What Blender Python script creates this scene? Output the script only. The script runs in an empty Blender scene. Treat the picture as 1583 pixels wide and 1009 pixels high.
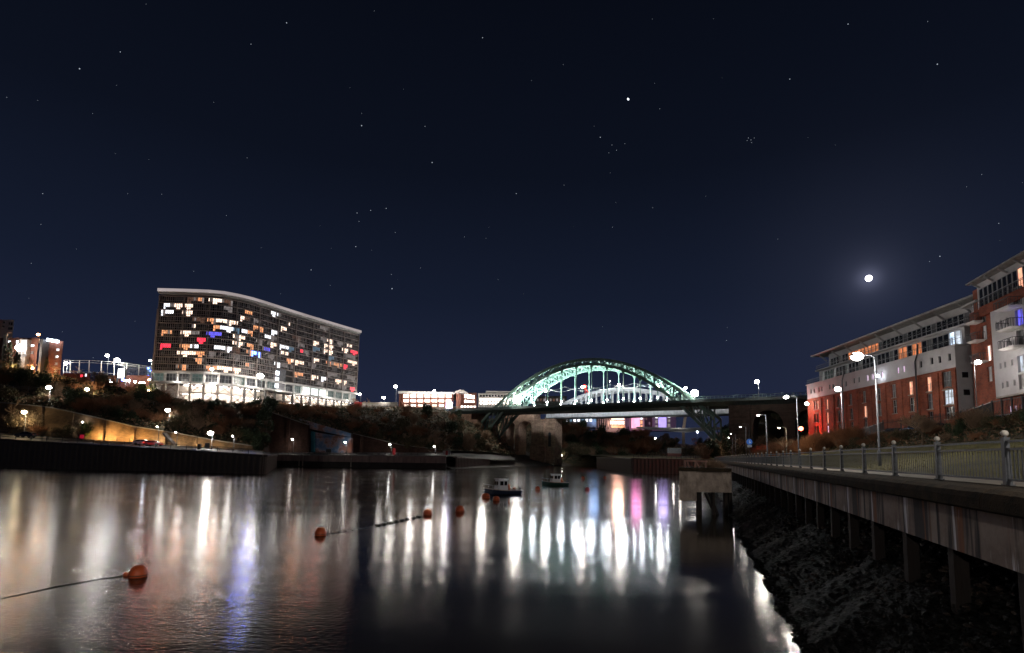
import bpy, bmesh, math, random
from mathutils import Vector, Matrix
R = random.Random(7)
sc = bpy.context.scene
col = sc.collection
H = 5.2                       # eye height over the river (water is z = 0)
FP, CX, CY, HZ, ROLL = 820.0, 791.5, 624.0, 704.0, math.radians(1.0)
PITCH = math.atan((HZ - CY) / FP)
# ------------------------------------------------------------------ camera
cam = bpy.data.cameras.new('camera'); co = bpy.data.objects.new('camera', cam); col.objects.link(co)
CM = Matrix.Rotation(math.pi / 2 + PITCH, 4, 'X') @ Matrix.Rotation(ROLL, 4, 'Z')
co.matrix_world = Matrix.Translation((0, 0, H)) @ CM
cam.sensor_width = 36; cam.lens = FP / 1583 * 36; cam.shift_y = (CY - 504.5) / 1583
cam.clip_start = .1; cam.clip_end = 9000
sc.camera = co
# ------------------------------------------------------------------ sky
w = bpy.data.worlds.new('World'); sc.world = w; w.use_nodes = True
nt = w.node_tree; nt.nodes.clear()
tc = nt.nodes.new('ShaderNodeTexCoord'); sx = nt.nodes.new('ShaderNodeSeparateXYZ')
cr = nt.nodes.new('ShaderNodeValToRGB'); bg = nt.nodes.new('ShaderNodeBackground'); wo = nt.nodes.new('ShaderNodeOutputWorld')
nt.links.new(tc.outputs['Generated'], sx.inputs[0]); nt.links.new(sx.outputs['Z'], cr.inputs[0])
e = cr.color_ramp.elements
e[0].position = 0.0; e[0].color = (.0165, .0222, .0485, 1)
e[1].position = .75; e[1].color = (.0020, .0029, .0064, 1)
for p, c in ((.12, (.0130, .0182, .0425)), (.28, (.0074, .0113, .0262)), (.48, (.0038, .0057, .0128))):
    q = e.new(p); q.color = (*c, 1)
bg.inputs[1].default_value = 1.0
# faint aureole of moonlit air round the moon
MV = None
dp = nt.nodes.new('ShaderNodeVectorMath'); dp.operation = 'DOT_PRODUCT'; nm_ = nt.nodes.new('ShaderNodeVectorMath'); nm_.operation = 'NORMALIZE'
nt.links.new(tc.outputs['Generated'], nm_.inputs[0]); nt.links.new(nm_.outputs[0], dp.inputs[0])
def halo(pw, k):
    a = nt.nodes.new('ShaderNodeMath'); a.operation = 'MAXIMUM'; a.inputs[1].default_value = 0; nt.links.new(dp.outputs['Value'], a.inputs[0])
    b = nt.nodes.new('ShaderNodeMath'); b.operation = 'POWER'; b.inputs[1].default_value = pw; nt.links.new(a.outputs[0], b.inputs[0])
    c = nt.nodes.new('ShaderNodeVectorMath'); c.operation = 'SCALE'; c.inputs[0].default_value = (.62 * k, .66 * k, 1.0 * k); nt.links.new(b.outputs[0], c.inputs['Scale']); return c.outputs[0]
ad1 = nt.nodes.new('ShaderNodeVectorMath'); ad2 = nt.nodes.new('ShaderNodeVectorMath'); ad3 = nt.nodes.new('ShaderNodeVectorMath')
nt.links.new(halo(9000, .10), ad1.inputs[0]); nt.links.new(halo(1200, .03), ad1.inputs[1]); nt.links.new(ad1.outputs[0], ad2.inputs[0]); nt.links.new(halo(90, .012), ad2.inputs[1])
nt.links.new(ad2.outputs[0], ad3.inputs[0]); nt.links.new(cr.outputs[0], ad3.inputs[1]); nt.links.new(ad3.outputs[0], bg.inputs[0])
nt.links.new(bg.outputs[0], wo.inputs[0])
# ------------------------------------------------------------------ moonlight (the one sun lamp)
def ray(px, py):
    return (CM @ Vector(((px - CX) / FP, (CY - py) / FP, -1, 0))).xyz
MOON = ray(1343, 430).normalized(); dp.inputs[1].default_value = MOON
sl = bpy.data.lights.new('moonlight', 'SUN'); sl.energy = .05; sl.angle = math.radians(.5); sl.color = (.8, .88, 1)
so = bpy.data.objects.new('moonlight', sl); col.objects.link(so)
so.rotation_euler = MOON.to_track_quat('Z', 'Y').to_euler()
# ------------------------------------------------------------------ render settings
sc.render.engine = 'CYCLES'
sc.view_settings.view_transform = 'Standard'; sc.view_settings.look = 'None'
sc.view_settings.exposure = 0.0; sc.view_settings.gamma = 1; sc.view_settings.use_curve_mapping = False
cy = sc.cycles
cy.use_denoising = True; cy.use_light_tree = True; cy.max_bounces = 5; cy.diffuse_bounces = 2; cy.glossy_bounces = 4
cy.transmission_bounces = 2; cy.sample_clamp_indirect = 2.5; cy.blur_glossy = 0; cy.caustics_reflective = False; cy.caustics_refractive = False

# ------------------------------------------------------------------ geometry helpers
def V(*a): return Vector(a)
def P(px, py, Y):
    """world point that a photo pixel shows at distance Y down the river"""
    d = ray(px, py); return Vector((d.x / d.y * Y, Y, H + d.z / d.y * Y))
def PZ(px, py, z):
    d = ray(px, py); t = (z - H) / d.z; return Vector((d.x * t, d.y * t, z))
def proj(p):
    q = CM.to_3x3().transposed() @ (Vector(p) - Vector((0, 0, H)))
    return CX - FP * q.x / q.z, CY + FP * q.y / q.z
def lerp(a, b, t): return a + (b - a) * t
def interp(x, xs, ys):
    if x <= xs[0]: return ys[0]
    for i in range(1, len(xs)):
        if x <= xs[i]: return lerp(ys[i - 1], ys[i], (x - xs[i - 1]) / (xs[i] - xs[i - 1]))
    return ys[-1]
class MB:
    def __init__(s): s.v = []; s.f = []; s.m = []; s.smooth = False
    def add(s, vs, fs, mi=0):
        n = len(s.v); s.v += [tuple(v) for v in vs]
        for f in fs: s.f.append([i + n for i in f]); s.m.append(mi)
    def hexa(s, b, t, mi=0):
        s.add(list(b) + list(t), [(3, 2, 1, 0), (4, 5, 6, 7), (0, 1, 5, 4), (1, 2, 6, 5), (2, 3, 7, 6), (3, 0, 4, 7)], mi)
    def box(s, c, d, rz=0, mi=0):
        x, y, z = d[0] / 2, d[1] / 2, d[2] / 2; ca, sa = math.cos(rz), math.sin(rz)
        q = lambda i, j, k: (c[0] + i * x * ca - j * y * sa, c[1] + i * x * sa + j * y * ca, c[2] + k * z)
        s.hexa([q(-1, -1, -1), q(1, -1, -1), q(1, 1, -1), q(-1, 1, -1)], [q(-1, -1, 1), q(1, -1, 1), q(1, 1, 1), q(-1, 1, 1)], mi)
    def bar(s, a, b, wd, ht=None, mi=0):
        """square bar from a to b; wd across, ht up"""
        a = Vector(a); b = Vector(b); ht = ht or wd; d = (b - a)
        if d.length < 1e-6: return
        d.normalize(); up = Vector((0, 0, 1)) if abs(d.z) < .95 else Vector((1, 0, 0))
        x = d.cross(up).normalized() * wd / 2; y = x.cross(d).normalized() * ht / 2
        r = lambda p: [p - x - y, p + x - y, p + x + y, p - x + y]
        s.hexa(r(a), r(b), mi)
    def tube(s, pts, rs, n=6, mi=0, cap=True):
        pts = [Vector(p) for p in pts]; rings = []
        if not isinstance(rs, (list, tuple)): rs = [rs] * len(pts)
        vs = []
        for i, p in enumerate(pts):
            d = (pts[min(i + 1, len(pts) - 1)] - pts[max(i - 1, 0)]).normalized()
            up = Vector((0, 0, 1)) if abs(d.z) < .95 else Vector((1, 0, 0))
            x = d.cross(up).normalized(); y = x.cross(d)
            vs += [p + (x * math.cos(2 * math.pi * k / n) + y * math.sin(2 * math.pi * k / n)) * rs[i] for k in range(n)]
        fs = []
        for i in range(len(pts) - 1):
            for k in range(n):
                a = i * n + k; b = i * n + (k + 1) % n; fs.append((a, b, b + n, a + n))
        if cap: fs += [tuple(range(n))[::-1], tuple(range((len(pts) - 1) * n, len(pts) * n))]
        s.add(vs, fs, mi)
    def lathe(s, c, prof, n=12, mi=0):
        """prof: (radius, z) pairs, bottom to top"""
        vs = []; fs = []
        for r, z in prof:
            vs += [(c[0] + r * math.cos(2 * math.pi * k / n), c[1] + r * math.sin(2 * math.pi * k / n), c[2] + z) for k in range(n)]
        for i in range(len(prof) - 1):
            for k in range(n):
                a = i * n + k; b = i * n + (k + 1) % n; fs.append((a, b, b + n, a + n))
        fs += [tuple(range(n))[::-1], tuple(range((len(prof) - 1) * n, len(prof) * n))]
        s.add(vs, fs, mi)
    def ball(s, c, r, n=10, m=7, mi=0, sq=(1, 1, 1)):
        vs = [(c[0], c[1], c[2] - r * sq[2])]; fs = []
        for i in range(1, m):
            t = -math.pi / 2 + math.pi * i / m
            vs += [(c[0] + r * sq[0] * math.cos(t) * math.cos(2 * math.pi * k / n), c[1] + r * sq[1] * math.cos(t) * math.sin(2 * math.pi * k / n), c[2] + r * sq[2] * math.sin(t)) for k in range(n)]
        vs.append((c[0], c[1], c[2] + r * sq[2])); L = len(vs) - 1
        for k in range(n): fs.append((0, 1 + (k + 1) % n, 1 + k)); fs.append((L, L - n + k, L - n + (k + 1) % n))
        for i in range(m - 2):
            for k in range(n):
                a = 1 + i * n + k; b = 1 + i * n + (k + 1) % n; fs.append((a, b, b + n, a + n))
        s.add(vs, fs, mi)
    def quad(s, a, b, c, d, mi=0): s.add([a, b, c, d], [(0, 1, 2, 3)], mi)
    def prism(s, poly, a, b, mi=0):
        """poly: list of points; extruded by the vector from a to b"""
        d = Vector(b) - Vector(a); n = len(poly); vs = [Vector(p) for p in poly]; vs += [v + d for v in vs]
        s.add(vs, [tuple(range(n))[::-1], tuple(range(n, 2 * n))] + [(i, (i + 1) % n, (i + 1) % n + n, i + n) for i in range(n)], mi)
    def mesh(s, name, mats, org=None):
        me = bpy.data.meshes.new(name)
        vs = s.v if org is None else [(a - org[0], b - org[1], c - org[2]) for a, b, c in s.v]
        me.from_pydata(vs, [], s.f)
        for m in (mats if isinstance(mats, (list, tuple)) else [mats]): me.materials.append(m)
        if any(s.m): me.polygons.foreach_set('material_index', s.m)
        if s.smooth: me.polygons.foreach_set('use_smooth', [True] * len(s.f))
        me.update(); return me
def put(name, me, parent=None, loc=(0, 0, 0), rz=0, scl=None):
    o = bpy.data.objects.new(name, me); col.objects.link(o); o.location = loc; o.rotation_euler = (0, 0, rz)
    if scl: o.scale = scl
    if parent: o.parent = parent
    return o
def tag(o, label=None, cat=None, group=None, kind=None):
    if label: o['label'] = label
    if cat: o['category'] = cat
    if group: o['group'] = group
    if kind: o['kind'] = kind
    return o
def thing(name, label, cat, loc, rz=0, group=None):
    o = bpy.data.objects.new(name, None); col.objects.link(o); o.empty_display_size = .3
    o.location = loc; o.rotation_euler = (0, 0, rz); return tag(o, label, cat, group)
def part(name, mb, mats, parent, world=True, label=None, kind=None):
    """a part; mb holds world coordinates unless world=False (then local to the parent)"""
    o = put(name, mb.mesh(name, mats, parent.location if world and parent else None), parent)
    return tag(o, label, kind=kind)
def struct(name, mb, mats): return tag(put(name, mb.mesh(name, mats)), kind='structure')
def stuff(name, label, cat, mb, mats): return tag(put(name, mb.mesh(name, mats)), label, cat, kind='stuff')
KIDS = {}
def copy_tree(o, loc, rz=0, scl=None, label=None, group=None):
    c = o.copy(); col.objects.link(c); c.location = loc; c.rotation_euler = (0, 0, rz)
    if scl: c.scale = scl
    if label: c['label'] = label
    if group: c['group'] = group
    for k in KIDS.setdefault(o.name, list(o.children)):
        d = k.copy(); col.objects.link(d); d.parent = c
        for g in KIDS.setdefault(k.name, list(k.children)):
            x = g.copy(); col.objects.link(x); x.parent = d
    return c

# ------------------------------------------------------------------ materials
MC = {}
def mat(name, c, rough=.8, var=.35, scale=1.5, bump=0., metal=0., c2=None, stretch=(1, 1, 1), spec=.4, bscale=None, coords='Object'):
    if name in MC: return MC[name]
    m = bpy.data.materials.new(name); m.use_nodes = True; n = m.node_tree.nodes; l = m.node_tree.links
    b = n['Principled BSDF']; b.inputs['Roughness'].default_value = rough; b.inputs['Metallic'].default_value = metal
    b.inputs['Specular IOR Level'].default_value = spec
    tc = n.new('ShaderNodeTexCoord'); mp = n.new('ShaderNodeMapping'); mp.inputs['Scale'].default_value = stretch
    l.new(tc.outputs[coords], mp.inputs[0])
    nz = n.new('ShaderNodeTexNoise'); nz.inputs['Scale'].default_value = scale; nz.inputs['Detail'].default_value = 6; nz.inputs['Roughness'].default_value = .65
    l.new(mp.outputs[0], nz.inputs[0])
    rp = n.new('ShaderNodeValToRGB'); rp.color_ramp.elements[0].position = .32; rp.color_ramp.elements[1].position = .68
    d = c2 if c2 else tuple(x * (1 - var) for x in c)
    u = c if c2 else tuple(min(1, x * (1 + var * .5)) for x in c)
    rp.color_ramp.elements[0].color = (*d, 1); rp.color_ramp.elements[1].color = (*u, 1)
    l.new(nz.outputs[0], rp.inputs[0]); l.new(rp.outputs[0], b.inputs['Base Color'])
    if bump:
        bp = n.new('ShaderNodeBump'); bp.inputs['Strength'].default_value = min(1, bump); bp.inputs['Distance'].default_value = .05
        nb = n.new('ShaderNodeTexNoise'); nb.inputs['Scale'].default_value = bscale or scale * 6; nb.inputs['Detail'].default_value = 5
        l.new(mp.outputs[0], nb.inputs[0]); l.new(nb.outputs[0], bp.inputs['Height']); l.new(bp.outputs[0], b.inputs['Normal'])
    MC[name] = m; return m
def emit(name, c, s, pattern=0., scale=1.2):
    """a light-giving surface; pattern > 0 breaks a lit room up into brighter and darker bits"""
    if name in MC: return MC[name]
    m = bpy.data.materials.new(name); m.use_nodes = True; n = m.node_tree.nodes; l = m.node_tree.links
    b = n['Principled BSDF']; b.inputs['Base Color'].default_value = (.02, .02, .02, 1); b.inputs['Roughness'].default_value = .3
    b.inputs['Emission Color'].default_value = (*c, 1); b.inputs['Emission Strength'].default_value = s
    if pattern:
        tc = n.new('ShaderNodeTexCoord'); mp = n.new('ShaderNodeMapping'); mp.inputs['Scale'].default_value = (1, 1, .8)
        l.new(tc.outputs['Object'], mp.inputs[0])
        vz = n.new('ShaderNodeTexVoronoi'); vz.inputs['Scale'].default_value = scale; vz.distance = 'CHEBYCHEV'
        oi = n.new('ShaderNodeObjectInfo'); ad = n.new('ShaderNodeVectorMath'); ad.operation = 'ADD'
        sc_ = n.new('ShaderNodeVectorMath'); sc_.operation = 'SCALE'; sc_.inputs['Scale'].default_value = 37.0
        l.new(oi.outputs['Random'], sc_.inputs[0]); l.new(mp.outputs[0], ad.inputs[0]); l.new(sc_.outputs[0], ad.inputs[1]); l.new(ad.outputs[0], vz.inputs[0])
        mr = n.new('ShaderNodeMapRange'); mr.inputs['From Min'].default_value = 0; mr.inputs['From Max'].default_value = .75
        mr.inputs['To Min'].default_value = s * (1 + pattern * .4); mr.inputs['To Max'].default_value = s * (1 - pattern)
        l.new(vz.outputs['Distance'], mr.inputs[0]); l.new(mr.outputs[0], b.inputs['Emission Strength'])
    MC[name] = m; return m
def glass(name, c=(.012, .015, .02), rough=.12):
    return mat(name, c, rough, .2, .8, spec=.6)

def brick_mat(name, c, c2, mortar, bw=.9, rh=.3, warm=.0):
    if name in MC: return MC[name]
    m = bpy.data.materials.new(name); m.use_nodes = True; n = m.node_tree.nodes; l = m.node_tree.links
    b = n['Principled BSDF']; b.inputs['Roughness'].default_value = .9; b.inputs['Specular IOR Level'].default_value = .2
    tc = n.new('ShaderNodeTexCoord'); sp = n.new('ShaderNodeSeparateXYZ'); l.new(tc.outputs['Object'], sp.inputs[0])
    a = n.new('ShaderNodeMath'); a.operation = 'ADD'; l.new(sp.outputs['X'], a.inputs[0]); l.new(sp.outputs['Y'], a.inputs[1])
    cb = n.new('ShaderNodeCombineXYZ'); l.new(a.outputs[0], cb.inputs[0]); l.new(sp.outputs['Z'], cb.inputs[1])
    br = n.new('ShaderNodeTexBrick'); br.inputs['Scale'].default_value = 1; br.inputs['Brick Width'].default_value = bw; br.inputs['Row Height'].default_value = rh
    br.inputs['Mortar Size'].default_value = .02; br.inputs['Color1'].default_value = (*c, 1); br.inputs['Color2'].default_value = (*c2, 1); br.inputs['Mortar'].default_value = (*mortar, 1)
    br.inputs['Bias'].default_value = -.2
    l.new(cb.outputs[0], br.inputs[0])
    nz = n.new('ShaderNodeTexNoise'); nz.inputs['Scale'].default_value = .45; nz.inputs['Detail'].default_value = 8; nz.inputs['Roughness'].default_value = .7; l.new(tc.outputs['Object'], nz.inputs[0])
    mr = n.new('ShaderNodeMapRange'); mr.inputs['From Min'].default_value = .3; mr.inputs['From Max'].default_value = .7; mr.inputs['To Min'].default_value = .5; mr.inputs['To Max'].default_value = 1.25
    l.new(nz.outputs[0], mr.inputs[0])
    mx = n.new('ShaderNodeVectorMath'); mx.operation = 'SCALE'; l.new(br.outputs[0], mx.inputs[0]); l.new(mr.outputs[0], mx.inputs['Scale'])
    l.new(mx.outputs[0], b.inputs['Base Color'])
    bp = n.new('ShaderNodeBump'); bp.inputs['Strength'].default_value = .5; bp.inputs['Distance'].default_value = .03; l.new(br.outputs['Fac'], bp.inputs['Height']); bp.invert = True
    l.new(bp.outputs[0], b.inputs['Normal']); MC[name] = m; return m

STEEL = mat('painted_steel_grey', (.055, .06, .07), .55, .45, 6, .1)
DARKST = mat('dark_painted_steel', (.035, .037, .042), .5, .3, 4)
CONC = mat('concrete', (.27, .25, .23), .85, .35, .8, .4)
DARKG = glass('dark_window_glass')
GLASS2 = mat('curtained_window_glass', (.07, .075, .085), .3, .6, .6, spec=.6)
FRAME = mat('window_frame_grey', (.3, .3, .31), .5, .2, 3)
WHITEP = mat('white_render', (.42, .41, .43), .8, .18, .35, .1)
EMW = emit('lamp_white', (1, .93, .84), 60)
EMC = emit('lamp_cool', (.88, .93, 1), 60)
EMO = emit('lamp_orange', (1, .45, .16), 40)
EMR = emit('lamp_red', (1, .06, .03), 50)
LCOL = {'w': (1, .93, .84), 'c': (.85, .92, 1), 'o': (1, .55, .25), 'r': (1, .06, .03), 'y': (1, .74, .42), 'g': (1, .6, .22)}
LMAT = {'w': EMW, 'c': EMC, 'o': EMO, 'r': EMR, 'y': emit('lamp_yellow', (1, .8, .5), 50)}
def bulb(parent, loc, power, kind='w', r=.15, world=True, spot=None, aim=None):
    L = bpy.data.lights.new('bulb', 'SPOT' if spot else 'POINT'); L.energy = power; L.color = LCOL[kind]; L.shadow_soft_size = r
    if spot: L.spot_size = math.radians(spot); L.spot_blend = .6
    o = bpy.data.objects.new('bulb', L); col.objects.link(o)
    if parent:
        o.parent = parent; o.location = Vector(loc) - Vector(parent.location) if world else loc
    else: o.location = loc
    if aim is not None:
        o.rotation_euler = (Vector(aim) - Vector(loc)).to_track_quat('-Z', 'Y').to_euler()
    return o
def street_lamp(base, top, label, power=800, kind='w', glow=.22, side=-1, arm=.8, name='street_lamp', group='lit street lamps', lit=True, cat='street lamp', rp=.055, az=0., spot=None):
    """tapered column, short outreach arm, flat lantern with a glowing lens"""
    h = top - base[2]
    t = thing(name, label, cat, base, az, group)
    b = MB(); b.tube([(0, 0, -.3), (0, 0, .9), (0, 0, .95), (0, 0, h)], [rp * 1.7, rp * 1.7, rp * 1.1, rp * .8], 8); b.smooth = True
    part('column', b, STEEL, t, False)
    b = MB(); b.tube([(0, 0, h - .05), (side * arm * .3, 0, h + .1), (side * arm, 0, h + .13)], rp * .6, 6); part('outreach_arm', b, STEEL, t, False)
    b = MB(); x = side * (arm + .25)
    b.hexa([(x - .36, -.14, h + .04), (x + .36, -.14, h + .04), (x + .36, .14, h + .04), (x - .36, .14, h + .04)],
           [(x - .28, -.1, h + .17), (x + .28, -.1, h + .17), (x + .28, .1, h + .17), (x - .28, .1, h + .17)])
    lan = part('lantern', b, DARKST, t, False)
    if lit:
        b = MB(); b.ball((x, 0, h + .02), glow, 12, 8, sq=(1.1, 1, .8)); b.smooth = True
        part('lens', b, LMAT[kind], lan, False)
        bulb(t, (x, 0, h - glow - .18), power, kind, .12, False, spot=spot)
    return t
# ================================================================== THE SETTING
# ---- frame of the promenade: s runs along the right-hand quay, l away from the river, z above eye level
WD = ray(1074, 708.93); WD.z = 0; WD.normalize(); WN = Vector((WD.y, -WD.x, 0))
WAZ = math.atan2(WD.y, WD.x)
def W(s, l, z): return Vector((WD.x * s + WN.x * l, WD.y * s + WN.y * l, H + z))
def zr(s, l):
    """height of the right bank above eye level"""
    k = interp(s, [-30, 95, 150, 220], [1, 1, .75, .25])
    z = interp(l, [0, 8.9, 9.3, 18, 26, 42], [-.47, -.47, -.43, 1.45, 4.1, 5.0])
    return z if z < 0 else z * k
def rb(px, py):
    d = ray(px, py); t = 12.
    while t < 230:
        p = Vector((d.x * t, d.y * t, 0)); s = p.dot(WD); l = p.dot(WN)
        if l > 8.9 and d.z * t < zr(s, l): break
        t += .15
    return W(s, l, zr(s, l))
# ---- river
def water_mat():
    m = bpy.data.materials.new('river_water'); m.use_nodes = True; n = m.node_tree.nodes; l = m.node_tree.links
    b = n['Principled BSDF']; b.inputs['Base Color'].default_value = (.012, .010, .007, 1); b.inputs['IOR'].default_value = 1.29
    b.inputs['Specular IOR Level'].default_value = .38
    tc = n.new('ShaderNodeTexCoord')
    def noise(scale, st, rot=0., det=3):
        mp = n.new('ShaderNodeMapping'); mp.inputs['Scale'].default_value = st; mp.inputs['Rotation'].default_value = (0, 0, rot)
        l.new(tc.outputs['Object'], mp.inputs[0]); z = n.new('ShaderNodeTexNoise'); z.inputs['Scale'].default_value = scale; z.inputs['Detail'].default_value = det
        l.new(mp.outputs[0], z.inputs[0]); return z.outputs[0]
    big = noise(.035, (1, 4.5, 1), .15, 5)     # slack and running water
    mr = n.new('ShaderNodeMapRange'); mr.inputs['From Min'].default_value = .35; mr.inputs['From Max'].default_value = .65
    mr.inputs['To Min'].default_value = .09; mr.inputs['To Max'].default_value = .15; l.new(big, mr.inputs[0])
    sp = n.new('ShaderNodeSeparateXYZ'); l.new(tc.outputs['Object'], sp.inputs[0]); m2 = n.new('ShaderNodeMapRange'); m2.inputs['From Min'].default_value = -5; m2.inputs['From Max'].default_value = -45; m2.inputs['To Max'].default_value = .055; l.new(sp.outputs['X'], m2.inputs[0])   # the left channel runs faster
    ar = n.new('ShaderNodeMath'); ar.operation = 'ADD'; l.new(mr.outputs[0], ar.inputs[0]); l.new(m2.outputs[0], ar.inputs[1]); l.new(ar.outputs[0], b.inputs['Roughness'])
    f1 = noise(4.2, (1, 1.6, 1), .2, 4); f2 = noise(15, (1, 1.4, 1), -.3, 3); f3 = noise(.12, (1, 5, 1), .1, 4)
    a = n.new('ShaderNodeMath'); a.operation = 'MULTIPLY_ADD'; a.inputs[1].default_value = .3; l.new(f2, a.inputs[0]); l.new(f1, a.inputs[2])
    a2 = n.new('ShaderNodeMath'); a2.operation = 'MULTIPLY_ADD'; a2.inputs[1].default_value = 1.6; l.new(f3, a2.inputs[0]); l.new(a.outputs[0], a2.inputs[2])
    bp = n.new('ShaderNodeBump'); bp.inputs['Distance'].default_value = .035
    ms = n.new('ShaderNodeMapRange'); ms.inputs['From Min'].default_value = 8; ms.inputs['From Max'].default_value = 50; ms.inputs['To Min'].default_value = .42; ms.inputs['To Max'].default_value = .05; l.new(sp.outputs['Y'], ms.inputs[0])
    mq = n.new('ShaderNodeMapRange'); mq.inputs['From Min'].default_value = 2; mq.inputs['From Max'].default_value = -12; mq.inputs['To Min'].default_value = .3; mq.inputs['To Max'].default_value = 1; l.new(sp.outputs['X'], mq.inputs[0])
    mm = n.new('ShaderNodeMath'); mm.operation = 'MULTIPLY'; l.new(ms.outputs[0], mm.inputs[0])
    dl = n.new('ShaderNodeVectorMath'); dl.operation = 'DOT_PRODUCT'; dl.inputs[1].default_value = WN; l.new(tc.outputs['Object'], dl.inputs[0])   # ruffled shallows along the mud
    me = n.new('ShaderNodeMapRange'); me.inputs['From Min'].default_value = -.6; me.inputs['From Max'].default_value = 2.2; me.inputs['To Max'].default_value = .55; l.new(dl.outputs['Value'], me.inputs[0])
    mx_ = n.new('ShaderNodeMath'); mx_.operation = 'MAXIMUM'; l.new(mq.outputs[0], mx_.inputs[0]); l.new(me.outputs[0], mx_.inputs[1]); l.new(mx_.outputs[0], mm.inputs[1]); l.new(mm.outputs[0], bp.inputs['Strength'])
    l.new(a2.outputs[0], bp.inputs['Height']); l.new(bp.outputs[0], b.inputs['Normal'])
    return m
b = MB(); b.quad((-900, -120, 0), (600, -120, 0), (600, 700, 0), (-900, 700, 0)); struct('river_water', b, water_mat())
# ---- far ground, reaches the horizon
EARTH = mat('dark_earth', (.05, .042, .03), .95, .5, .25, .5)
b = MB()
b.quad((-3000, 420, 6), (3000, 420, 6), (5000, 6000, 6), (-5000, 6000, 6)); struct('far_ground', b, EARTH)

# ---- left bank: rows of ground lines, from the quay edge up to the plateau behind the cliff top
PXS = [-260, -120, 0, 80, 145, 210, 276, 340, 408, 415, 480, 545, 620, 690, 760, 800]
Y0 = [141, 138, 133, 131.5, 130, 128, 126, 124.5, 123, 185, 185, 186, 190, 195, 232, 262]
R0 = [661, 670, 678, 682.5, 686, 690, 694, 698, 703, 703, 703.4, 703.8, 704.2, 704.8, 710, 711]
Y1 = [153, 151, 148, 148, 148, 150, 152, 155, 160, 190, 195, 200, 205, 215, 250, 275]
R1 = [656, 662, 668, 674, 679, 683.5, 688, 692.5, 697, 699, 699, 699, 699, 699, 702, 707]
R2 = [598, 612, 622.5, 630, 644, 660, 670, 682, 692, 636, 658, 670, 688, 696, 699, 705]
Y3 = [165, 165, 165, 166, 168, 170, 172, 176, 182, 208, 212, 216, 225, 232, 262, 285]
R3 = [590, 598, 606, 612, 618, 627, 640, 650, 660, 632, 638, 650, 662, 672, 690, 706]
Y4 = [188, 185, 180, 182, 186, 191, 194, 200, 206, 236, 250, 262, 270, 280, 290, 300]
R4 = [560, 566, 571, 578, 590, 606, 619, 622, 624, 627, 628, 628, 629, 634, 668, 700]
def hz(px): return HZ + math.tan(ROLL) * (px - CX)
def hrow(r, px):
    Ys = [Y0, Y1, [y + .7 for y in Y1], Y3, Y4]; Rs = [R0, R1, R2, R3, R4]
    if r <= 4: return P(px, interp(px, PXS, Rs[r]), interp(px, PXS, Ys[r]))
    p = hrow(4, px); k = (1.45, 3.5)[r - 5]; return Vector((p.x * k, p.y * k, p.z + (r - 4) * .6))
def hill(px, r):
    i = min(int(r), 5); return hrow(i, px).lerp(hrow(i + 1, px), r - i)
def hb(px, py, rmin=0.):
    """point of the left bank seen at a photo pixel"""
    r = rmin
    while r < 4.0:
        if proj(hill(px, r))[1] <= py: return hill(px, r)
        r += .02
    return hill(px, 4.)
def hgrid(name, rows, m, px0=-260, px1=800, step=6, sub=6, rough=.35, seed=3):
    rr = random.Random(seed); b = MB(); cols = []; x = px0
    while x <= px1: cols.append(x); x += step
    rs = [rows[0] + (rows[1] - rows[0]) * i / sub for i in range(sub + 1)]
    vs = []
    for r in rs:
        for x in cols:
            p = hill(x, r); k = rough if 0 < r - rows[0] < rows[1] - rows[0] - .01 else 0
            vs.append(p + Vector((rr.uniform(-k, k), rr.uniform(-k, k), rr.uniform(-k, k))))
    n = len(cols); fs = [(j * n + i, j * n + i + 1, (j + 1) * n + i + 1, (j + 1) * n + i) for j in range(sub) for i in range(n - 1)]
    b.add(vs, fs); return struct(name, b, m)
ASPH = mat('asphalt', (.055, .052, .05), .7, .35, 2.5, .2)
HILLM = mat('hillside_earth', (.085, .06, .037), .95, .5, .18, .6, c2=(.035, .038, .02), bscale=2.5)
PLATM = mat('car_park_ground', (.12, .11, .1), .9, .3, .3)
hgrid('quay_road', (0, 1), ASPH, sub=3, rough=0)
hgrid('left_hillside', (2, 4), HILLM, sub=14, rough=.6)
hgrid('left_plateau', (4, 6), PLATM, sub=2, rough=0)
# ---- far river bank behind the bridges (hill with scrub)
def fz(x, y):
    px = CX + x / y * 820
    top = interp(px, [780, 850, 880, 905, 945, 1000, 1030, 1080, 1140, 1300], [27, 26, 22, 20, 16, 16, 12, 9, 9, 10])
    t = max(0, min(1, (y - 318) / 70)); return -4.6 + (top + 4.6) * (t ** .8)
b = MB(); vs = []; nx, ny = 60, 14
for j in range(ny + 1):
    for i in range(nx + 1):
        y = 312 + 110 * j / ny; x = -80 + 300 * i / nx
        vs.append((x, y + math.sin(x * .08) * 4, H + fz(x, y) + (R.uniform(-.4, .4) if 0 < j else -1.2)))
b.add(vs, [(j * (nx + 1) + i, j * (nx + 1) + i + 1, (j + 1) * (nx + 1) + i + 1, (j + 1) * (nx + 1) + i) for j in range(ny) for i in range(nx)])
struct('far_bank', b, HILLM)
b = MB()                                           # left shore running under the bridge down to the water
sh = [(690, 196, 706), (740, 222, 712), (790, 255, 716), (830, 290, 717), (880, 318, 716), (960, 335, 716)]
vs = []
for px, Y, py in sh:
    p = P(px, py, Y); q = p + Vector((-14, 22, 5.5)); vs += [(p.x + 3, p.y - 3, -.3), (p.x, p.y, .7), q, (q.x - 26, q.y + 22, q.z + 11)]
b.add(vs, [(i * 4 + k, i * 4 + 4 + k, i * 4 + 5 + k, i * 4 + 1 + k) for i in range(len(sh) - 1) for k in range(3)])
struct('river_shore', b, mat('shore_mud', (.07, .06, .05), .8, .4, .4, .5))
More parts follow.
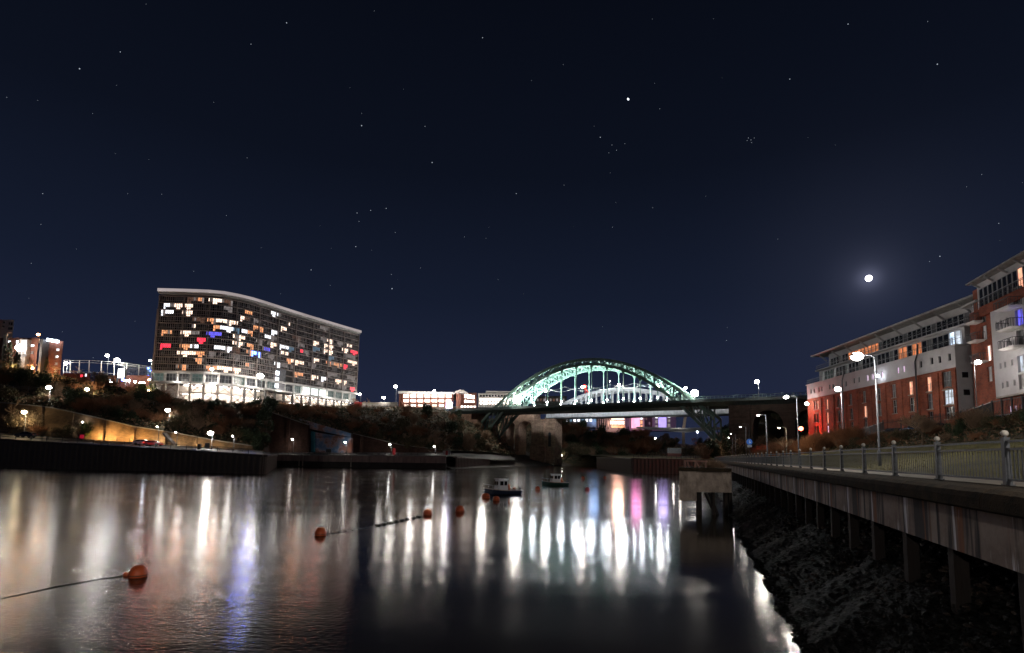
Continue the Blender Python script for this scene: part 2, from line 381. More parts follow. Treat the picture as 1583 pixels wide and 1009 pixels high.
# ---- right bank
GRASS = mat('park_grass', (.10, .085, .025), .95, .45, .7, .8, c2=(.05, .048, .014), bscale=14)
PATH = mat('promenade_paving', (.2, .17, .14), .85, .25, 1.2, .3)
def rgrid(name, l0, l1, m, s0=-40, s1=205, ns=80, nl=10, rough=0., dz=0.):
    b = MB(); vs = []
    for j in range(nl + 1):
        for i in range(ns + 1):
            s = lerp(s0, s1, i / ns); l = lerp(l0, l1, j / nl)
            vs.append(W(s, l, zr(s, l) + dz + (R.uniform(-rough, rough) if 0 < j < nl else 0)))
    b.add(vs, [(j * (ns + 1) + i + 1, j * (ns + 1) + i, (j + 1) * (ns + 1) + i, (j + 1) * (ns + 1) + i + 1) for j in range(nl) for i in range(ns)])
    return struct(name, b, m)
rgrid('promenade_path', 6.0, 9.1, PATH, nl=2)
rgrid('park_lawn', 9.1, 18.2, GRASS, ns=160, nl=18, rough=.025)
rgrid('shrub_bank', 18.2, 29, HILLM, ns=120, nl=14, rough=.18)
rgrid('car_park', 29, 130, ASPH, nl=6)
# ground behind the sheet-pile quay: flat lawn, then a wooded slope
def lz(x, y):
    z = -.2 + max(0, (y - 190)) * .012 + max(0, (x - 75 - (y - 178) * .25)) * .12 * min(1, max(0, (y - 178) / 14) if x < 76 else 1)
    return min(z, 16) + max(0, min(1, (x / y - .375) / .07)) * max(0, min(1, (y - 232) / 36)) * 20
for nm, x0, x1, nx, mt in (('riverside_lawn', 40.5, 92, 14, GRASS), ('wooded_slope', 92, 240, 30, HILLM)):
    b = MB(); vs = []; ny = 18
    for j in range(ny + 1):
        for i in range(nx + 1):
            y = 178 + 150 * j / ny; x = x0 + (x1 - x0) * i / nx; vs.append((x, y, H + lz(x, y)))
    b.add(vs, [(j * (nx + 1) + i, j * (nx + 1) + i + 1, (j + 1) * (nx + 1) + i + 1, (j + 1) * (nx + 1) + i) for j in range(ny) for i in range(nx)]); struct(nm, b, mt)
# ---- mud and rocks below the promenade
def zb(s, l):
    z = interp(l, [2.2, 3.1, 4.4, 5.9, 8.5, 11], [-5.6, -5.2, -4.35, -3.45, -2.5, -2.2])
    return z + .05 * math.sin(s * .9 + l) + .04 * math.sin(s * 2.3 - l * 2)
MUD = mat('river_mud', (.006, .0055, .005), .6, .5, 3.2, 1., spec=.06, bscale=16)
b = MB(); vs = []; ns, nl = 1000, 90
for j in range(nl + 1):
    for i in range(ns + 1):
        s = -14 + 210 * (i / ns) ** 1.55; l = 1.9 + 8 * j / nl; k = .04
        edge = .35 * math.sin(s * .55) + .2 * math.sin(s * 1.7)
        vs.append(W(s, l + R.uniform(-.02, .02), zb(s, l - edge * .5) + R.uniform(-k, k)))
b.add(vs, [(j * (ns + 1) + i + 1, j * (ns + 1) + i, (j + 1) * (ns + 1) + i, (j + 1) * (ns + 1) + i + 1) for j in range(nl) for i in range(ns)])
struct('river_mud_bank', b, MUD)
b = MB(); rr = random.Random(5)
ICO = [(0, 0, -1), (.72, -.53, -.45), (-.28, -.85, -.45), (-.89, 0, -.45), (-.28, .85, -.45), (.72, .53, -.45), (.28, -.85, .45), (-.72, -.53, .45), (-.72, .53, .45), (.28, .85, .45), (.89, 0, .45), (0, 0, 1)]
ICF = [(0, 1, 2), (1, 0, 5), (0, 2, 3), (0, 3, 4), (0, 4, 5), (1, 5, 10), (2, 1, 6), (3, 2, 7), (4, 3, 8), (5, 4, 9), (1, 10, 6), (2, 6, 7), (3, 7, 8), (4, 8, 9), (5, 9, 10), (6, 10, 11), (7, 6, 11), (8, 7, 11), (9, 8, 11), (10, 9, 11)]
def rock(b, c, r, rr, mi=0):
    a = rr.uniform(0, 6.3); ca, sa = math.cos(a), math.sin(a); sx_, sy_, sz_ = r * rr.uniform(.7, 1.3), r * rr.uniform(.6, 1), r * rr.uniform(.4, .8)
    vs = []
    for x, y, z in ICO:
        k = rr.uniform(.75, 1.2); x *= sx_ * k; y *= sy_ * k; vs.append((c[0] + x * ca - y * sa, c[1] + x * sa + y * ca, c[2] + z * sz_ * k))
    b.add(vs, ICF, mi)
for _ in range(15000):
    s = 3 + 75 * rr.random() ** 1.7; l = 3.0 + 6.8 * rr.random() ** .8
    if l < 5 and rr.random() < .55: continue
    rock(b, W(s, l, zb(s, l) + .02), rr.uniform(.04, .15) * (1.2 if l > 6 else .75), rr, 0 if rr.random() < .8 else 1)
for _ in range(2600):
    s = 3 + 40 * rr.random() ** 1.4; l = 2.75 + .75 * rr.random() + .12 * math.sin(s * 1.7)
    p = W(s, l, 0); rock(b, Vector((p.x, p.y, rr.uniform(-.03, .05))), rr.uniform(.03, .12), rr)
stuff('rubble_stones', 'dark wet rubble stones lying on the mud under the promenade', 'rocks', b, [mat('wet_stone', (.010, .0095, .009), .55, .5, 3, .5, spec=.08), mat('brown_stone', (.035, .022, .016), .7, .4, 3, .5)])
b = MB()
for _ in range(42000):
    s = 3 + 55 * rr.random() ** 1.8; l = 2.7 + 4.2 * rr.random() ** .9
    p = W(s, l, zb(s, l) + .04); a = rr.uniform(-.5, .5); L = rr.uniform(.06, .24)
    q = p + (-WN * math.cos(a) + WD * math.sin(a)) * L + Vector((0, 0, rr.uniform(-.02, .1))); t = WD * .008
    b.add([p - t, p + t, q], [(0, 1, 2)])
stuff('bladder_seaweed', 'strands of dark wet seaweed hanging down the mud bank', 'seaweed', b, mat('seaweed', (.009, .009, .006), .35, .5, 5, spec=.25))

# ================================================================== RIGHT: QUAY WALL, RAILING, LAMPS
CONCB = None
def streaky():
    m = bpy.data.materials.new('stained_concrete'); m.use_nodes = True; n = m.node_tree.nodes; l = m.node_tree.links; b = n['Principled BSDF']
    b.inputs['Roughness'].default_value = .85; b.inputs['Specular IOR Level'].default_value = .25
    tc = n.new('ShaderNodeTexCoord')
    def ns(scale, st, det=4, w=0.):
        mp = n.new('ShaderNodeMapping'); mp.inputs['Scale'].default_value = st; mp.inputs['Location'].default_value = (w, w, 0)
        l.new(tc.outputs['Object'], mp.inputs[0]); z = n.new('ShaderNodeTexNoise'); z.inputs['Scale'].default_value = scale; z.inputs['Detail'].default_value = det; z.inputs['Roughness'].default_value = .7
        l.new(mp.outputs[0], z.inputs[0]); return z.outputs[0]
    def ramp(f, p0, p1):
        r = n.new('ShaderNodeMapRange'); r.inputs['From Min'].default_value = p0; r.inputs['From Max'].default_value = p1; l.new(f, r.inputs[0]); return r.outputs[0]
    def mix(f, a, bb):
        x = n.new('ShaderNodeMix'); x.data_type = 'RGBA'; l.new(f, x.inputs[0])
        for k, v in ((6, a), (7, bb)):
            if isinstance(v, tuple): x.inputs[k].default_value = (*v, 1)
            else: l.new(v, x.inputs[k])
        return x.outputs[2]
    base = mix(ramp(ns(.9, (1, 1, 1.2), 8), .35, .65), (.2, .155, .135), (.35, .29, .26))
    c = mix(ramp(ns(1.1, (1, 1, .06), 5, 3), .49, .57), base, (.045, .042, .046))       # dark runs
    c = mix(ramp(ns(.8, (1, 1, .05), 5, 9), .54, .6), c, (.24, .11, .065))            # rust runs
    c = mix(ramp(ns(1.5, (1, 1, .05), 6, 17), .565, .6), c, (.7, .7, .74))         # lime runs
    l.new(c, b.inputs['Base Color'])
    bp = n.new('ShaderNodeBump'); bp.inputs['Strength'].default_value = .4; bp.inputs['Distance'].default_value = .03; l.new(ns(9, (1, 1, 1), 6), bp.inputs['Height']); l.new(bp.outputs[0], b.inputs['Normal'])
    return m
STREAK = streaky()
MOSS = mat('mossy_coping', (.05, .034, .02), .95, .5, 3, .9, c2=(.012, .011, .01), bscale=30, spec=.1)
PILE = mat('timber_pile', (.022, .014, .011), .85, .5, 1.5, .8, stretch=(1, 1, .2), c2=(.01, .009, .009), bscale=12)
wall = thing('quay_wall', 'long stained concrete promenade wall standing on piles over the mud', 'quay wall', W(11, 5.9, -.9))
SP = 3.02
S0 = 0
# coping stones, about 4.1 m each, round nosed
b0 = MB(); L = 4.08
prof = [(5.95, -.92), (5.25, -.92), (5.1, -.86), (5.1, -.66), (5.16, -.55), (5.3, -.48), (5.6, -.455), (6.35, -.45), (6.35, -.8)]
b0.prism([WN * (p[0] - 5.9) + Vector((0, 0, p[1] + .9)) for p in prof], (0, 0, 0), WD * L)
cope = b0.mesh('coping_stone', MOSS)
k = 0
s = -8.
while s < 190:
    put('coping_stone', cope, wall, W(s, 5.9, -.9) - wall.location); s += L + .03; k += 1
# beam panels behind, one per pile bay
PB = 3.02 * 1.36
b0 = MB(); b0.prism([WN * (p[0] - 5.9) + Vector((0, 0, p[1] + .9)) for p in [(5.62, -.92), (5.62, -1.98), (6.1, -1.98), (6.1, -.92)]], (0, 0, 0), WD * 5.98)
s = -8.
while s < 190:
    put('beam_panel', b0.mesh('beam_panel', STREAK) if s < -7.9 else bpy.data.meshes['beam_panel'], wall, W(s, 5.9, -.9) - wall.location); s += 6.0
b0 = MB(); b0.box((0, 0, -1.6), (.34, .34, 3.6), WAZ); b0.box((-.0, 0, .0), (.1, .1, .1), WAZ)
b0 = MB(); b0.box((0, 0, -1.55), (.31, .3, 3.3), WAZ)
pm = b0.mesh('pile', PILE)
i = 0; s = 6.9
while s < 190:
    put('pile', pm, wall, W(s, 5.98, -1.9) - wall.location, R.uniform(-.03, .03)); s += 3.0
b = MB(); b.prism([WN * (p[0] - 5.9) + Vector((0, 0, p[1] + .9)) + (W(-8, 5.9, -.9) - wall.location) for p in [(9.4, -.7), (9.4, -3.2), (9.9, -3.2), (9.9, -.7)]], (0, 0, 0), WD * 200)
part('back_wall', b, CONC, wall, False)

rail = thing('promenade_railing', 'grey steel promenade railing with ball-topped posts along the quay edge', 'railing', W(11, 6.5, -.47))
b0 = MB(); b0.lathe((0, 0, 0), [(.075, 0), (.075, .06), (.06, .08), (.055, 1.02), (.062, 1.04), (.062, 1.09), (.03, 1.1), (.03, 1.115)], 10)
# square tapered post body
b0 = MB(); b0.hexa([(-.075, -.06, -.02), (.075, -.06, -.02), (.075, .06, -.02), (-.075, .06, -.02)], [(-.065, -.05, 1.02), (.065, -.05, 1.02), (.065, .05, 1.02), (-.065, .05, 1.02)])
b0.box((0, 0, 1.04), (.15, .12, .035)); b0.box((0, 0, .02), (.2, .17, .04))
b0.lathe((0, 0, 1.055), [(.035, 0), (.03, .035)], 8)
postm = b0.mesh('post', STEEL)
b0 = MB(); b0.ball((0, 0, 1.15), .072, 12, 8); b0.smooth = True
ballm = b0.mesh('ball_finial', mat('weathered_ball', (.4, .37, .33), .5, .4, 9, .1))
sp = []
d = ray(1555, 709.); 
def s_at(px, l):
    lo, hi = .5, 400
    for _ in range(60):
        m = (lo + hi) / 2
        if proj(W(m, l, -.47))[0] > px: lo = m
        else: hi = m
    return lo
sA = s_at(1558.7, 6.5); sB = s_at(1302, 6.5); SPC = (sB - sA) / 4
railm = None
s = sA - SPC * 4; posts = []
while s < 196: posts.append(s); s += SPC
bt = MB(); bt.bar(WD * .06, WD * (SPC - .06), .055, .05); rm = bt.mesh('rail', STEEL)
bb = MB(); bb.tube([(0, 0, .13), (0, 0, .8)], .009, 6); bal = bb.mesh('baluster', STEEL)
farb = MB(); nb = 0
for s in posts:
    o = W(s, 6.5, -.47) - rail.location
    po = put('post', postm, rail, o, WAZ); put('ball_finial', ballm, po)
    for z in (.97, .8, .13): put('rail', rm, rail, o + Vector((0, 0, z)))
    for k in range(1, 23):
        q = o + WD * (SPC * k / 23)
        if sA - SPC * .5 < s < sA + SPC * 12: put('baluster', bal, rail, q); nb += 1
        else: farb.box((q.x, q.y, q.z + .465), (.018, .018, .67))
o = put('far_balusters', farb.mesh('baluster_row', STEEL), rail); o['kind'] = 'stuff'
o.name = 'baluster_row'
# ladder guard boards on the beam
# promenade lamps
PL = [(1360, 31, 552, 1500, 'nearest tall street lamp on the promenade, rising in front of the brick and white building', .3),
      (1235, 52, 614, 900, 'second lit promenade lamp, left of the brick building corner', .2),
      (1186, 72.5, 642, 700, 'third lit promenade lamp beside the blue round sign', .14)]
for px, Y, top, pw, lb, g in PL:
    x = P(px, 710, Y); l = x.dot(WN); s = x.dot(WD); base = W(s, l, zr(s, l)); base = Vector((x.x, x.y, base.z))
    street_lamp(base, P(px, top, Y).z, lb, pw, 'w', g, group='lamps along the promenade')
for px, Y, top, lb in ((1154, 104, 660, 'unlit-looking dim promenade lamp, fourth along the promenade'), (1137.5, 128, 670.5, 'fifth promenade lamp, dim and far, left of the blue sign'), (1133, 151, 676.5, 'farthest dim promenade lamp where the railing ends')):
    x = P(px, 710, Y); base = Vector((x.x, x.y, H - .3))
    street_lamp(base, P(px, top, Y).z, lb.replace('unlit-looking ', ''), 130, 'w', .09, group='lamps along the promenade')
for s_ in (6.5, -16., -38.):     # the same row goes on behind the photographer
    street_lamp(W(s_, 10.1, zr(s_, 10.1)), H + 6.2, 'promenade lamp of the same row, near end of the promenade', 3200, 'w', .2, group='lamps along the promenade')
# lamp posts of the road behind the shrubs
x = P(1158.5, 700, 112); t = street_lamp(Vector((x.x, x.y, H - .2)), P(1157, 656, 112).z, 'unlit slim lamp post carrying a blue round sign', lit=False, side=-1, group=None)
sg = thing('round_sign', 'small blue round sign with a pale plate below it on a slim post', 'sign', Vector((x.x, x.y - .12, P(1158, 684, 112).z)))
b = MB(); b.tube([(0, 0, .15), (0, -.05, .15)], .62, 20); part('blue_disc', b, emit('sign_blue_lit', (.03, .2, .75), .35), sg, False)
b = MB(); b.ball((0, -.07, .38), .12, 8, 5, sq=(1, .3, 1)); b.box((-.02, -.07, .08), (.16, .03, .42)); b.box((.22, -.07, .05), (.12, .03, .3)); part('walker_symbol', b, mat('sign_white', (.7, .7, .72), .5), sg, False)
b = MB(); b.box((0, -.03, -.75), (.95, .04, .5)); part('lower_plate', b, mat('sign_plate', (.35, .38, .45), .5), sg, False)

# ================================================================== JETTY BLOCK in the river
JX = lambda px, py, Y: P(px, py, Y)
jp = P(1090, 795, 50); jet = thing('concrete_jetty', 'old stained concrete jetty block on dark timber piles in the river', 'jetty', Vector((jp.x, 50, 0)))
def ybox(b, pl, pr, pt, pb, Y0_, Y1_, mi=0, skew=0.):
    """box whose front face shows at the given photo pixels"""
    a = P(pl, pb, Y0_); c = P(pr, pt, Y0_); sh = (a.x + c.x) / 2 * (Y1_ - Y0_) / Y0_ * skew
    b.hexa([(a.x, Y0_, a.z), (c.x, Y0_, a.z), (c.x + sh, Y1_, a.z), (a.x + sh, Y1_, a.z)], [(a.x, Y0_, c.z), (c.x, Y0_, c.z), (c.x + sh, Y1_, c.z), (a.x + sh, Y1_, c.z)], mi)
JC = mat('jetty_concrete', (.38, .31, .26), .9, .45, 1.3, .9, c2=(.12, .09, .075), bscale=6, stretch=(1, 1, .6))
b = MB(); ybox(b, 1050.5, 1076.5, 728, 773.5, 49.4, 53, skew=1); part('end_block', b, JC, jet)
b = MB(); ybox(b, 1077, 1130.5, 725.5, 760.5, 49.7, 60, skew=1); part('deck_block', b, JC, jet)
b = MB(); ybox(b, 1049, 1131, 724, 727.5, 49.2, 60.5, skew=1); part('deck_edge', b, MOSS, jet)
for i, (px, w_) in enumerate(((1080, 7), (1102, 4), (1121, 5), (1128, 5))):
    for dy in (0, 6):
        a = P(px, 760, 50.4 + dy); b = MB(); b.box((a.x, a.y, (a.z - .8) / 2), (w_ * .06, .35, a.z + .8), R.uniform(0, .2)); part('timber_pile', b, PILE, jet)
for (xa, ya, xb, yb) in ((1090, 761, 1106, 797), (1096, 761, 1110, 796), (1118, 775, 1131, 775)):
    a = P(xa, ya, 50.6); c = P(xb, yb, 50.8); b = MB(); b.bar(a, c, .18, .16); part('brace', b, PILE, jet)
tr = thing('rusty_trestle', 'rusty timber and steel trestle standing on the jetty block', 'trestle', P(1076, 727, 52))
RUST = mat('rusty_steel', (.36, .2, .16), .8, .5, 3, .4, c2=(.18, .1, .09))
for Yq in (51.5, 55):
    b = MB(); a = P(1058, 712, Yq); c = P(1093, 713, Yq); b.bar(a, c, .2, .14); part('top_beam', b, RUST, tr)
    for (xa, xb) in ((1059, 1060), (1062, 1068), (1075, 1074), (1076, 1083), (1091, 1091)):
        b = MB(); b.bar(P(xa, 713, Yq), P(xb, 727, Yq), .1, .12); part('strut', b, RUST, tr)

# added landing stage with a fill lamp for quay wall and boats, unseen behind camera
ls = thing('added_landing_stage', 'unseen concrete landing stage added behind the viewpoint for the fill lamp', 'jetty', W(-9, 0, -2))
b = MB(); b.prism([W(-4, -3.5, -2), W(-4, 5, -2), W(-22, 5, -2), W(-22, -3.5, -2)], (0, 0, 0), (0, 0, .35)); part('deck', b, CONC, ls)
for s_, l_ in ((-5, -3), (-5, 4.4), (-21, -3), (-21, 4.4), (-13, -3)): b = MB(); b.box(W(s_, l_, -4), (.5, .5, 5)); part('pile', b, PILE, ls)
street_lamp(W(-11, -3, -1.65), H + 5.6, 'added fill lamp, unseen on the added stage behind the viewpoint', 4300, 'w', .2, group=None)
# ================================================================== ROAD BRIDGE (steel arch)
BA = Vector((-16.0, 284.5, H)); BE = Vector((85.3 + 16, 222.9 - 284.5, 0)); BL = BE.length; BE.normalize(); BT = Vector((-BE.y, BE.x, 0)); BAZ = math.atan2(BE.y, BE.x)
BW = 15.0; ZD = 25.0
def BR(a, b, z): return BA + BE * a + BT * b + Vector((0, 0, z))
GREEN = mat('bridge_green_paint', (.1, .17, .145), .5, .25, 1.2, .1)
GDARK = mat('deck_dark_green', (.05, .075, .075), .55, .4, 1, .1)
ASHLAR = brick_mat('ashlar_stone', (.46, .3, .21), (.28, .18, .13), (.1, .08, .07), 1.1, .5)
DARKASH = brick_mat('dark_ashlar', (.07, .05, .04), (.04, .03, .025), (.02, .018, .016), 1.1, .5)  # darker tone of the ashlar, used on the right abutment
br = thing('arch_bridge', 'green steel arch road bridge with floodlit ribs and bright lamps across the river', 'bridge', BR(BL / 2, 0, -4))
def zup(t): return 17.5 + (46.8 - 17.5) * 4 * t * (1 - t)
def zlo(t): return 8.0 + (44.4 - 8.0) * 4 * t * (1 - t)
NP = 28
for b_ in (0, BW):
    rib = thing('arch_rib', None, None, br.location)
    rib.parent = br; rib.location = (0, 0, 0)
    def rp(name, mb, mt): return put(name, mb.mesh(name, mt, br.location), rib)
    for nm, fn, th in (('upper_chord', zup, 1.25), ('lower_chord', zlo, 1.3)):
        b = MB()
        for i in range(NP): b.bar(BR(BL * i / NP, b_, fn(i / NP)), BR(BL * (i + 1) / NP, b_, fn((i + 1) / NP)), 1.1, th)
        rp(nm, b, GREEN)
    b = MB()
    for i in range(NP + 1):
        t = i / NP; b.bar(BR(BL * t, b_, zlo(t)), BR(BL * t, b_, zup(t)), .6, .6)
        if i < NP:
            t2 = (i + 1) / NP
            for dz in (-.28, .28):
                b.bar(BR(BL * t, b_ + dz, zlo(t)), BR(BL * t2, b_ + dz, zup(t2)), .36, .5); b.bar(BR(BL * t, b_ + dz, zup(t)), BR(BL * t2, b_ + dz, zlo(t2)), .22, .3)
    o = rp('rib_lattice', b, GREEN); o['kind'] = 'stuff'
# cross bracing between the ribs, above the road only
for i in range(5, NP - 4):
    t = i / NP; t2 = (i + 1) / NP
    if zlo(t) < ZD + 4.5: continue
    b = MB(); b.bar(BR(BL * t, 0, zlo(t)), BR(BL * t, BW, zlo(t)), .4, .6); b.bar(BR(BL * t, 0, zup(t)), BR(BL * t, BW, zup(t)), .35, .35)
    b.bar(BR(BL * t, 0, zlo(t)), BR(BL * t, BW / 2, zup(t)), .3, .3); b.bar(BR(BL * t, BW / 2, zup(t)), BR(BL * t, BW, zlo(t)), .3, .3)
    if i < NP - 5:
        b.bar(BR(BL * t, 0, zlo(t)), BR(BL * t2, BW / 2, zlo(t2)), .3, .3); b.bar(BR(BL * t, BW, zlo(t)), BR(BL * t2, BW / 2, zlo(t2)), .3, .3)
    part('cross_brace', b, GREEN, br)
# hangers with an uplight at each foot
hang = [i / 15 for i in range(3, 13)]
LG = emit('uplight_glass', (.95, 1, .97), 45)
for b_ in (-.2, BW + .2):
    for t in hang:
        h = MB(); h.bar(BR(BL * t, b_, ZD), BR(BL * t, b_, zlo(t)), .38, .38); h.hexa([BR(BL * t - .1, b_ + .1, zlo(t) - 2.2) + BT * (-.2), BR(BL * t + .1, b_ + .1, zlo(t) - 2.2) + BT * (-.2), BR(BL * t + .1, b_ + .1, zlo(t) - 2.2), BR(BL * t - .1, b_ + .1, zlo(t) - 2.2)],
            [BR(BL * t - 1.3, b_ - .1, zlo(t)), BR(BL * t + 1.3, b_ - .1, zlo(t)), BR(BL * t + 1.3, b_ + .1, zlo(t)), BR(BL * t - 1.3, b_ + .1, zlo(t))])
        hg = part('hanger', h, GREEN, br)
        u = MB(); u.ball(BR(BL * t, b_ - .35 if b_ < 1 else b_ - .6, ZD + 1.8), .42, 8, 6); o = put('uplight', u.mesh('uplight', LG, br.location), hg)
        bulb(br, BR(BL * t, (b_ + 1.1) if b_ < 1 else b_ - 1.1, ZD + 2.6), 3600, 'c', .3)
    # floods under the crown and along the ribs
for t in (.12, .2, .3, .4, .5, .6, .7, .8, .88):
    L = bulb(br, BR(BL * t, BW / 2, ZD + 1.2), 60000, 'c', .5, spot=150, aim=BR(BL * t, BW / 2, ZD + 20)); L.data.color = (.84, 1, .93)
# deck
b = MB(); b.prism([BR(-48, -2.6, ZD), BR(-48, BW + 2.6, ZD), BR(-48, BW + 2.6, ZD - .5), BR(-48, BW + .2, ZD - 2.7), BR(-48, -.2, ZD - 2.7), BR(-48, -2.6, ZD - .5)], BR(0, 0, 0), BR(BL + 48 + 62, 0, 0)); part('deck', b, GDARK, br)
b = MB(); b.prism([BR(-48, -2.75, ZD + .05), BR(-48, -2.62, ZD + .05), BR(-48, -2.62, ZD - 1.2), BR(-48, -2.75, ZD - 1.2)], BR(0, 0, 0), BR(BL + 110, 0, 0)); part('fascia', b, GDARK, br)
for z in (.45, 1.25):
    b = MB(); b.bar(BR(-48, -2.5, ZD + z), BR(BL + 62, -2.5, ZD + z), .14, .16); part('parapet_rail', b, GREEN, br)
b = MB()
for i in range(150): b.bar(BR(-48 + i * 1.52, -2.5, ZD), BR(-48 + i * 1.52, -2.5, ZD + 1.3), .1, .1)
o = part('parapet_posts', b, GREEN, br, kind='stuff'); o.name = 'parapet_post_row'
for i in range(8):   # cross girders under the deck near the shores, spandrel columns
    for a in (BL + 3 + i * 7.5,):
        pass
for b_ in (0, BW):
    for a in (3, 9, 110, 116):
        t = a / BL; b = MB(); b.bar(BR(a, b_, zup(t)), BR(a, b_, ZD - 2.7), .7, .7); part('spandrel_column', b, GDARK, br)
for b_ in (0, BW):
    b = MB(); b.prism([BR(a, b_ - 1.6, z) for a, z in ((-7, 2), (2, 2), (2, 8), (-2, 19), (-7, 19))], (0, 0, 0), BT * 3.2); part('abutment_block', b, ASHLAR, br)
# festoon cables between the lamp masts over the road
CAB = mat('pale_cable', (.3, .3, .3), .5, .1)
for b_ in (3, BW - 3):
    for k in range(6):
        a0, a1 = BL * (.2 + k * .1), BL * (.3 + k * .1); c = MB()
        c.tube([BR(lerp(a0, a1, j / 6), b_, ZD + 9.5 - 2.4 * 4 * (j / 6) * (1 - j / 6) * .5) for j in range(7)], .045, 4); part('festoon_cable', c, CAB, br)
# lamp masts on the bridge: (px, py of the lamp, across, radius, watts)
for px, py, b_, g, pw, lb in ((799, 617.5, -1.4, 2.0, 15000, 'brightest floodlight at the left foot of the arch'), (1074, 607.5, -1.4, 1.5, 8500, 'bright floodlight at the right foot of the arch'),
                              (750, 622, 4, .9, 4000, 'bright roadway lamp at the left end of the bridge'), (900, 598, 3, .6, 3500, 'roadway lamp left of the red crane light, seen under the arch'),
                              (957, 595.5, 3, .65, 3500, 'roadway lamp near the middle of the bridge, seen under the arch'), (1018, 597, 3, .5, 3000, 'roadway lamp in the right third of the bridge'),
                              (1060, 600, 3, .55, 3000, 'small lamp just left of the right floodlight'), (843, 604, 3, .5, 3000, 'roadway lamp in the left third of the bridge'),
                              (943, 589, 11, .25, 600, 'small lamp high under the crown of the arch')):
    # find a along the bridge where this pixel column is met
    lo, hi = -70, BL + 60
    for _ in range(50):
        m = (lo + hi) / 2
        if proj(BR(m, b_, ZD))[0] < px: lo = m
        else: hi = m
    base = BR(lo, b_, ZD); top = P(px, py, base.y)
    if top.z < base.z + 1.0: top.z = base.z + 1.0
    ln = thing('bridge_lamp', lb, 'lamp', base, 0, 'lamps on the arch bridge'); h = top.z - base.z
    b = MB(); b.tube([(0, 0, -.1), (0, 0, h)], [.12, .07], 6); part('mast', b, STEEL, ln, False)
    b = MB(); b.box((0, .3 + g * .3, h + .1), (.7, .5, .3)); part('lantern', b, DARKST, ln, False)
    b = MB(); b.ball((0, 0, h), g, 14, 10); b.smooth = True; part('lens', b, EMW, ln, False)
    bulb(ln, (0, -g - .25, h - .2), pw, 'w', .4, False)
# masonry arches of the land spans, right
ab = thing('stone_abutment', 'dark stone abutment under the right end of the arch bridge', 'abutment', BR(BL + 8, 0, -6))
b = MB()
def bprism(pl, b0, b1, m=ASHLAR, mb=None): mb.prism([BR(a, b0, z) for a, z in pl], (0, 0, 0), BT * (b1 - b0))
bprism([(BL + 6, -6), (BL + 14, -6), (BL + 14, ZD - 2.7), (BL + 6, ZD - 2.7)], -1.5, BW + 1.5, mb=b); part('tower_pier', b, DARKASH, ab)
for k in range(3):
    a0 = BL + 14 + k * 15; b = MB(); pts = [(a0, ZD - 2.7), (a0, 4)]
    for j in range(11): th = math.pi * (1 - j / 10); pts.append((a0 + 6.5 + 5.5 * math.cos(th), 14 + 6 * math.sin(th)))
    pts.insert(2, (a0 + 1, 4)); pts += [(a0 + 12, 4), (a0 + 15, 4), (a0 + 15, ZD - 2.7)]
    bprism(pts, 0, BW, mb=b); part('arch_span', b, DARKASH, ab)
la = thing('stone_abutment', 'stone abutment under the left end of the arch bridge', 'abutment', BR(-12, 0, -2))
b = MB(); bprism([(-40, 10), (-7, 4), (-7, ZD - 2.7), (-40, ZD - 2.7)], 0, BW, mb=b); part('abutment_wall', b, ASHLAR, la)
b = MB(); bprism([(-24, 9), (-19, 9), (-19, ZD - 2.8), (-24, ZD - 2.8)], -.8, 0, mb=b); part('buttress', b, ASHLAR, la)

# ================================================================== RAILWAY BRIDGE behind (masonry viaduct + pale bowstring)
BB = 34.0                      # distance behind the road bridge
rb_ = thing('railway_bridge', 'pale steel bowstring railway bridge on a stone viaduct behind the arch bridge', 'bridge', BR(BL / 2, BB, -4))
PALE = mat('pale_bridge_paint', (.42, .42, .43), .6, .25, .7, .1)
def ra(px):
    lo, hi = -80, BL + 80
    for _ in range(50):
        m = (lo + hi) / 2
        if proj(BR(m, BB, 20))[0] < px: lo = m
        else: hi = m
    return lo
def rz(px, py): a = ra(px); return P(px, py, BR(a, BB, 0).y).z - H
aL, aR = ra(844), ra(1128)
zg0, zg1 = rz(850, 645.5), rz(850, 637)
b = MB(); b.prism([BR(aL, BB, zg0), BR(aL, BB, zg1), BR(aL, BB + 9, zg1), BR(aL, BB + 9, zg0)], (0, 0, 0), BE * (aR - aL)); part('box_girder', b, PALE, rb_)
b = MB(); b.prism([BR(aL, BB - .3, zg0 - .5), BR(aL, BB - .3, zg0 - .05), BR(aL, BB + 9.3, zg0 - .05), BR(aL, BB + 9.3, zg0 - .5)], (0, 0, 0), BE * (aR - aL)); part('bottom_flange', b, DARKST, rb_)
b = MB()
for i in range(60): a = lerp(aL, aR, (i + .5) / 60); b.box(BR(a, BB - .06, (zg0 + zg1) / 2), (.12, .16, zg1 - zg0 - .1), BAZ)
part('stiffener_row', b, PALE, rb_, kind='stuff')
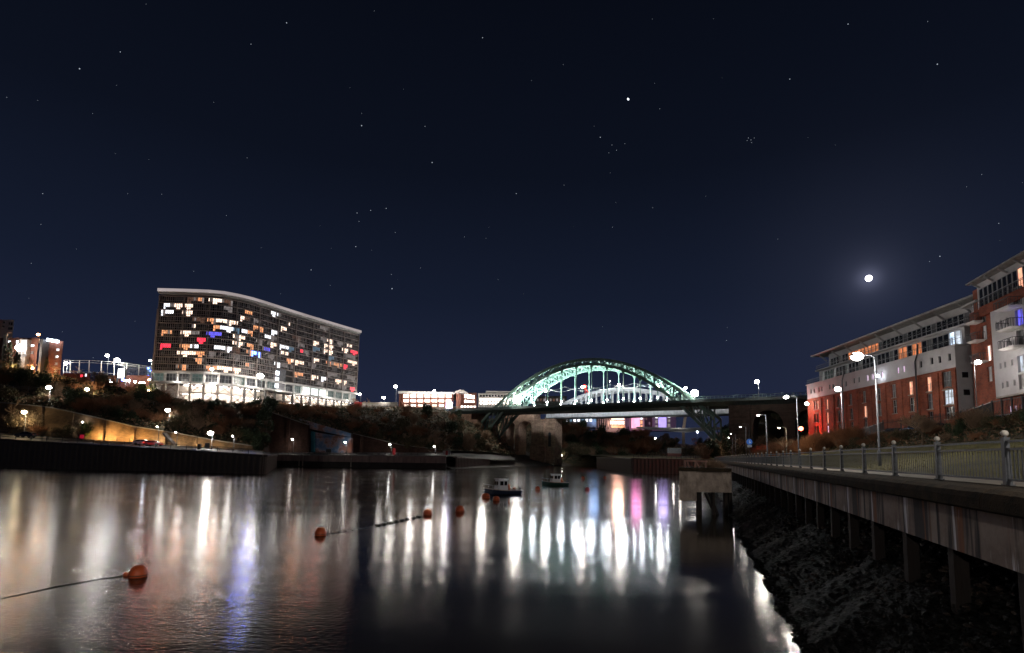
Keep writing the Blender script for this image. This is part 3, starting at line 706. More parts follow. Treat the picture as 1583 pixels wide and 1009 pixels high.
# bowstring above the deck
a0, a1 = ra(852), ra(1075); zt = rz(965, 601.5); zb_ = ZD - 1; n = 26
up = [BR(lerp(a0, a1, i / n), BB, zb_ + (zt - zb_) * (4 * (i / n) * (1 - i / n)) ** .8) for i in range(n + 1)]
for bo in (0, 9):
    b = MB()
    for i in range(n): b.bar(up[i] + BT * bo, up[i + 1] + BT * bo, .9, 1.7)
    part('bow_chord', b, PALE, rb_)
b = MB(); b.prism([up[0], up[-1], up[-1] + Vector((0, 0, -2)), up[0] + Vector((0, 0, -2))], (0, 0, 0), BT * 9); part('track_deck', b, PALE, rb_)
for i in range(3, n - 2):
    p = up[i]; f = Vector((p.x, p.y, H + zb_)); hgt = p.z - f.z
    b = MB(); b.bar(f, p, .9, .9); part('web_post', b, PALE, rb_)
    if hgt > 3:   # curved heads between posts give the round openings
        q = up[i + 1]; b = MB(); m = 8
        for s_ in (0, 1):
            pts = [p.lerp(q, j / m) for j in range(m + 1)]
            lowr = [p.lerp(q, j / m) + Vector((0, 0, -.85 - (1.6 * (1 - math.sin(math.pi * j / m))))) for j in range(m + 1)]
        for j in range(m): b.hexa([lowr[j], lowr[j + 1], lowr[j + 1] + BT * .4, lowr[j] + BT * .4], [pts[j], pts[j + 1], pts[j + 1] + BT * .4, pts[j] + BT * .4])
        part('web_head', b, PALE, rb_)
# stone viaduct with two tall arches and a river pier
vi = thing('stone_viaduct', 'old brick and stone viaduct with tall round arches beside the river', 'viaduct', BR(ra(810), BB, -6))
def VP(px, py): a = ra(px); return (a, P(px, py, BR(a, BB, 0).y).z - H)
yt = 638; zt_ = VP(815, yt)[1]; zbm = -5.5
def arch_pts(pl, pr, ptop, zbase):
    a0 = ra(pl); a1 = ra(pr); zc = VP((pl + pr) / 2, ptop)[1]; r = (a1 - a0) / 2
    return [(a0, zbase)] + [((a0 + a1) / 2 - r * math.cos(math.pi * j / 12), zc - r + r * math.sin(math.pi * j / 12)) for j in range(13)] + [(a1, zbase)]
for (l_, r_, al, ar, tp) in ((775, 799, 783, 796.5, 652.5), (799, 824, 802, 822.5, 651)):
    aa0, aa1 = ra(l_), ra(r_); ap = arch_pts(al, ar, tp, zbm)
    pts = [(aa0, zt_), (aa0, zbm)] + ap + [(aa1, zbm), (aa1, zt_)]
    for lo_, hi_ in ((0, 9),):
        b = MB(); b.prism([BR(a, BB, z) for a, z in pts], (0, 0, 0), BT * 9); part('arch_span', b, ASHLAR, vi)
    b = MB(); m_ = ap[1:-1]
    for j in range(len(m_) - 1):
        c0 = ((m_[0][0] + m_[-1][0]) / 2, m_[0][1]); ex = lambda p: (c0[0] + (p[0] - c0[0]) * 1.13, c0[1] + (p[1] - c0[1]) * 1.13)
        q0, q1 = ex(m_[j]), ex(m_[j + 1]); b.hexa([BR(m_[j][0], BB - .35, m_[j][1]), BR(m_[j + 1][0], BB - .35, m_[j + 1][1]), BR(m_[j + 1][0], BB - .002, m_[j + 1][1]), BR(m_[j][0], BB - .002, m_[j][1])],
                 [BR(q0[0], BB - .35, q0[1]), BR(q1[0], BB - .35, q1[1]), BR(q1[0], BB - .002, q1[1]), BR(q0[0], BB - .002, q0[1])])
    part('arch_ring', b, mat('arch_ring_brick', (.26, .15, .1), .9, .4, 1.4, .3), vi)
b = MB(); bprism([(ra(824), zbm), (ra(842), zbm), (ra(842), VP(830, 648)[1]), (ra(824), VP(830, 648)[1])], BB - 1.6, BB + 9, mb=b); part('river_pier', b, ASHLAR, vi)
b = MB(); bprism([(ra(823), zbm), (ra(844), zbm), (ra(844), VP(830, 690)[1]), (ra(823), VP(830, 690)[1])], BB - 2.4, BB + 10, mb=b); part('pier_plinth', b, ASHLAR, vi)
b = MB(); bprism([(ra(842), zbm), (ra(857), zbm), (ra(857), VP(850, 645)[1]), (ra(842), VP(850, 645)[1])], BB + .4, BB + 10, mb=b); part('pier_flank', b, ASHLAR, vi)
b = MB(); bprism([(ra(775), zt_ + .002), (ra(845), zt_ + .002), (ra(845), zt_ + .9), (ra(775), zt_ + .9)], BB - .7, BB + 9.6, mb=b); part('string_course', b, ASHLAR, vi)
ap = arch_pts(847.5, 851.5, 668, VP(849, 690)[1]); b = MB(); b.prism([BR(a, BB + .3, z) for a, z in ap], (0, 0, 0), BT * .08); part('blind_niche', b, DARKST, vi)

# ================================================================== FAR PEDESTRIAN BRIDGE, CITY GLOW BUILDINGS BEYOND
fb = thing('footbridge', 'slender pale footbridge with one leaning pylon beyond the railway bridge', 'footbridge', P(1050, 706, 372))
b = MB()
pts = [P(px, py, 372) for px, py in ((985, 660.5), (1020, 661.5), (1060, 662.5), (1100, 661.5), (1150, 660))]
for i in range(4): b.hexa([pts[i] + V(0, -2, -.4), pts[i + 1] + V(0, -2, -.4), pts[i + 1] + V(0, 3, -.4), pts[i] + V(0, 3, -.4)], [pts[i] + V(0, -2, .4), pts[i + 1] + V(0, -2, .4), pts[i + 1] + V(0, 3, .4), pts[i] + V(0, 3, .4)])
part('walkway', b, PALE, fb)
b = MB(); b.hexa([P(985, 662, 372), P(1058, 668.5, 372), P(1058, 668.5, 375), P(985, 662, 375)], [P(985, 661.3, 372), P(1058, 663.5, 372), P(1058, 663.5, 375), P(985, 661.3, 375)]); part('haunch', b, PALE, fb)
b = MB(); b.hexa([P(1058, 668.5, 372), P(1140, 662, 372), P(1140, 662, 375), P(1058, 668.5, 375)], [P(1058, 663.5, 372), P(1140, 661.3, 372), P(1140, 661.3, 375), P(1058, 663.5, 375)]); part('haunch', b, PALE, fb)
b = MB(); b.hexa([P(1054, 708, 371), P(1060, 708, 371), P(1060, 708, 375), P(1054, 708, 375)], [P(1054.5, 668, 371), P(1058.5, 668, 371), P(1058.5, 668, 375), P(1054.5, 668, 375)]); part('pier', b, mat('pylon_concrete', (.25, .2, .17), .8), fb)
b = MB(); b.hexa([P(1054, 663, 371), P(1059, 663, 371), P(1059, 663, 375), P(1054, 663, 375)], [P(1060, 630, 371), P(1063.5, 630, 371), P(1063.5, 630, 375), P(1060, 630, 375)]); part('pylon', b, mat('pylon_concrete', (.25, .2, .17), .8), fb)
bulb(fb, P(1050, 655, 366), 900, 'w', .4)

WM = [emit('win_warm', (1, .74, .58), 3.4, .8, 2.2), emit('win_cool', (.9, .93, 1), 3.2, .6, 2.2), emit('win_orange', (1, .42, .19), 1.9, .85, 2.2), emit('win_red', (1, .03, .06), 3.5, .3),
      emit('win_blue', (.16, .14, 1), 1.5, .5), emit('win_cyan', (.28, .5, .7), .55, .5), emit('win_dim', (.55, .28, .18), .3, .7), emit('win_bluewhite', (.1, .2, 1), 16, .4), emit('win_dimwhite', (.6, .52, .5), .5, .6)]
MI = dict(W=0, w=1, O=2, R=3, B=4, C=5, d=6, b=7, x=8)
def box_building(name, label, pl, pr, pt, pb, Y, dep, m, win=(), winmat=None, roof=None, cat='building', wframe=True):
    a = P(pl, pt, Y); c = P(pr, pt, Y); z0 = P((pl + pr) / 2, pb, Y).z
    t = thing(name, label, cat, ((a.x + c.x) / 2, Y, z0))
    b = MB(); b.hexa([(a.x, Y, z0), (c.x, Y, z0), (c.x + dep * c.x / Y, Y + dep, z0), (a.x + dep * a.x / Y, Y + dep, z0)], [(a.x, Y, a.z), (c.x, Y, c.z), (c.x + dep * c.x / Y, Y + dep, c.z), (a.x + dep * a.x / Y, Y + dep, a.z)])
    part('wall', b, m, t)
    for (x0, x1, y0, y1, k) in win:
        q = P(x0, y1, Y); r = P(x1, y0, Y); b = MB(); b.box(((q.x + r.x) / 2, Y - .1, (q.z + r.z) / 2), (r.x - q.x, .16, r.z - q.z))
        mt = k if not isinstance(k, str) else (WM[MI[k]] if k in MI else DARKG)
        fo = part('window', b, mt, t)
        if wframe:
            f = MB(); w_ = (r.x - q.x); h_ = r.z - q.z; cx_, cz_ = (q.x + r.x) / 2, (q.z + r.z) / 2
            f.box((cx_, Y - .16, cz_), (.09, .14, h_)); f.box((cx_, Y - .17, q.z), (w_ + .3, .3, .14)); f.box((cx_, Y - .17, r.z), (w_ + .2, .2, .1))
            put('frame', f.mesh('frame', FRAME, t.location), fo)
    if roof: 
        b = MB(); zz = max(a.z, c.z); b.box(((a.x + c.x) / 2, Y + dep / 2 - .6, zz + .35), (c.x - a.x + 1.6, dep + 2.4, .66)); part('roof', b, roof, t)
    return t
BLK = mat('grey_cladding', (.14, .14, .15), .7, .2); CREAM = mat('cream_cladding', (.4, .36, .33), .8, .15)
b2 = [(862 + i * 6.2, 865.5 + i * 6.2, 646, 651.5, 'c' if 0 else ('w' if i % 3 else 'C')) for i in range(10)]
box_building('office_block', 'low office block with a row of small lit windows under the railway bridge', 858, 922, 640, 660, 420, 20, BLK, b2, wframe=False)
w3 = [(922.5 + i * 3.4, 924 + i * 3.4, 642 + i * .1, 663, 'k') for i in range(6)] + [(945, 965, 645.5, 648.5, 'W'), (943, 965, 650.5, 655.5, 'W'), (945, 966, 657.5, 661, 'O')]
box_building('office_block', 'office block with bright white-orange horizontal strips of lit floors', 921, 967, 640, 668, 430, 20, BLK, w3, wframe=False)
box_building('city_tower', 'dark narrow block between the bright strips and the pink-lit building', 966.5, 973, 636, 668, 432, 15, mat('slate_cladding', (.05, .06, .09), .7))
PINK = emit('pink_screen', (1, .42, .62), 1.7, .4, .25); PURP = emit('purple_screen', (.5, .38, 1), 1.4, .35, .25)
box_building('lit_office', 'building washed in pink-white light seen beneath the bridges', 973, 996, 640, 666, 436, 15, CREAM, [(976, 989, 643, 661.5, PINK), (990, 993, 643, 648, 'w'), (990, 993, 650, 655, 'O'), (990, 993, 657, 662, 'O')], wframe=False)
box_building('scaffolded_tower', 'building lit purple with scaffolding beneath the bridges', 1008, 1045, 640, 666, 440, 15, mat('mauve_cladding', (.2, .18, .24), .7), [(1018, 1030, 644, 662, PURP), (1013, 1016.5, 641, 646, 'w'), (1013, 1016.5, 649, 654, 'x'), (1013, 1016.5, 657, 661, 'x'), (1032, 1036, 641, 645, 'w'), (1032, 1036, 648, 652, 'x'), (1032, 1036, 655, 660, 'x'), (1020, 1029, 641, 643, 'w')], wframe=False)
box_building('dark_office', 'unlit office block left of the purple building', 996, 1008, 641, 666, 442, 15, mat('brown_cladding', (.09, .06, .06), .8), [(998, 1000, 645, 649, 'd'), (1003, 1005, 652, 656, 'd')], wframe=False)
for px, pw, cc in ((955, 19000, (1, .5, .36)), (983, 5000, (1, .25, .6)), (1024, 4000, (.6, .45, 1)), (918, 3200, (.35, .55, 1))):  # added lights without fixtures, colouring the water streaks below the offices
    L = bulb(None, P(px, 652, 418), pw, 'w', 4.0); L.data.color = cc; L.name = 'added_reflection_light'
# low shed roofs seen behind the bridge on the left
box_building('shed_roof_building', 'low dark building with a shallow roof seen left under the arch', 826, 876, 612, 628, 400, 30, mat('dark_slate', (.07, .065, .06), .8), [(830 + i * 5, 832.5 + i * 5, 616, 620, 'd' if i % 2 else 'x') for i in range(9)], wframe=False)
# tower crane with red light
cr_ = thing('tower_crane', 'distant red-lit crane jib seen under the arch', 'crane', P(905, 640, 520))
b = MB(); b.bar(P(906, 640, 520), P(904, 598, 520), .8); part('mast', b, RUST, cr_)
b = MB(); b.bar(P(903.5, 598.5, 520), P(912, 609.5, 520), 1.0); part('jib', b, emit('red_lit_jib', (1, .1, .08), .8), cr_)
b = MB(); b.ball(P(903.5, 597.5, 519), 1.3); part('warning_light', b, EMR, cr_)
b = MB(); b.ball(P(912.5, 609, 519), .9); part('warning_light', b, emit('lamp_pink', (1, .6, .6), 20), cr_)
bulb(cr_, P(903.5, 597.5, 515), 2500, 'r', .5)
# crane-like rusty digger and container by the water
ct = thing('container_hut', 'pale steel container hut by the far river bank', 'container', P(1043.5, 706, 300))
a = P(1034, 706, 300); c = P(1053, 692.5, 300); 
b = MB(); b.box(((a.x + c.x) / 2, 301.5, a.z + (c.z - a.z) * .7), (c.x - a.x, 3, (c.z - a.z) * .6)); part('upper_panel', b, mat('container_grey', (.3, .32, .34), .6), ct)
b = MB(); b.box(((a.x + c.x) / 2, 301.5, a.z + (c.z - a.z) * .2), (c.x - a.x, 3, (c.z - a.z) * .398)); part('lower_panel', b, mat('container_red', (.22, .08, .07), .6), ct)
b = MB()
for i in range(12): b.box((lerp(a.x, c.x, (i + .5) / 12), 299.97, (a.z + c.z) / 2), (.12, .05, c.z - a.z - .2))
part('corrugation', b, DARKST, ct, kind='stuff')
bulb(None, P(1040, 680, 294), 500, 'w', .2).name = 'yard_lamp_bulb'

# ================================================================== SHEET-PILE QUAYS
SHEET = mat('rusty_sheet_pile', (.16, .125, .105), .75, .5, 1.0, .4, stretch=(1, 1, .3), c2=(.085, .072, .066))
def sheet_wall(name, label, p0, p1, z0a, z0b, zbot, pitch=1.45, cap=.45, capm=None):
    """corrugated steel piles from p0 to p1 (x, y), top heights z0a..z0b"""
    p0 = Vector((*p0, 0)); p1 = Vector((*p1, 0)); d = p1 - p0; L = d.length; d.normalize(); nrm = Vector((d.y, -d.x, 0)); n = max(1, int(L / pitch)); az = math.atan2(d.y, d.x)
    t = thing(name, label, 'quay wall', ((p0 + p1) / 2)); hh = max(z0a, z0b) - zbot
    pts = [(0, 0), (.22 * pitch, 0), (.36 * pitch, -.42), (.64 * pitch, -.42), (.78 * pitch, 0), (pitch, 0), (pitch, .3), (0, .3)]
    b = MB(); b.prism([Vector((x, y, 0)) for x, y in pts], (0, 0, 0), (0, 0, 1)); me = b.mesh('sheet_pile', SHEET)
    for i in range(n):
        q = p0 + d * (L * i / n); z = lerp(z0a, z0b, i / n) - .02
        put('sheet_pile', me, t, Vector((q.x, q.y, zbot)) - t.location, az, (L / n / pitch, 1, z - zbot - cap * .5))
    b = MB(); b.prism([p0 + nrm * .5 + V(0, 0, z0a - cap), p0 - nrm * 1.0 + V(0, 0, z0a - cap), p0 - nrm * 1.0 + V(0, 0, z0a + .05), p0 + nrm * .5 + V(0, 0, z0a + .05)], p0 + V(0, 0, z0a), p1 + V(0, 0, z0b))
    part('capping_beam', b, capm or CONC, t); return t
DC = mat('dark_concrete_cap', (.12, .1, .09), .85, .4, 1, .3)
e0, e1, e2 = hrow(0, -120), hrow(0, 0), hrow(0, 408)
sheet_wall('sheet_pile_quay', 'long dark rusty sheet-pile quay on the left bank', (e1.x, e1.y - .3), (e2.x, e2.y - .3), e1.z, e2.z, -.6, capm=DC)
sheet_wall('sheet_pile_return', 'short return of the dark sheet-pile quay running back to the concrete quay', (e2.x + .3, e2.y), (e2.x - 24, 184), e2.z, H - .9, -.6, capm=DC)
e3, e4 = hrow(0, 415), hrow(0, 690)
cq = thing('concrete_quay', 'grey concrete quay wall with tide-stained foot on the left bank', 'quay wall', ((e3.x + e4.x) / 2 - 4, (e3.y + e4.y) / 2, 0))
QC = mat('tidal_concrete', (.34, .26, .23), .85, .4, .7, .5, stretch=(1, 1, .25), c2=(.18, .14, .13))
TIDE = mat('tide_black_concrete', (.03, .028, .026), .7, .5, .8, .5)
n = 7
qs = [Vector((e3.x - 32, e3.y, e3.z))] + [hrow(0, lerp(415, 690, i / n)) for i in range(n + 1)]
for i in range(len(qs) - 1):
    p, q = qs[i], qs[i + 1]; d = (q - p).normalized() * .14
    b = MB(); b.hexa([p + d + V(0, -.4, 2.0 - p.z), q - d + V(0, -.4, 2.0 - q.z), q - d + V(0, 1, 2.0 - q.z), p + d + V(0, 1, 2.0 - p.z)], [p + d + V(0, -.4, -.25), q - d + V(0, -.4, -.25), q - d + V(0, 1, -.25), p + d + V(0, 1, -.25)]); part('wall_panel', b, QC, cq)
    b = MB(); b.hexa([p + V(0, -.25, -p.z - 1), q + V(0, -.25, -q.z - 1), q + V(0, 1, -q.z - 1), p + V(0, 1, -p.z - 1)], [p + V(0, -.25, 1.99 - p.z), q + V(0, -.25, 1.99 - q.z), q + V(0, 1, 1.99 - q.z), p + V(0, 1, 1.99 - p.z)]); part('tidal_footing', b, TIDE, cq)
    b = MB(); b.hexa([p + V(0, -.6, -.24), q + V(0, -.6, -.24), q + V(0, 1, -.24), p + V(0, 1, -.24)], [p + V(0, -.6, .05), q + V(0, -.6, .05), q + V(0, 1, .05), p + V(0, 1, .05)]); part('coping', b, CONC, cq)
for px in (463, 468.5, 543):
    p = P(px, 710, 184.4); b = MB(); b.bar((p.x, 184.2, .3), (p.x, 184.2, H - 1.2), .35, .3); part('fender_post', b, mat('pale_timber', (.3, .26, .22), .8), cq)
pa = P(705, 706, 200); pb_ = P(757, 709, 236)
sheet_wall('sheet_pile_quay', 'short sheet-pile quay with a pale cap left of the viaduct', (pa.x, pa.y), (pb_.x, pb_.y), pa.z, pb_.z, -.6, capm=CONC)
b = MB()
sheet_wall('sheet_pile_quay', 'dark sheet-pile quay behind the jetty block', (40.5, 178), (68, 178), H - .15, H - .15, -.6, pitch=1.2, cap=.3, capm=DC)
sheet_wall('sheet_pile_return', 'side of the dark sheet-pile quay behind the jetty, running away upstream', (40.5, 250), (40.5, 178.3), H - .15, H - .15, -.6, pitch=1.2, cap=.3, capm=DC)
def hrail(name, label, pts, h=1.15, sp=2.2, rails=(1.12, .6), r=.04, m=DARKST):
    t = thing(name, label, 'railing', pts[0]); 
    for z in rails:
        b = MB()
        for i in range(len(pts) - 1): b.bar(pts[i] + V(0, 0, z), pts[i + 1] + V(0, 0, z), r * 1.4, r * 1.6)
        part('rail', b, m, t)
    b0 = MB(); b0.box((0, 0, h / 2), (r * 2.2, r * 2.2, h)); me = b0.mesh('post', m)
    for i in range(len(pts) - 1):
        d = pts[i + 1] - pts[i]; n = max(1, int(d.length / sp))
        for k in range(n): put('post', me, t, pts[i] + d * (k / n) - t.location)
    return t
hrail('quay_railing', 'thin dark railing along the top of the left sheet-pile quay', [hill(px, .02) for px in range(0, 409, 24)], r=.05)
hrail('quay_railing', 'thin railing along the concrete quay below the painted wall', [hill(px, .02) for px in range(416, 690, 30)], r=.05, m=STEEL)
hrail('road_railing', 'dark railing between the riverside road and the brick retaining wall', [hill(px, .8) for px in range(0, 250, 20)], r=.05, sp=2.6)
hrail('park_railing', 'thin railing on the quay behind the jetty block', [V(41 + i * 3.2, 178.6, H - .15) for i in range(9)], r=.05, sp=1.6)
# ================================================================== CURVED APARTMENT BUILDING
BRICKL = brick_mat('red_brick_lit', (.3, .1, .055), (.2, .07, .04), (.22, .17, .14), .7, .24)
ec = [(-134.5, 206, 0), (-132.6, 200.3), (-113, 201.5), (-106, 206), (-101.6, 213), (-95, 228), (-86.7, 245), (-76.4, 264.5)]
EROOF = [444, 444, 449, 455, 463, 480.5, 495, 512]
ec = [(P(791.5 + 820 * e_[0] / e_[1], ry, e_[1]).x, e_[1]) for e_, ry in zip(ec, EROOF)]
def spline(pts, n):
    out = []
    for i in range(len(pts) - 1):
        p0 = pts[max(0, i - 1)]; p1 = pts[i]; p2 = pts[i + 1]; p3 = pts[min(len(pts) - 1, i + 2)]
        for k in range(n):
            t = k / n; f = lambda a, b, c, d: .5 * (2 * b + (c - a) * t + (2 * a - 5 * b + 4 * c - d) * t * t + (3 * b - a - 3 * c + d) * t ** 3)
            out.append(Vector((f(p0[0], p1[0], p2[0], p3[0]), f(p0[1], p1[1], p2[1], p3[1]), 0)))
    out.append(Vector((*pts[-1][:2], 0))); return out
line = spline([Vector((x[0], x[1], 0)) for x in ec[1:]], 12)
acc = [0]
for i in range(1, len(line)): acc.append(acc[-1] + (line[i] - line[i - 1]).length)
def along(s):
    s = max(0, min(acc[-1] - 1e-4, s)); i = 1
    while acc[i] < s: i += 1
    t = (s - acc[i - 1]) / (acc[i] - acc[i - 1]); return line[i - 1].lerp(line[i], t)
LT = acc[-1]
NB = 20; BWD = LT / NB
Z0, Z1, NF = 30.2, 59.3, 11; FH = (Z1 - Z0) / NF
ap_ = thing('apartment_building', 'large curved apartment block with a white roof line and scattered coloured lit windows', 'apartment building', (-105, 225, H + 18))
nodes = [along(BWD * i) for i in range(NB + 1)]
DKP = mat('dark_spandrel', (.09, .08, .075), .6, .3, .5); SLAB = mat('balcony_slab', (.36, .3, .28), .7, .25, .6)
WHS = mat('white_cladding', (.6, .58, .57), .6, .08, .3)
def inward(i0, i1): 
    d = (nodes[i1] - nodes[i0]).normalized(); return Vector((-d.y, d.x, 0))   # towards the inside of the block
def ring(off): 
    out = []
    for i in range(NB + 1):
        n = inward(max(0, i - 1), min(NB, i + 1)); out.append(nodes[i] + n * off)
    return out
def band(name, off0, off1, za, zb, m, i0=0, i1=NB, par=ap_, lab=None):
    b = MB(); A = ring(off0); B = ring(off1)
    for i in range(i0, i1): b.hexa([A[i] + V(0, 0, H + za), A[i + 1] + V(0, 0, H + za), B[i + 1] + V(0, 0, H + za), B[i] + V(0, 0, H + za)], [A[i] + V(0, 0, H + zb), A[i + 1] + V(0, 0, H + zb), B[i + 1] + V(0, 0, H + zb), B[i] + V(0, 0, H + zb)])
    return part(name, b, m, par, label=lab)
band('core_wall', .55, 16, 25.76, 60.3, DKP)
band('roof', -1.9, 17, 60.35, 61.6, WHS)
band('roof_edge_painted_glow', -1.97, -1.9, 60.4, 61.55, emit('painted_uplight_glow', (1, .86, .86), .42, .25, .1))  # fascia given a faint emission in place of uplighting falling on it
band('roof_soffit', -1.2, 1.2, 59.75, 60.34, mat('soffit', (.5, .48, .46), .7, .1))
for f in range(NF + 1): band('floor_slab', -.25, .54, Z0 + FH * f - .42, Z0 + FH * f + .0, SLAB)
# window bay mesh: 4 panes with mullions, transom and a low rail; unit width BWD, height FH
def bay_mesh(w, h, door):
    b = MB(); h = h - .42; n = 6; pw = w / n
    for k in range(n):
        lowz = .0 if (k in (door, door + 1)) else h * .36
        b.add([(k * pw, .25, lowz), ((k + 1) * pw, .25, lowz), ((k + 1) * pw, .25, h), (k * pw, .25, h)], [(0, 1, 2, 3)], k + 1)
        if lowz: b.add([(k * pw, .2, 0), ((k + 1) * pw, .2, 0), ((k + 1) * pw, .2, lowz), (k * pw, .2, lowz)], [(0, 1, 2, 3)], 7)
    for k in range(n + 1): b.box((k * pw, .14, h / 2), (.14 if k in (0, n) else .09, .26, h))
    b.box((w / 2, .14, h * .36), (w, .22, .1)); b.box((w / 2, .16, h * .72), (w, .12, .06))
    b.box((w / 2, -.12, h * .42), (w, .04, .06))
    return b.mesh('window', [FRAME_D] + [DARKG] * 6 + [DKP])
FRAME_D = mat('window_frame_brown', (.42, .37, .36), .5, .2, 2)
bays = {d: bay_mesh(1.0 * BWD, FH, d) for d in (1, 2)}
lit = []
Z = lambda *r: lit.extend(r)
Z((110,165,172,'W'),(280,350,140,'d'),(350,400,140,'O'),(430,525,145,'W'),(525,605,155,'d'),(885,965,250,'w'),(105,175,215,'w'),(175,230,218,'W'),(240,315,222,'W'),(370,415,228,'O'),(700,745,245,'O'),
  (100,175,265,'w'),(235,310,270,'W'),(315,400,278,'d'),(420,470,283,'O'),(470,545,290,'W'),(550,680,305,'W'),(690,720,278,'d'),(305,325,328,'W'),(465,510,340,'O'),(515,615,348,'w'),(755,815,350,'O'),(960,1015,352,'W'),
  (90,165,368,'O'),(225,300,375,'W'),(305,355,377,'x'),(410,520,385,'B'),(620,655,372,'C'),(675,710,375,'w'),(710,750,385,'O'),(885,920,378,'w'),(845,880,415,'w'),(350,400,430,'R'),(612,685,412,'W'),(1185,1225,455,'W'),(1290,1340,440,'W'),(1240,1290,435,'x'),
  (85,160,470,'R'),(220,290,480,'O'),(295,345,480,'w'),(612,685,462,'W'),(715,745,485,'O'),(880,920,472,'W'),(950,1000,490,'w'),(1000,1040,500,'C'),(840,875,512,'B'),(1180,1225,500,'C'),(1265,1335,480,'W'),(1395,1435,508,'W'),(1460,1500,525,'R'),(1430,1460,478,'W'),
  (480,600,500,'w'),(610,660,515,'d'),(705,740,530,'O'),(745,805,543,'b'),(950,1000,538,'W'),(1260,1330,518,'W'),(1290,1325,570,'C'),(210,330,530,'W'),(335,395,535,'O'),(340,390,585,'O'),(1030,1110,600,'W'),(1000,1030,590,'O'),(1190,1220,590,'W'),(1440,1495,603,'W'),
  (1280,1350,610,'O'),(1340,1400,625,'O'),(1400,1425,630,'R'),(200,285,632,'O'),(395,490,643,'O'),(500,655,660,'W'),(697,735,632,'O'),(905,945,622,'w'),(945,990,635,'x'),(1050,1110,697,'O'),(1170,1220,720,'W'),(1250,1280,732,'w'),(1350,1420,757,'W'),(1380,1420,795,'x'),(1455,1485,812,'R'),(1220,1250,770,'x'),
  (480,505,490,'W'),(1080,1120,480,'x'),(1095,1105,515,'R'),(880,920,430,'x'),(1040,1090,440,'d'),(1240,1290,355,'x'),(780,840,440,'x'),(550,600,215,'x'),(870,905,560,'x'),(1100,1150,545,'x'),(1150,1200,640,'x'),(1300,1350,690,'x'),(1430,1480,720,'x'),(1000,1050,660,'x'),(1360,1400,460,'x'),(1420,1480,560,'x'),(600,650,560,'x'),(430,470,560,'x'),(820,880,490,'x'),(440,480,400,'B'),(760,800,300,'x'))
lit = [(230 + a / 4.656, 230 + c / 4.656, 430 + y / 4.656, k) for a, c, y, k in lit]
rr = random.Random(11); nlit = 0
for f in range(NF):
    for i in range(NB):
        a, c = nodes[i], nodes[i + 1]; zc = Z0 + FH * (f + .5)
        mid = (a + c) / 2; pxm, _ = proj(mid + V(0, 0, H))
        if 418 < pxm < 443 and f < 2: continue
        d = c - a; o = put('window', bays[1 + (i % 2)], ap_, a + V(0, 0, H + Z0 + FH * f) - ap_.location, math.atan2(d.y, d.x), (d.length / BWD, 1, 1))
        for k in range(6):
            q = a.lerp(c, (k + .5) / 6) + V(0, 0, H + zc); x, y = proj(q); y0 = proj(q + V(0, 0, FH / 2))[1]; half = abs(y - y0)
            m = None
            for (l0, l1, ly, kk) in lit:
                if l0 - 1.2 < x < l1 + 1.2 and abs(ly - y) < half * .95: m = WM[MI[kk]]; break
            if m is None: m = GLASS2 if rr.random() < .35 else DARKG
            else:
                nlit += 1
                if rr.random() < .16: m = WM[MI['x']]
            o.material_slots[k + 1].link = 'OBJECT'; o.material_slots[k + 1].material = m
for (px_, py_, cc_, pw_) in ((397, 547, (.1, .2, 1), 4200), (256, 531, (1, .2, .15), 1500), (290, 565, (1, .38, .2), 1800), (345, 570, (1, .4, .2), 1800), (470, 560, (1, .45, .25), 2000), (500, 564, (1, .3, .2), 1300)):  # coloured spots added just off lit windows to tint the river reflections
    u_ = min(range(len(line)), key=lambda q: abs(proj(line[q] + V(0, 0, H + 45))[0] - px_)); p_ = P(px_, py_, line[u_].y - 1.6)
    L = bulb(ap_, p_, pw_, 'w', .5, spot=70, aim=V(-20, 20, 0)); L.data.color = cc_; L.name = 'added_reflection_spot'
for i in range(0, NB + 1, 2):
    n = inward(max(0, i - 1), min(NB, i + 1)); p = nodes[i]; az = math.atan2(n.y, n.x)
    b = MB(); b.box(p + n * .1 + V(0, 0, H + (Z0 + Z1) / 2), (1.1, .32, Z1 - Z0), az); part('party_fin', b, SLAB, ap_)
# end faces
na = inward(0, 1); d = (nodes[1] - nodes[0]).normalized()
b = MB(); p = nodes[0] - d * 1.0; b.prism([p + na * .3 + V(0, 0, H + 18), p + na * 15 + V(0, 0, H + 18), p + na * 15 + V(0, 0, H + 54), p + na * .3 + V(0, 0, H + 54)], (0, 0, 0), d * .99); part('end_wall', b, mat('pale_end_wall', (.38, .33, .3), .8, .15), ap_)
for f in range(9):
    for k in (2.2, 6.0, 11):
        b = MB(); q = p - d * .04 + na * k + V(0, 0, H + Z0 - 3 + FH * f + 1.3); b.box(q, (.12, 1.3, 1.5), math.atan2(d.y, d.x)); part('end_window', b, DARKG if (f, k) != (5, 2.2) else WM[0], ap_)
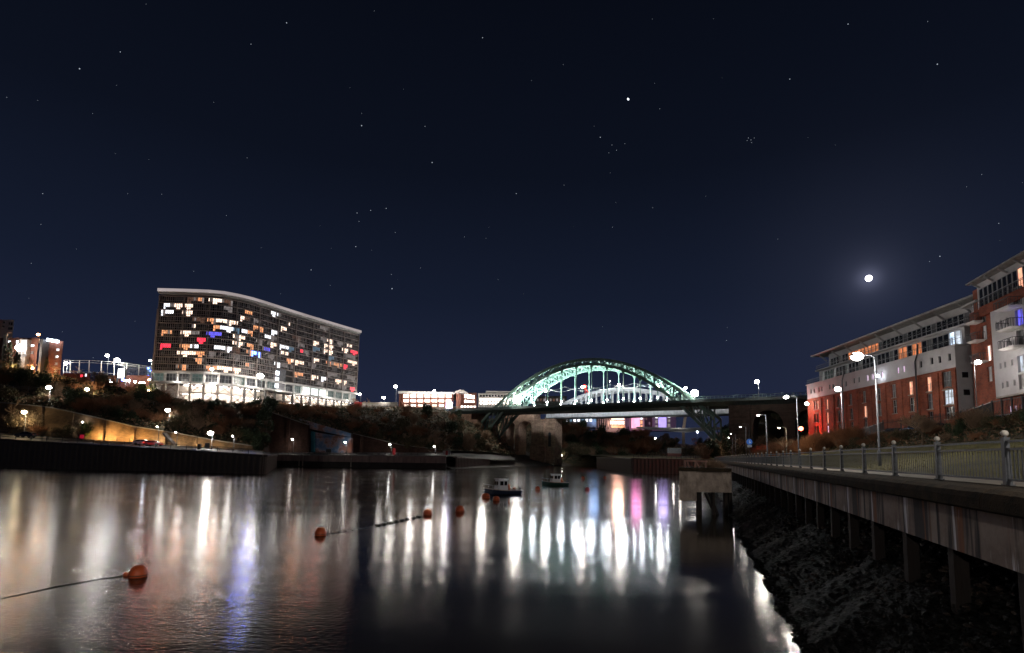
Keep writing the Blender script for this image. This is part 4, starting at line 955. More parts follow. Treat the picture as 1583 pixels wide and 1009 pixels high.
# podium: white slab, columns, glazing, bright car-park bays beneath
band('podium_slab', -2.2, 1, 25.1, 25.75, WHS); band('upper_slab', -1.6, .5, Z0 - 1.25, Z0 - .45, WHS)
bG = WM[1]
GDIM = emit('lobby_green', (.35, .5, .45), .28, .6); LOB = emit('lobby_bright', (.85, 1, .94), 3.2, .35)
A = ring(-.6); Bq = ring(.2)
for i in range(NB):
    pxm, _ = proj((nodes[i] + nodes[i + 1]) / 2 + V(0, 0, H + 27))
    core = 418 < pxm < 443
    m = LOB if 466 < pxm < 500 else (GDIM if pxm > 455 else (GLASS2 if i % 3 else GDIM))
    if core: m = CONC
    b = MB(); b.hexa([Bq[i] + V(0, 0, H + 25.76), Bq[i + 1] + V(0, 0, H + 25.76), Bq[i + 1] + V(0, .3, H + 25.76), Bq[i] + V(0, .3, H + 25.76)], [Bq[i] + V(0, 0, H + 28.9), Bq[i + 1] + V(0, 0, H + 28.9), Bq[i + 1] + V(0, .3, H + 28.9), Bq[i] + V(0, .3, H + 28.9)]); g = part('lobby_glazing', b, m, ap_)
    if not core:
        b = MB()
        for k in range(1, 4): q = Bq[i].lerp(Bq[i + 1], k / 4); b.box(q + V(0, -.1, H + 27.3), (.12, .16, 3.1))
        b.bar(Bq[i] + V(0, -.12, H + 27.6), Bq[i + 1] + V(0, -.12, H + 27.6), .12, .1); put('mullion', b.mesh('mullion', FRAME, ap_.location), g)
        b = MB(); b.tube([A[i] + V(0, 0, H + 25.75), A[i] + V(0, 0, H + Z0 - 1.25)], .45, 10); part('column', b, WHS, ap_)
# grey stair core in the notch with three lit landings
ci = [i for i in range(NB) if 418 < proj((nodes[i] + nodes[i + 1]) / 2 + V(0, 0, H + 27))[0] < 443]
if ci:
    b = MB(); a, c = ring(-.9)[ci[0]], ring(-.9)[ci[-1] + 1]; b.hexa([a + V(0, 0, H + 25.8), c + V(0, 0, H + 25.8), c + V(-1, .8, H + 25.8), a + V(-1, .8, H + 25.8)], [a + V(0, 0, H + Z0 + FH * 2 - .5), c + V(0, 0, H + Z0 + FH * 2 - .5), c + V(-1, .8, H + Z0 + FH * 2 - .5), a + V(-1, .8, H + Z0 + FH * 2 - .5)]); part('stair_core', b, mat('core_grey', (.22, .22, .24), .7), ap_)
    for k in range(3):
        q = a.lerp(c, .09) + V(0, -.15, H + 27.6 + 2.7 * k); b = MB(); b.box(q, (1.6, .3, 1.7), math.atan2((c - a).y, (c - a).x)); part('landing_window', b, emit('landing_white', (.85, .9, 1), 4, .2), ap_)
CPI = mat('car_park_wall', (.5, .43, .38), .8, .2, .5); BRD = mat('cross_brace_steel', (.3, .22, .19), .6)
C0 = ring(-.4); C1 = ring(5.0)
b = MB()
for i in range(NB):
    q = [C1[i], C1[i + 1], C1[i + 1] + V(0, .3, 0), C1[i] + V(0, .3, 0)]
    b = MB(); b.hexa([v + V(0, 0, H + 17) for v in q], [v + V(0, 0, H + 25.05) for v in q]); part('car_park_back_wall', b, CPI, ap_)
    q = [C0[i], C0[i + 1], C1[i + 1], C1[i]]
    b = MB(); b.hexa([v + V(0, 0, H + 21.6) for v in q], [v + V(0, 0, H + 22.0) for v in q]); part('car_park_deck', b, CPI, ap_)
    pxm, _ = proj((nodes[i] + nodes[i + 1]) / 2 + V(0, 0, H + 23)); bright = 1.0 if (330 > pxm > 268 or pxm > 450) else (.9 if 330 < pxm < 405 else .12)
    a, c = C0[i], C0[i + 1]; d = (c - a); az = math.atan2(d.y, d.x)
    b = MB(); b.box(a + V(0, 0, H + 21), (.8, .7, 8), az); part('car_park_pier', b, DKP if pxm > 380 else CPI, ap_)
    for zl, zh in ((22.1, 25.0), (18.2, 21.5)):
        if (i + (zl > 20)) % 2 == 0 or pxm > 450:
            b = MB(); b.bar(a.lerp(c, .12) + V(0, 0, H + zl), a.lerp(c, .9) + V(0, 0, H + zh), .22); b.bar(a.lerp(c, .12) + V(0, 0, H + zh), a.lerp(c, .9) + V(0, 0, H + zl), .22); part('cross_brace', b, BRD, ap_)
        b = MB(); b.bar(a.lerp(c, .1) + V(0, 0, H + zl + .9), a.lerp(c, .93) + V(0, 0, H + zl + .9), .1, .08); part('guard_rail', b, FRAME, ap_)
        if bright > .3:
            q = C0[i].lerp(C1[i + 1], .5)
            b = MB(); e = d.normalized() * 1.6; b.bar(q - e + V(0, 0, H + zh - .25), q + e + V(0, 0, H + zh - .25), .3, .14); part('tube_light', b, emit('tube_light', (1, .93, .88), 12), ap_)
            bulb(ap_, q + V(0, 0, H + zh - .8), 900 * bright, 'w', .4)
for fi in (.35, .6, .85):
    q = along(LT * fi); bulb(ap_, q + V(3, -6, H + 27.4), 250, 'w', .3)
# podium lamps: one row of soffit lights
for fi in (.08, .22, .38, .52, .66, .8, .93):
    q = along(LT * fi); n = V(.7, -.7, 0); L = bulb(ap_, q + n * 4 + V(0, 0, H + 26.2), 500, 'w', .4)
# red car-park door end
q = ring(-.8)[NB]; b = MB(); b.box(q + V(1.2, -1.5, H + 24.2), (3.4, 1.2, 1.8), .3); part('red_kiosk_door', b, emit('red_kiosk', (.9, .05, .06), .5), ap_)

# ================================================================== LEFT CITY BUILDINGS
BK = brick_mat('red_brick_far', (.25, .1, .07), (.18, .07, .05), (.14, .1, .08), 1.4, .5)
def zz(*r): return [(480 * 0 + x0 / 7.208, x1 / 7.208, 480 + y0 / 7.208, 480 + y1 / 7.208, k) for x0, x1, y0, y1, k in r]
w1 = zz((96,122,335,360,'w'),(86,110,412,436,'x'),(350,385,378,402,'w'),(352,376,455,480,'x'))
bbk = box_building('brick_building', 'red brick block with a tall bright glazed stairwell on the cliff at far left', -60, 60, 522, 590, 184, 30, BK, w1)
w2 = zz((510,532,404,428,'w'),(500,524,482,504,'x'),(635,662,424,450,'w'),(626,650,502,526,'w'),(618,642,582,604,'x'),(612,636,655,680,'d'))
box_building('brick_building', 'lower red brick block with a glowing roof sign, right of the glazed stairwell', 62.5, 98, 527, 590, 186, 30, BK, w2)
b = MB(); ybox(b, 59.6, 62.8, 524, 590, 183.4, 186); tag(put('dark_pier', b.mesh('dark_pier', DKP)), 'dark vertical strip between the two red brick blocks at far left', 'wall')
b = MB(); ybox(b, 2.5, 6, 515, 590, 183.3, 184); part('dark_strip', b, DKP, bbk)
st = thing('glazed_stairwell', 'bright glazed stairwell bay with a lattice of panes on the red brick block', 'stairwell', P(33, 585, 183))
b = MB(); ybox(b, 24, 42, 524, 585, 182.2, 183.9); part('bay_body', b, mat('stair_grey', (.3, .27, .25), .7), st)
for i in range(4):
    for j in range(5):
        x = 24.8 + i * 4.3; y = 526 + j * 5.2
        if (i * 3 + j * 5) % 7 == 3: continue
        b = MB(); ybox(b, x, x + 3.4, y, y + 4, 182.05, 182.19); part('pane', b, WM[1] if j < 3 else WM[8], st)
bulb(st, P(30, 539, 179), 1500, 'w', .4); bulb(st, P(20, 566, 178), 1800, 'o', .4); bulb(st, P(85, 574, 179), 1300, 'o', .4); bulb(st, P(50, 570, 180), 2200, 'o', .4)
b = MB(); b.ball(P(30, 537.5, 181), 1.1, 12, 8); part('lamp_globe', b, EMW, st)
b = MB(); b.ball(P(50, 569, 181), .45, 10, 8); part('lamp_globe', b, EMO, st)
rs = thing('roof_sign', 'long glowing white sign on the roof edge of the lower brick block', 'sign', P(82, 528, 185))
b = MB(); b.bar(P(73, 524.7, 185), P(90.5, 528, 185), .5, 1.0); part('light_box', b, emit('sign_bluewhite', (.75, .85, 1), 12), rs)
b = MB(); b.bar(P(73, 526.5, 185), P(73, 529, 185), .2); b.bar(P(90, 529, 185), P(90, 531, 185), .2); part('bracket', b, DARKST, rs)
box_building('pale_apartment_block', 'pale apartment block with small balconies behind the brick block at top far left', 0.5, 22, 494, 522, 215, 15, WHITEP, [(5, 8, 497, 500, 'k'), (4, 7, 503.5, 506.5, 'k'), (13.5, 20, 498, 503, 'k'), (13, 19.5, 505.5, 510, 'k'), (12, 18, 513, 516, 'd')])
box_building('red_wall_block', 'sliver of a dark red block at the extreme left edge', -30, 0.5, 493, 522, 214, 15, mat('dark_red', (.2, .05, .05), .8), [(-20, -16, 497, 501, 'k')])
# low brick yard walls, lit sign hoarding, netting frame
box_building('low_brick_wall', 'long low red brick yard building lit by small lamps, left of the curved block', 164, 232, 580, 606, 205, 4, BK, [(169, 171, 586, 590, 'w')], cat='wall')
box_building('low_brick_wall', 'low reddish wall beside the red brick block', 98, 140, 577, 592, 205, 3, BK, [(125, 128, 579, 583, 'R'), (132, 134, 577.5, 582, 'w')], cat='wall')
box_building('low_brick_hut', 'small brick hut under the glowing hoarding', 178, 184, 585, 594, 203, 3, brick_mat('orange_brick', (.34, .15, .08), (.28, .12, .07), (.2, .15, .1)), cat='hut')
hd = thing('lit_hoarding', 'glowing white rectangular hoarding on the cliff top', 'billboard', P(187, 585, 202))
b = MB(); ybox(b, 181, 192.5, 570, 583.5, 201.8, 202.3); part('face', b, emit('hoarding_white', (.93, .95, 1), 6, .15, .15), hd)
b = MB(); ybox(b, 180.6, 181, 569.5, 592, 201.7, 202.4); part('post', b, DARKST, hd)
b = MB(); ybox(b, 192.5, 192.9, 569.5, 592, 201.7, 202.4); part('post', b, DARKST, hd)
b = MB(); ybox(b, 187.6, 191, 584.5, 588.5, 201.6, 202); part('small_panel', b, WM[7], hd)
nf = thing('net_frame', 'tall thin steel net frame running along the cliff top left of the curved block', 'fence', P(165, 590, 210))
fx = [(99, 556.5), (109, 557), (123, 557), (138, 557), (157, 558), (177, 559.5), (196, 561.5), (215, 564), (236, 567)]
for i, (px, py) in enumerate(fx):
    b = MB(); b.bar(P(px, py, 210), P(px - 1.5, 596, 210), .22); part('mast', b, FRAME, nf)
for dy in (0, 3.3, 18):
    b = MB()
    for i in range(len(fx) - 1): b.bar(P(fx[i][0], fx[i][1] + dy, 210), P(fx[i + 1][0], fx[i + 1][1] + dy, 210), .1)
    part('top_cable' if dy < 10 else 'mid_cable', b, FRAME, nf)
b = MB()
for k in range(15):
    b.bar(P(186, 563 + k * 2, 209.8), P(236, 568 + k * 2, 209.8), .05)
part('netting', b, FRAME, nf, kind='stuff')
# office tower sliver left of the curved block
box_building('glass_office', 'sliver of a bluish lit office between the net frame and the curved block', 226, 236, 565, 600, 260, 12, mat('blue_cladding', (.08, .1, .13), .5), [(228 + (i % 2) * 4, 231 + (i % 2) * 4, 568 + (i // 2) * 4, 570.5 + (i // 2) * 4, 'C' if i % 3 else 'b') for i in range(14)], wframe=False)

# ================================================================== LIT BUILDINGS BETWEEN THE APARTMENTS AND THE BRIDGE
WB = emit('blazing_window', (1, .86, .76), 5.5, .25, .4)
wins = []
for i in range(7):
    x0 = 624 + i * 10.9
    wins += [(x0, x0 + 8.6, 609.5, 614.3, WB), (x0, x0 + 8.6, 617.4, 621.2, WB), (x0 + .5, x0 + 8, 625, 628, WB if i % 2 else WM[0])]
lb_ = box_building('lit_brick_building', 'long two-storey brick building with blazing lit bands, right of the curved block', 617, 701, 607.3, 634, 300, 30, BK, wins, wframe=False)
b = MB(); ybox(b, 615.5, 702, 605.8, 607.6, 298.6, 332); part('eaves', b, WHS, lb_)
b = MB(); b.prism([P(622, 606, 300), P(640, 604.2, 300), P(652, 604.5, 300), P(662, 606, 300)], (0, 0, 0), (0, 20, 0)); part('hipped_roof', b, mat('roof_tile', (.12, .07, .05), .8), lb_)
for i in range(8):
    b = MB(); x = 621.5 + i * 10.9; ybox(b, x - 1.0, x + .6, 608, 632, 299.2, 299.9); part('brick_pier', b, BK, lb_)
for px in (640, 668, 692): bulb(lb_, P(px, 612, 291), 4500, 'w', .5)
b = MB(); ybox(b, 704.5, 711.5, 608.5, 632, 297, 303); dt = part('drum_wall', b, BK, lb_)
b = MB(); c = P(711, 610, 305)
arc = [P(701, 608, 299)] + [P(701 + 22 * j / 10, 608 - 5.6 * math.sin(math.pi * (.08 + .84 * j / 10)), 299) for j in range(11)] + [P(723, 608, 299)]
b.prism(arc, (0, 0, 0), (0, 18, 0)); part('curved_roof', b, mat('pale_roof', (.6, .55, .52), .7), lb_)
wins = [(718 + i * 4.1, 721 + i * 4.1, 608.6 + i * .8, 615 + i * .5, WB) for i in range(4)] + [(718 + i * 4.1, 721 + i * 4.1, 618 + i * .5, 622, WB) for i in range(4)] + [(712 + i * 5, 715.5 + i * 5, 627, 629.5, WB) for i in range(5)]
box_building('lit_brick_wing', 'lower brick wing with tall lit windows stepping down towards the bridge', 712, 737, 607, 632, 303, 20, BK, wins, wframe=False)
sc_ = thing('advertising_screen', 'glowing purple-white advertising screen in front of the lit brick building', 'screen', P(694, 632, 292))
b = MB(); ybox(b, 689.5, 699.3, 621.5, 630.8, 291.8, 292.2); part('screen_face', b, emit('screen_purple', (.72, .66, 1), 9), sc_)
b = MB(); ybox(b, 693.5, 695, 631, 636, 291.9, 292.3); part('post', b, DARKST, sc_)
wins = []
for j in range(3):
    for i in range(14): wins.append((742 + i * 4.6, 744.8 + i * 4.6, 610.5 + j * 5.2, 613 + j * 5.2 + (1 if j else 0), DARKG if j == 0 else WB))
box_building('pale_office', 'pale office block with rows of square windows behind the left foot of the arch', 739, 806, 607.5, 630, 380, 20, mat('pale_stone', (.5, .46, .44), .8, .1), wins, wframe=False)
b = MB(); ybox(b, 751, 806, 604.8, 607.3, 382, 398); tag(put('roof_storey', b.mesh('roof_storey', mat('pale_stone', (.5, .46, .44)))), 'set-back top storey of the pale office block', 'building')
for px in (745, 765, 790): bulb(None, P(px, 622, 360), 4500, 'w', .6).name = 'forecourt_lamp_bulb'
box_building('garden_wall', 'low pale garden wall between the curved block and the lit brick building', 552, 615, 621.5, 629.5, 268, 3, CONC, cat='wall')

# ================================================================== BRICK RETAINING WALLS on the left bank
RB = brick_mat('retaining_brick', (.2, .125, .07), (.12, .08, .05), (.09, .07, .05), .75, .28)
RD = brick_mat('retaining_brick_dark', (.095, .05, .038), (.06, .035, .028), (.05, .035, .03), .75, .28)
def strip_wall(name, label, pxs, m, r0=1, dy=-.9, cap=None, r1=2):
    t = thing(name, label, 'wall', hill(pxs[len(pxs) // 2], r0) + V(0, dy, 0))
    b = MB()
    for a, c in zip(pxs, pxs[1:]):
        A0, A1, C0_, C1_ = hill(a, r0), hill(a, r1), hill(c, r0), hill(c, r1)
        b.hexa([A0 + V(0, dy, -1), C0_ + V(0, dy, -1), C0_ + V(0, .3, -1), A0 + V(0, .3, -1)], [A1 + V(0, dy, 0), C1_ + V(0, dy, 0), C1_ + V(0, .3, 0), A1 + V(0, .3, 0)])
    part('wall_face', b, m, t)
    b = MB()
    for a, c in zip(pxs, pxs[1:]): b.bar(hill(a, r1) + V(0, dy + .2, .12), hill(c, r1) + V(0, dy + .2, .12), .8, .25)
    part('coping', b, cap or CONC, t)
    for k, a in enumerate(pxs[1:-1]):
        if k % 2: continue
        A0, A1 = hill(a, r0), hill(a, r1)
        if A1.z - A0.z < 2: continue
        b = MB(); b.box((A0.x, A0.y + dy - .2, (A0.z + A1.z) / 2 - .3), (1.2, .4, A1.z - A0.z)); part('buttress', b, m, t)
    return t
strip_wall('retaining_wall', 'long brick retaining wall sloping down beside the riverside road, glowing golden at its right end', list(range(-200, 409, 24)) + [408], RB)
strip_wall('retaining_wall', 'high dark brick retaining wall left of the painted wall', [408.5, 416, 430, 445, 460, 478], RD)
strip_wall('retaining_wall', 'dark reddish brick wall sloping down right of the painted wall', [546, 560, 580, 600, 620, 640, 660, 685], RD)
# mural wall
mu = thing('painted_wall', 'brick wall with a faded blue and pink painted mural and a small recess', 'wall', hill(510, 1) + V(0, -1.5, 0))
def mural():
    m = bpy.data.materials.new('mural_paint'); m.use_nodes = True; n = m.node_tree.nodes; l = m.node_tree.links; b = n['Principled BSDF']; b.inputs['Roughness'].default_value = .9
    tc = n.new('ShaderNodeTexCoord'); z = n.new('ShaderNodeTexNoise'); z.inputs['Scale'].default_value = .22; z.inputs['Detail'].default_value = 6; z.inputs['Roughness'].default_value = .6; l.new(tc.outputs['Object'], z.inputs[0])
    r = n.new('ShaderNodeValToRGB'); e = r.color_ramp.elements; e[0].position = .36; e[0].color = (.08, .16, .3, 1); e[1].position = .64; e[1].color = (.3, .13, .09, 1)
    for p, c in ((.45, (.18, .24, .36)), (.5, (.34, .25, .27)), (.56, (.22, .12, .1))): q = e.new(p); q.color = (*c, 1)
    l.new(z.outputs[0], r.inputs[0]); l.new(r.outputs[0], b.inputs['Base Color']); return m
MUR = mural(); TEAL = mat('teal_paint', (.04, .2, .26), .8, .3, .5)
def ppoly(name, pts, Y, dep, m, par):
    b = MB(); b.prism([P(x, y, Y) for x, y in pts], (0, 0, 0), (0, dep, 0)); return part(name, b, m, par)
YM = 196.5
ppoly('upper_band', [(478, 662.5), (541, 676), (541, 669.5), (522, 664), (462, 647), (462, 655)], YM - .4, 1.5, MUR, mu)
ppoly('face', [(487, 700), (544, 700), (544, 677), (541, 676.2), (487, 668)], YM, 1.5, MUR, mu)
ppoly('teal_pier', [(480.5, 700), (486.8, 700), (486.8, 667.5), (480.5, 666)], YM - .5, 2, TEAL, mu)
ppoly('brick_end', [(478, 700), (480.3, 700), (480.3, 666), (478, 663)], YM - .3, 2, RD, mu)
ppoly('recess', [(504, 700), (512, 700), (512, 694), (504, 694)], YM - .15, .1, DARKST, mu)
ppoly('ledge', [(487, 675.6), (527, 675.6), (527, 675), (487, 675)], YM - .35, .3, RD, mu)
# wall-top path on the crest
hrail('cliff_path_railing', 'pale thin railing of the path high on the wooded slope', [hill(px, interp(px, [0, 240, 400], [3.0, 3.1, 3.2])) + V(0, -1, 1.0) for px in range(0, 300, 24)], r=.05, m=CONC, sp=3)
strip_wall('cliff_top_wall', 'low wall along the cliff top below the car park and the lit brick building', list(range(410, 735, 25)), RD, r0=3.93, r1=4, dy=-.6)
# stair flight cutting down the golden wall
sf = thing('stone_steps', 'flight of stone steps cutting down the golden retaining wall', 'steps', P(262, 686, 147.5))
for i in range(16):
    x = 254 + i * 1.05; y = 669.5 + i * 1.15
    b = MB(); a = P(x, y, 147.6); b.box((a.x, 147.6, a.z), (.5, 1.6, .3)); part('step', b, CONC, sf)
# ================================================================== RIGHT: BRICK AND WHITE APARTMENTS
BRICKR = brick_mat('red_brick', (.30, .068, .035), (.2, .048, .028), (.14, .09, .07), .5, .17)
class Facade:
    def __init__(s, a, b):
        s.a = Vector((*a, 0)); s.d = Vector((b[0] - a[0], b[1] - a[1], 0)); s.L = s.d.length; s.d.normalize(); s.n = Vector((-s.d.y, s.d.x, 0))
        if s.n.x > 0: s.n = -s.n
        s.az = math.atan2(s.d.y, s.d.x)
    def uz(s, px, py):
        r = ray(px, py); o = Vector((0, 0, 0)); t = s.a.dot(s.n) / r.dot(s.n); p = r * t; return (p - s.a).dot(s.d), p.z
    def w(s, u, z, o=0.): return s.a + s.d * u + s.n * o + Vector((0, 0, H + z))
    def box(s, b, u0, u1, z0, z1, o0, o1, mi=0):
        b.hexa([s.w(u0, z0, o0), s.w(u1, z0, o0), s.w(u1, z0, o1), s.w(u0, z0, o1)], [s.w(u0, z1, o0), s.w(u1, z1, o0), s.w(u1, z1, o1), s.w(u0, z1, o1)], mi)
    def wall(s, b, u0, u1, z0, z1, holes, dep=.35):
        """wall sheet with real openings and reveals"""
        us = sorted({u0, u1} | {h[0] for h in holes} | {h[1] for h in holes}); zs = sorted({z0, z1} | {h[2] for h in holes} | {h[3] for h in holes})
        us = [u for u in us if u0 <= u <= u1]; zs = [z for z in zs if z0 <= z <= z1]
        for i in range(len(us) - 1):
            # merge vertically
            j = 0
            while j < len(zs) - 1:
                um = (us[i] + us[i + 1]) / 2
                inh = lambda zm: any(h[0] < um < h[1] and h[2] < zm < h[3] for h in holes)
                if inh((zs[j] + zs[j + 1]) / 2): j += 1; continue
                k = j
                while k < len(zs) - 2 and not inh((zs[k + 1] + zs[k + 2]) / 2): k += 1
                b.quad(s.w(us[i], zs[j]), s.w(us[i + 1], zs[j]), s.w(us[i + 1], zs[k + 1]), s.w(us[i], zs[k + 1])); j = k + 1
        for h in holes:
            a, c, d, e = s.w(h[0], h[2]), s.w(h[1], h[2]), s.w(h[1], h[3]), s.w(h[0], h[3]); o = -s.n * dep
            for p, q in ((a, c), (c, d), (d, e), (e, a)): b.quad(p, q, q + o, p + o)
    def window(s, par, hole, pane, name='window', frame=None, sill=True, nv=1, nh=1, dep=.3):
        u0, u1, z0, z1 = hole; b = MB(); s.box(b, u0, u1, z0, z1, -dep, -dep - .06); o = part(name, b, pane, par)
        f = MB(); t = .07
        for k in range(nv + 2): u = lerp(u0, u1, k / (nv + 1)); s.box(f, u - t / 2, u + t / 2, z0, z1, -dep + .002, -dep + .08)
        for k in range(nh + 2): z = lerp(z0, z1, k / (nh + 1)); s.box(f, u0, u1, z - t / 2, z + t / 2, -dep + .002, -dep + .075)
        put('frame', f.mesh('frame', frame or FRAME, par.location), o)
        if sill: q = MB(); s.box(q, u0 - .12, u1 + .12, z0 - .16, z0 - .01, -dep + .05, .1); put('sill', q.mesh('sill', CONC, par.location), o)
        return o
F1 = Facade((P(1480, 600, 84).x, 84), (P(1249, 645, 133).x, 133)); L1 = F1.L
GB = 3.2; ZB, ZW, ZP1, ZP2, ZR = 15.3, 18.85, 22.3, 25.4, 26.3
bd1 = thing('apartment_building', 'long red brick and white apartment block with two setback top floors on the right bank', 'apartment building', F1.w(L1 / 2, GB, -8))
s6 = lambda x, y: (1230 + x / 3.153, 380 + y / 3.153)
def hole(F, x, y, w_, h_): u, z = F.uz(*s6(x, y)); return (u - w_ / 2, u + w_ / 2, z - h_ / 2, z + h_ / 2)
HB = []   # brick storey windows: x, y in the zoomed view, width, height, pane
WL = emit('win_pink_lit', (1, .45, .28), 1.7, .5); WLP = emit('win_lilac_lit', (.85, .62, .85), 1.5, .4); WLW = emit('win_white_lit', (.8, .88, 1), 1.1, .7)
for x, y, w_, h_, m in ((93,777,.9,2.1,GLASS2),(106,775,.9,2.1,WL),(153,771,1.0,2.3,WL),(208,760,1.2,2.4,GLASS2),(267,748,1.2,2.4,GLASS2),(333,735,1.2,2.4,GLASS2),(405,722,1.2,2.4,DARKG),(478,706,1.25,2.5,GLASS2),(560,692,1.2,2.4,WL),(649,673,1.2,2.5,WL),(737,655,2.0,2.9,GLASS2),
    (95,838,.9,2.0,DARKG),(108,838,.9,2.0,GLASS2),(155,838,1.0,2.6,WL),(211,828,1.3,2.5,DARKG),(272,818,1.2,2.4,DARKG),(339,808,1.2,2.4,WL),(408,797,1.2,2.4,GLASS2),(483,783,1.3,2.5,DARKG),(566,772,1.3,2.5,DARKG),(655,757,1.3,2.6,GLASS2),(745,735,2.1,2.5,WLW),
    (96,895,.8,1.6,DARKG),(110,895,.8,1.6,DARKG),(157,893,1.1,1.6,WLP),(214,883,1.1,1.6,DARKG),(275,875,1.1,1.6,DARKG),(341,862,1.1,1.6,DARKG),(752,812,2.1,2.0,DARKG),(660,830,1.1,1.6,DARKG),(570,845,1.1,1.6,DARKG)):
    HB.append((hole(F1, x, y, w_, h_), m))
HW = []
for x, y, m in ((75,709,0),(90,706,0),(113,700,0),(127,697,0),(165,687,0),(182,684,0),(245,672,0),(284,657,0),(308,652,0),(350,643,1),(375,637,1),(420,627,1),(498,606,1),(526,599,1),(580,585,1),(610,577,0),(664,560,0),(702,553,0),(750,541,0)):
    HW.append((hole(F1, x, y, .62, 1.15), WLP if m else DARKG))
b = MB(); F1.wall(b, 0, L1, GB, ZB, [h for h, m in HB]); part('brick_wall', b, BRICKR, bd1)
b = MB(); F1.wall(b, 0, L1, ZB, ZW, [h for h, m in HW]); part('white_wall', b, WHITEP, bd1)
for h, m in HB:
    big = h[1] - h[0] > 1.8; o = F1.window(bd1, h, m, nv=2 if big else 1, nh=1)
    q = MB(); n = 6; u0, u1, z1 = h[0], h[1], h[3]; r = .28       # segmental brick arch over the window
    for k in range(n):
        ua, ub = lerp(u0 - .1, u1 + .1, k / n), lerp(u0 - .1, u1 + .1, (k + 1) / n); za = z1 - .12 + r * math.sin(math.pi * k / n); zb_ = z1 - .12 + r * math.sin(math.pi * (k + 1) / n)
        q.hexa([F1.w(ua, za, 0), F1.w(ub, zb_, 0), F1.w(ub, zb_, .06), F1.w(ua, za, .06)], [F1.w(ua, za + .3, 0), F1.w(ub, zb_ + .3, 0), F1.w(ub, zb_ + .3, .06), F1.w(ua, za + .3, .06)])
    put('arch_head', q.mesh('arch_head', mat('arch_brick', (.2, .08, .05), .9, .3, 3), bd1.location), o)
for h, m in HW: F1.window(bd1, h, m, sill=False, nv=0, nh=0, dep=.2)
def fpart(F, nm, u0, u1, z0, z1, o0, o1, m, par=None): b = MB(); F.box(b, u0, u1, z0, z1, o0, o1); return part(nm, b, m, par or bd1)
# end and back walls
fpart(F1, 'end_wall', -.002, .4, GB, ZW, -17, -.002, WHITEP)
for (x, y) in ((828, 628), (836, 713)):
    px, py = s6(x, y); p = P(px, py, 83.8); b = MB(); b.box((p.x, 83.93 + (p.x - F1.a.x) * -.02, p.z), (.9, .2, .9)); part('end_window', b, DARKG, bd1)
fpart(F1, 'inner_wall', .4, L1, GB, ZW, -17, -16.6, WHITEP); fpart(F1, 'far_end_wall', L1 - .4, L1, GB, ZW, -16.6, -.4, WHITEP)
fpart(F1, 'terrace', -.3, L1 + .3, ZW, ZW + .25, -17, .12, WHITEP)
# pilasters and pipes
for x in (125, 185, 245, 302, 370, 441, 521, 603, 700, 786):
    u, _ = F1.uz(*s6(x, 760)); fpart(F1, 'pilaster', u - .16, u + .16, GB, ZB - .25, .001, .14, BRICKR)
for x, y in ((233, 700), (592, 640)):
    u, _ = F1.uz(*s6(x, y)); b = MB(); b.tube([F1.w(u, GB, .2), F1.w(u, ZW - 1, .2), F1.w(u - .8, ZW + .5, .2), F1.w(u - .8, ZW + 2, .1)], .12, 6); part('rain_pipe', b, DARKST, bd1)
fpart(F1, 'cornice', 0, L1, ZB - .22, ZB + .05, .001, .12, BRICKR)
# set-back floors
def glazing(F, par, u0, u1, z0, z1, off, n, mats, lab='window'):
    F2 = Facade((0, 0), (1, 1)); F2.a = F.a + F.n * off; F2.d = F.d; F2.n = F.n; F2.az = F.az; F2.L = F.L
    for k in range(n):
        a = lerp(u0, u1, k / n); c = lerp(u0, u1, (k + 1) / n); m = mats(k, n, (a + c) / 2)
        F2.window(par, (a + .06, c - .06, z0, z1), m, sill=False, nv=0, nh=1, dep=-.06)
fpart(F1, 'setback_wall', 1.0, L1 - 1.5, ZW + .25, ZP1, -16, -2.4, WHITEP); fpart(F1, 'upper_setback_wall', -2.5, L1 - 4, ZP1 + .25, ZR - .2, -16, -3.6, WHITEP)
fpart(F1, 'upper_terrace', -2.5, L1 - 1.2, ZP1, ZP1 + .25, -16, -1.6, WHITEP)
u_a = F1.uz(*s6(450, 540))[0]; u_b = F1.uz(*s6(585, 510))[0]; u_c = F1.uz(*s6(610, 500))[0]
ORG = emit('win_orange_room', (1, .3, .1), .9, .6, 1.0); BLW = emit('win_blue_white_room', (.66, .8, 1), 2.2, .8, .9)
def m1(k, n, u):
    if 2 < u < u_c * .62: return BLW if k % 5 else WLW
    if u_b * .98 < u < u_a * 1.02: return ORG if k % 3 else DARKG
    return GLASS2 if k % 4 == 1 else DARKG
glazing(F1, bd1, 1.6, L1 - 3, ZW + .5, ZP1 - .45, -2.38, 34, m1)
u_d, u_e = F1.uz(*s6(355, 520))[0], F1.uz(*s6(272, 545))[0]
def m2(k, n, u): return ORG if u_d * 1.1 < u < u_e * 1.25 else (GLASS2 if k % 6 == 2 else DARKG)
glazing(F1, bd1, -1.5, L1 - 5, ZP1 + .5, ZR - 1.5, -3.58, 36, m2)
fpart(F1, 'roof', -4.0, L1 - .2, ZR - .12, ZR + .16, -17, -1.3, mat('roof_grey', (.2, .2, .2), .7)); fpart(F1, 'roof_edge', -4.1, L1, ZR - .05, ZR + .2, -1.3, -1.15, mat('zinc', (.3, .3, .3), .5))
for k in range(9):
    u = lerp(1, L1 - 3, k / 8); b = MB(); b.bar(F1.w(u, ZR - 1.6, -3.6), F1.w(u, ZR - .2, -1.8), .14, .3); part('eaves_bracket', b, FRAME, bd1)
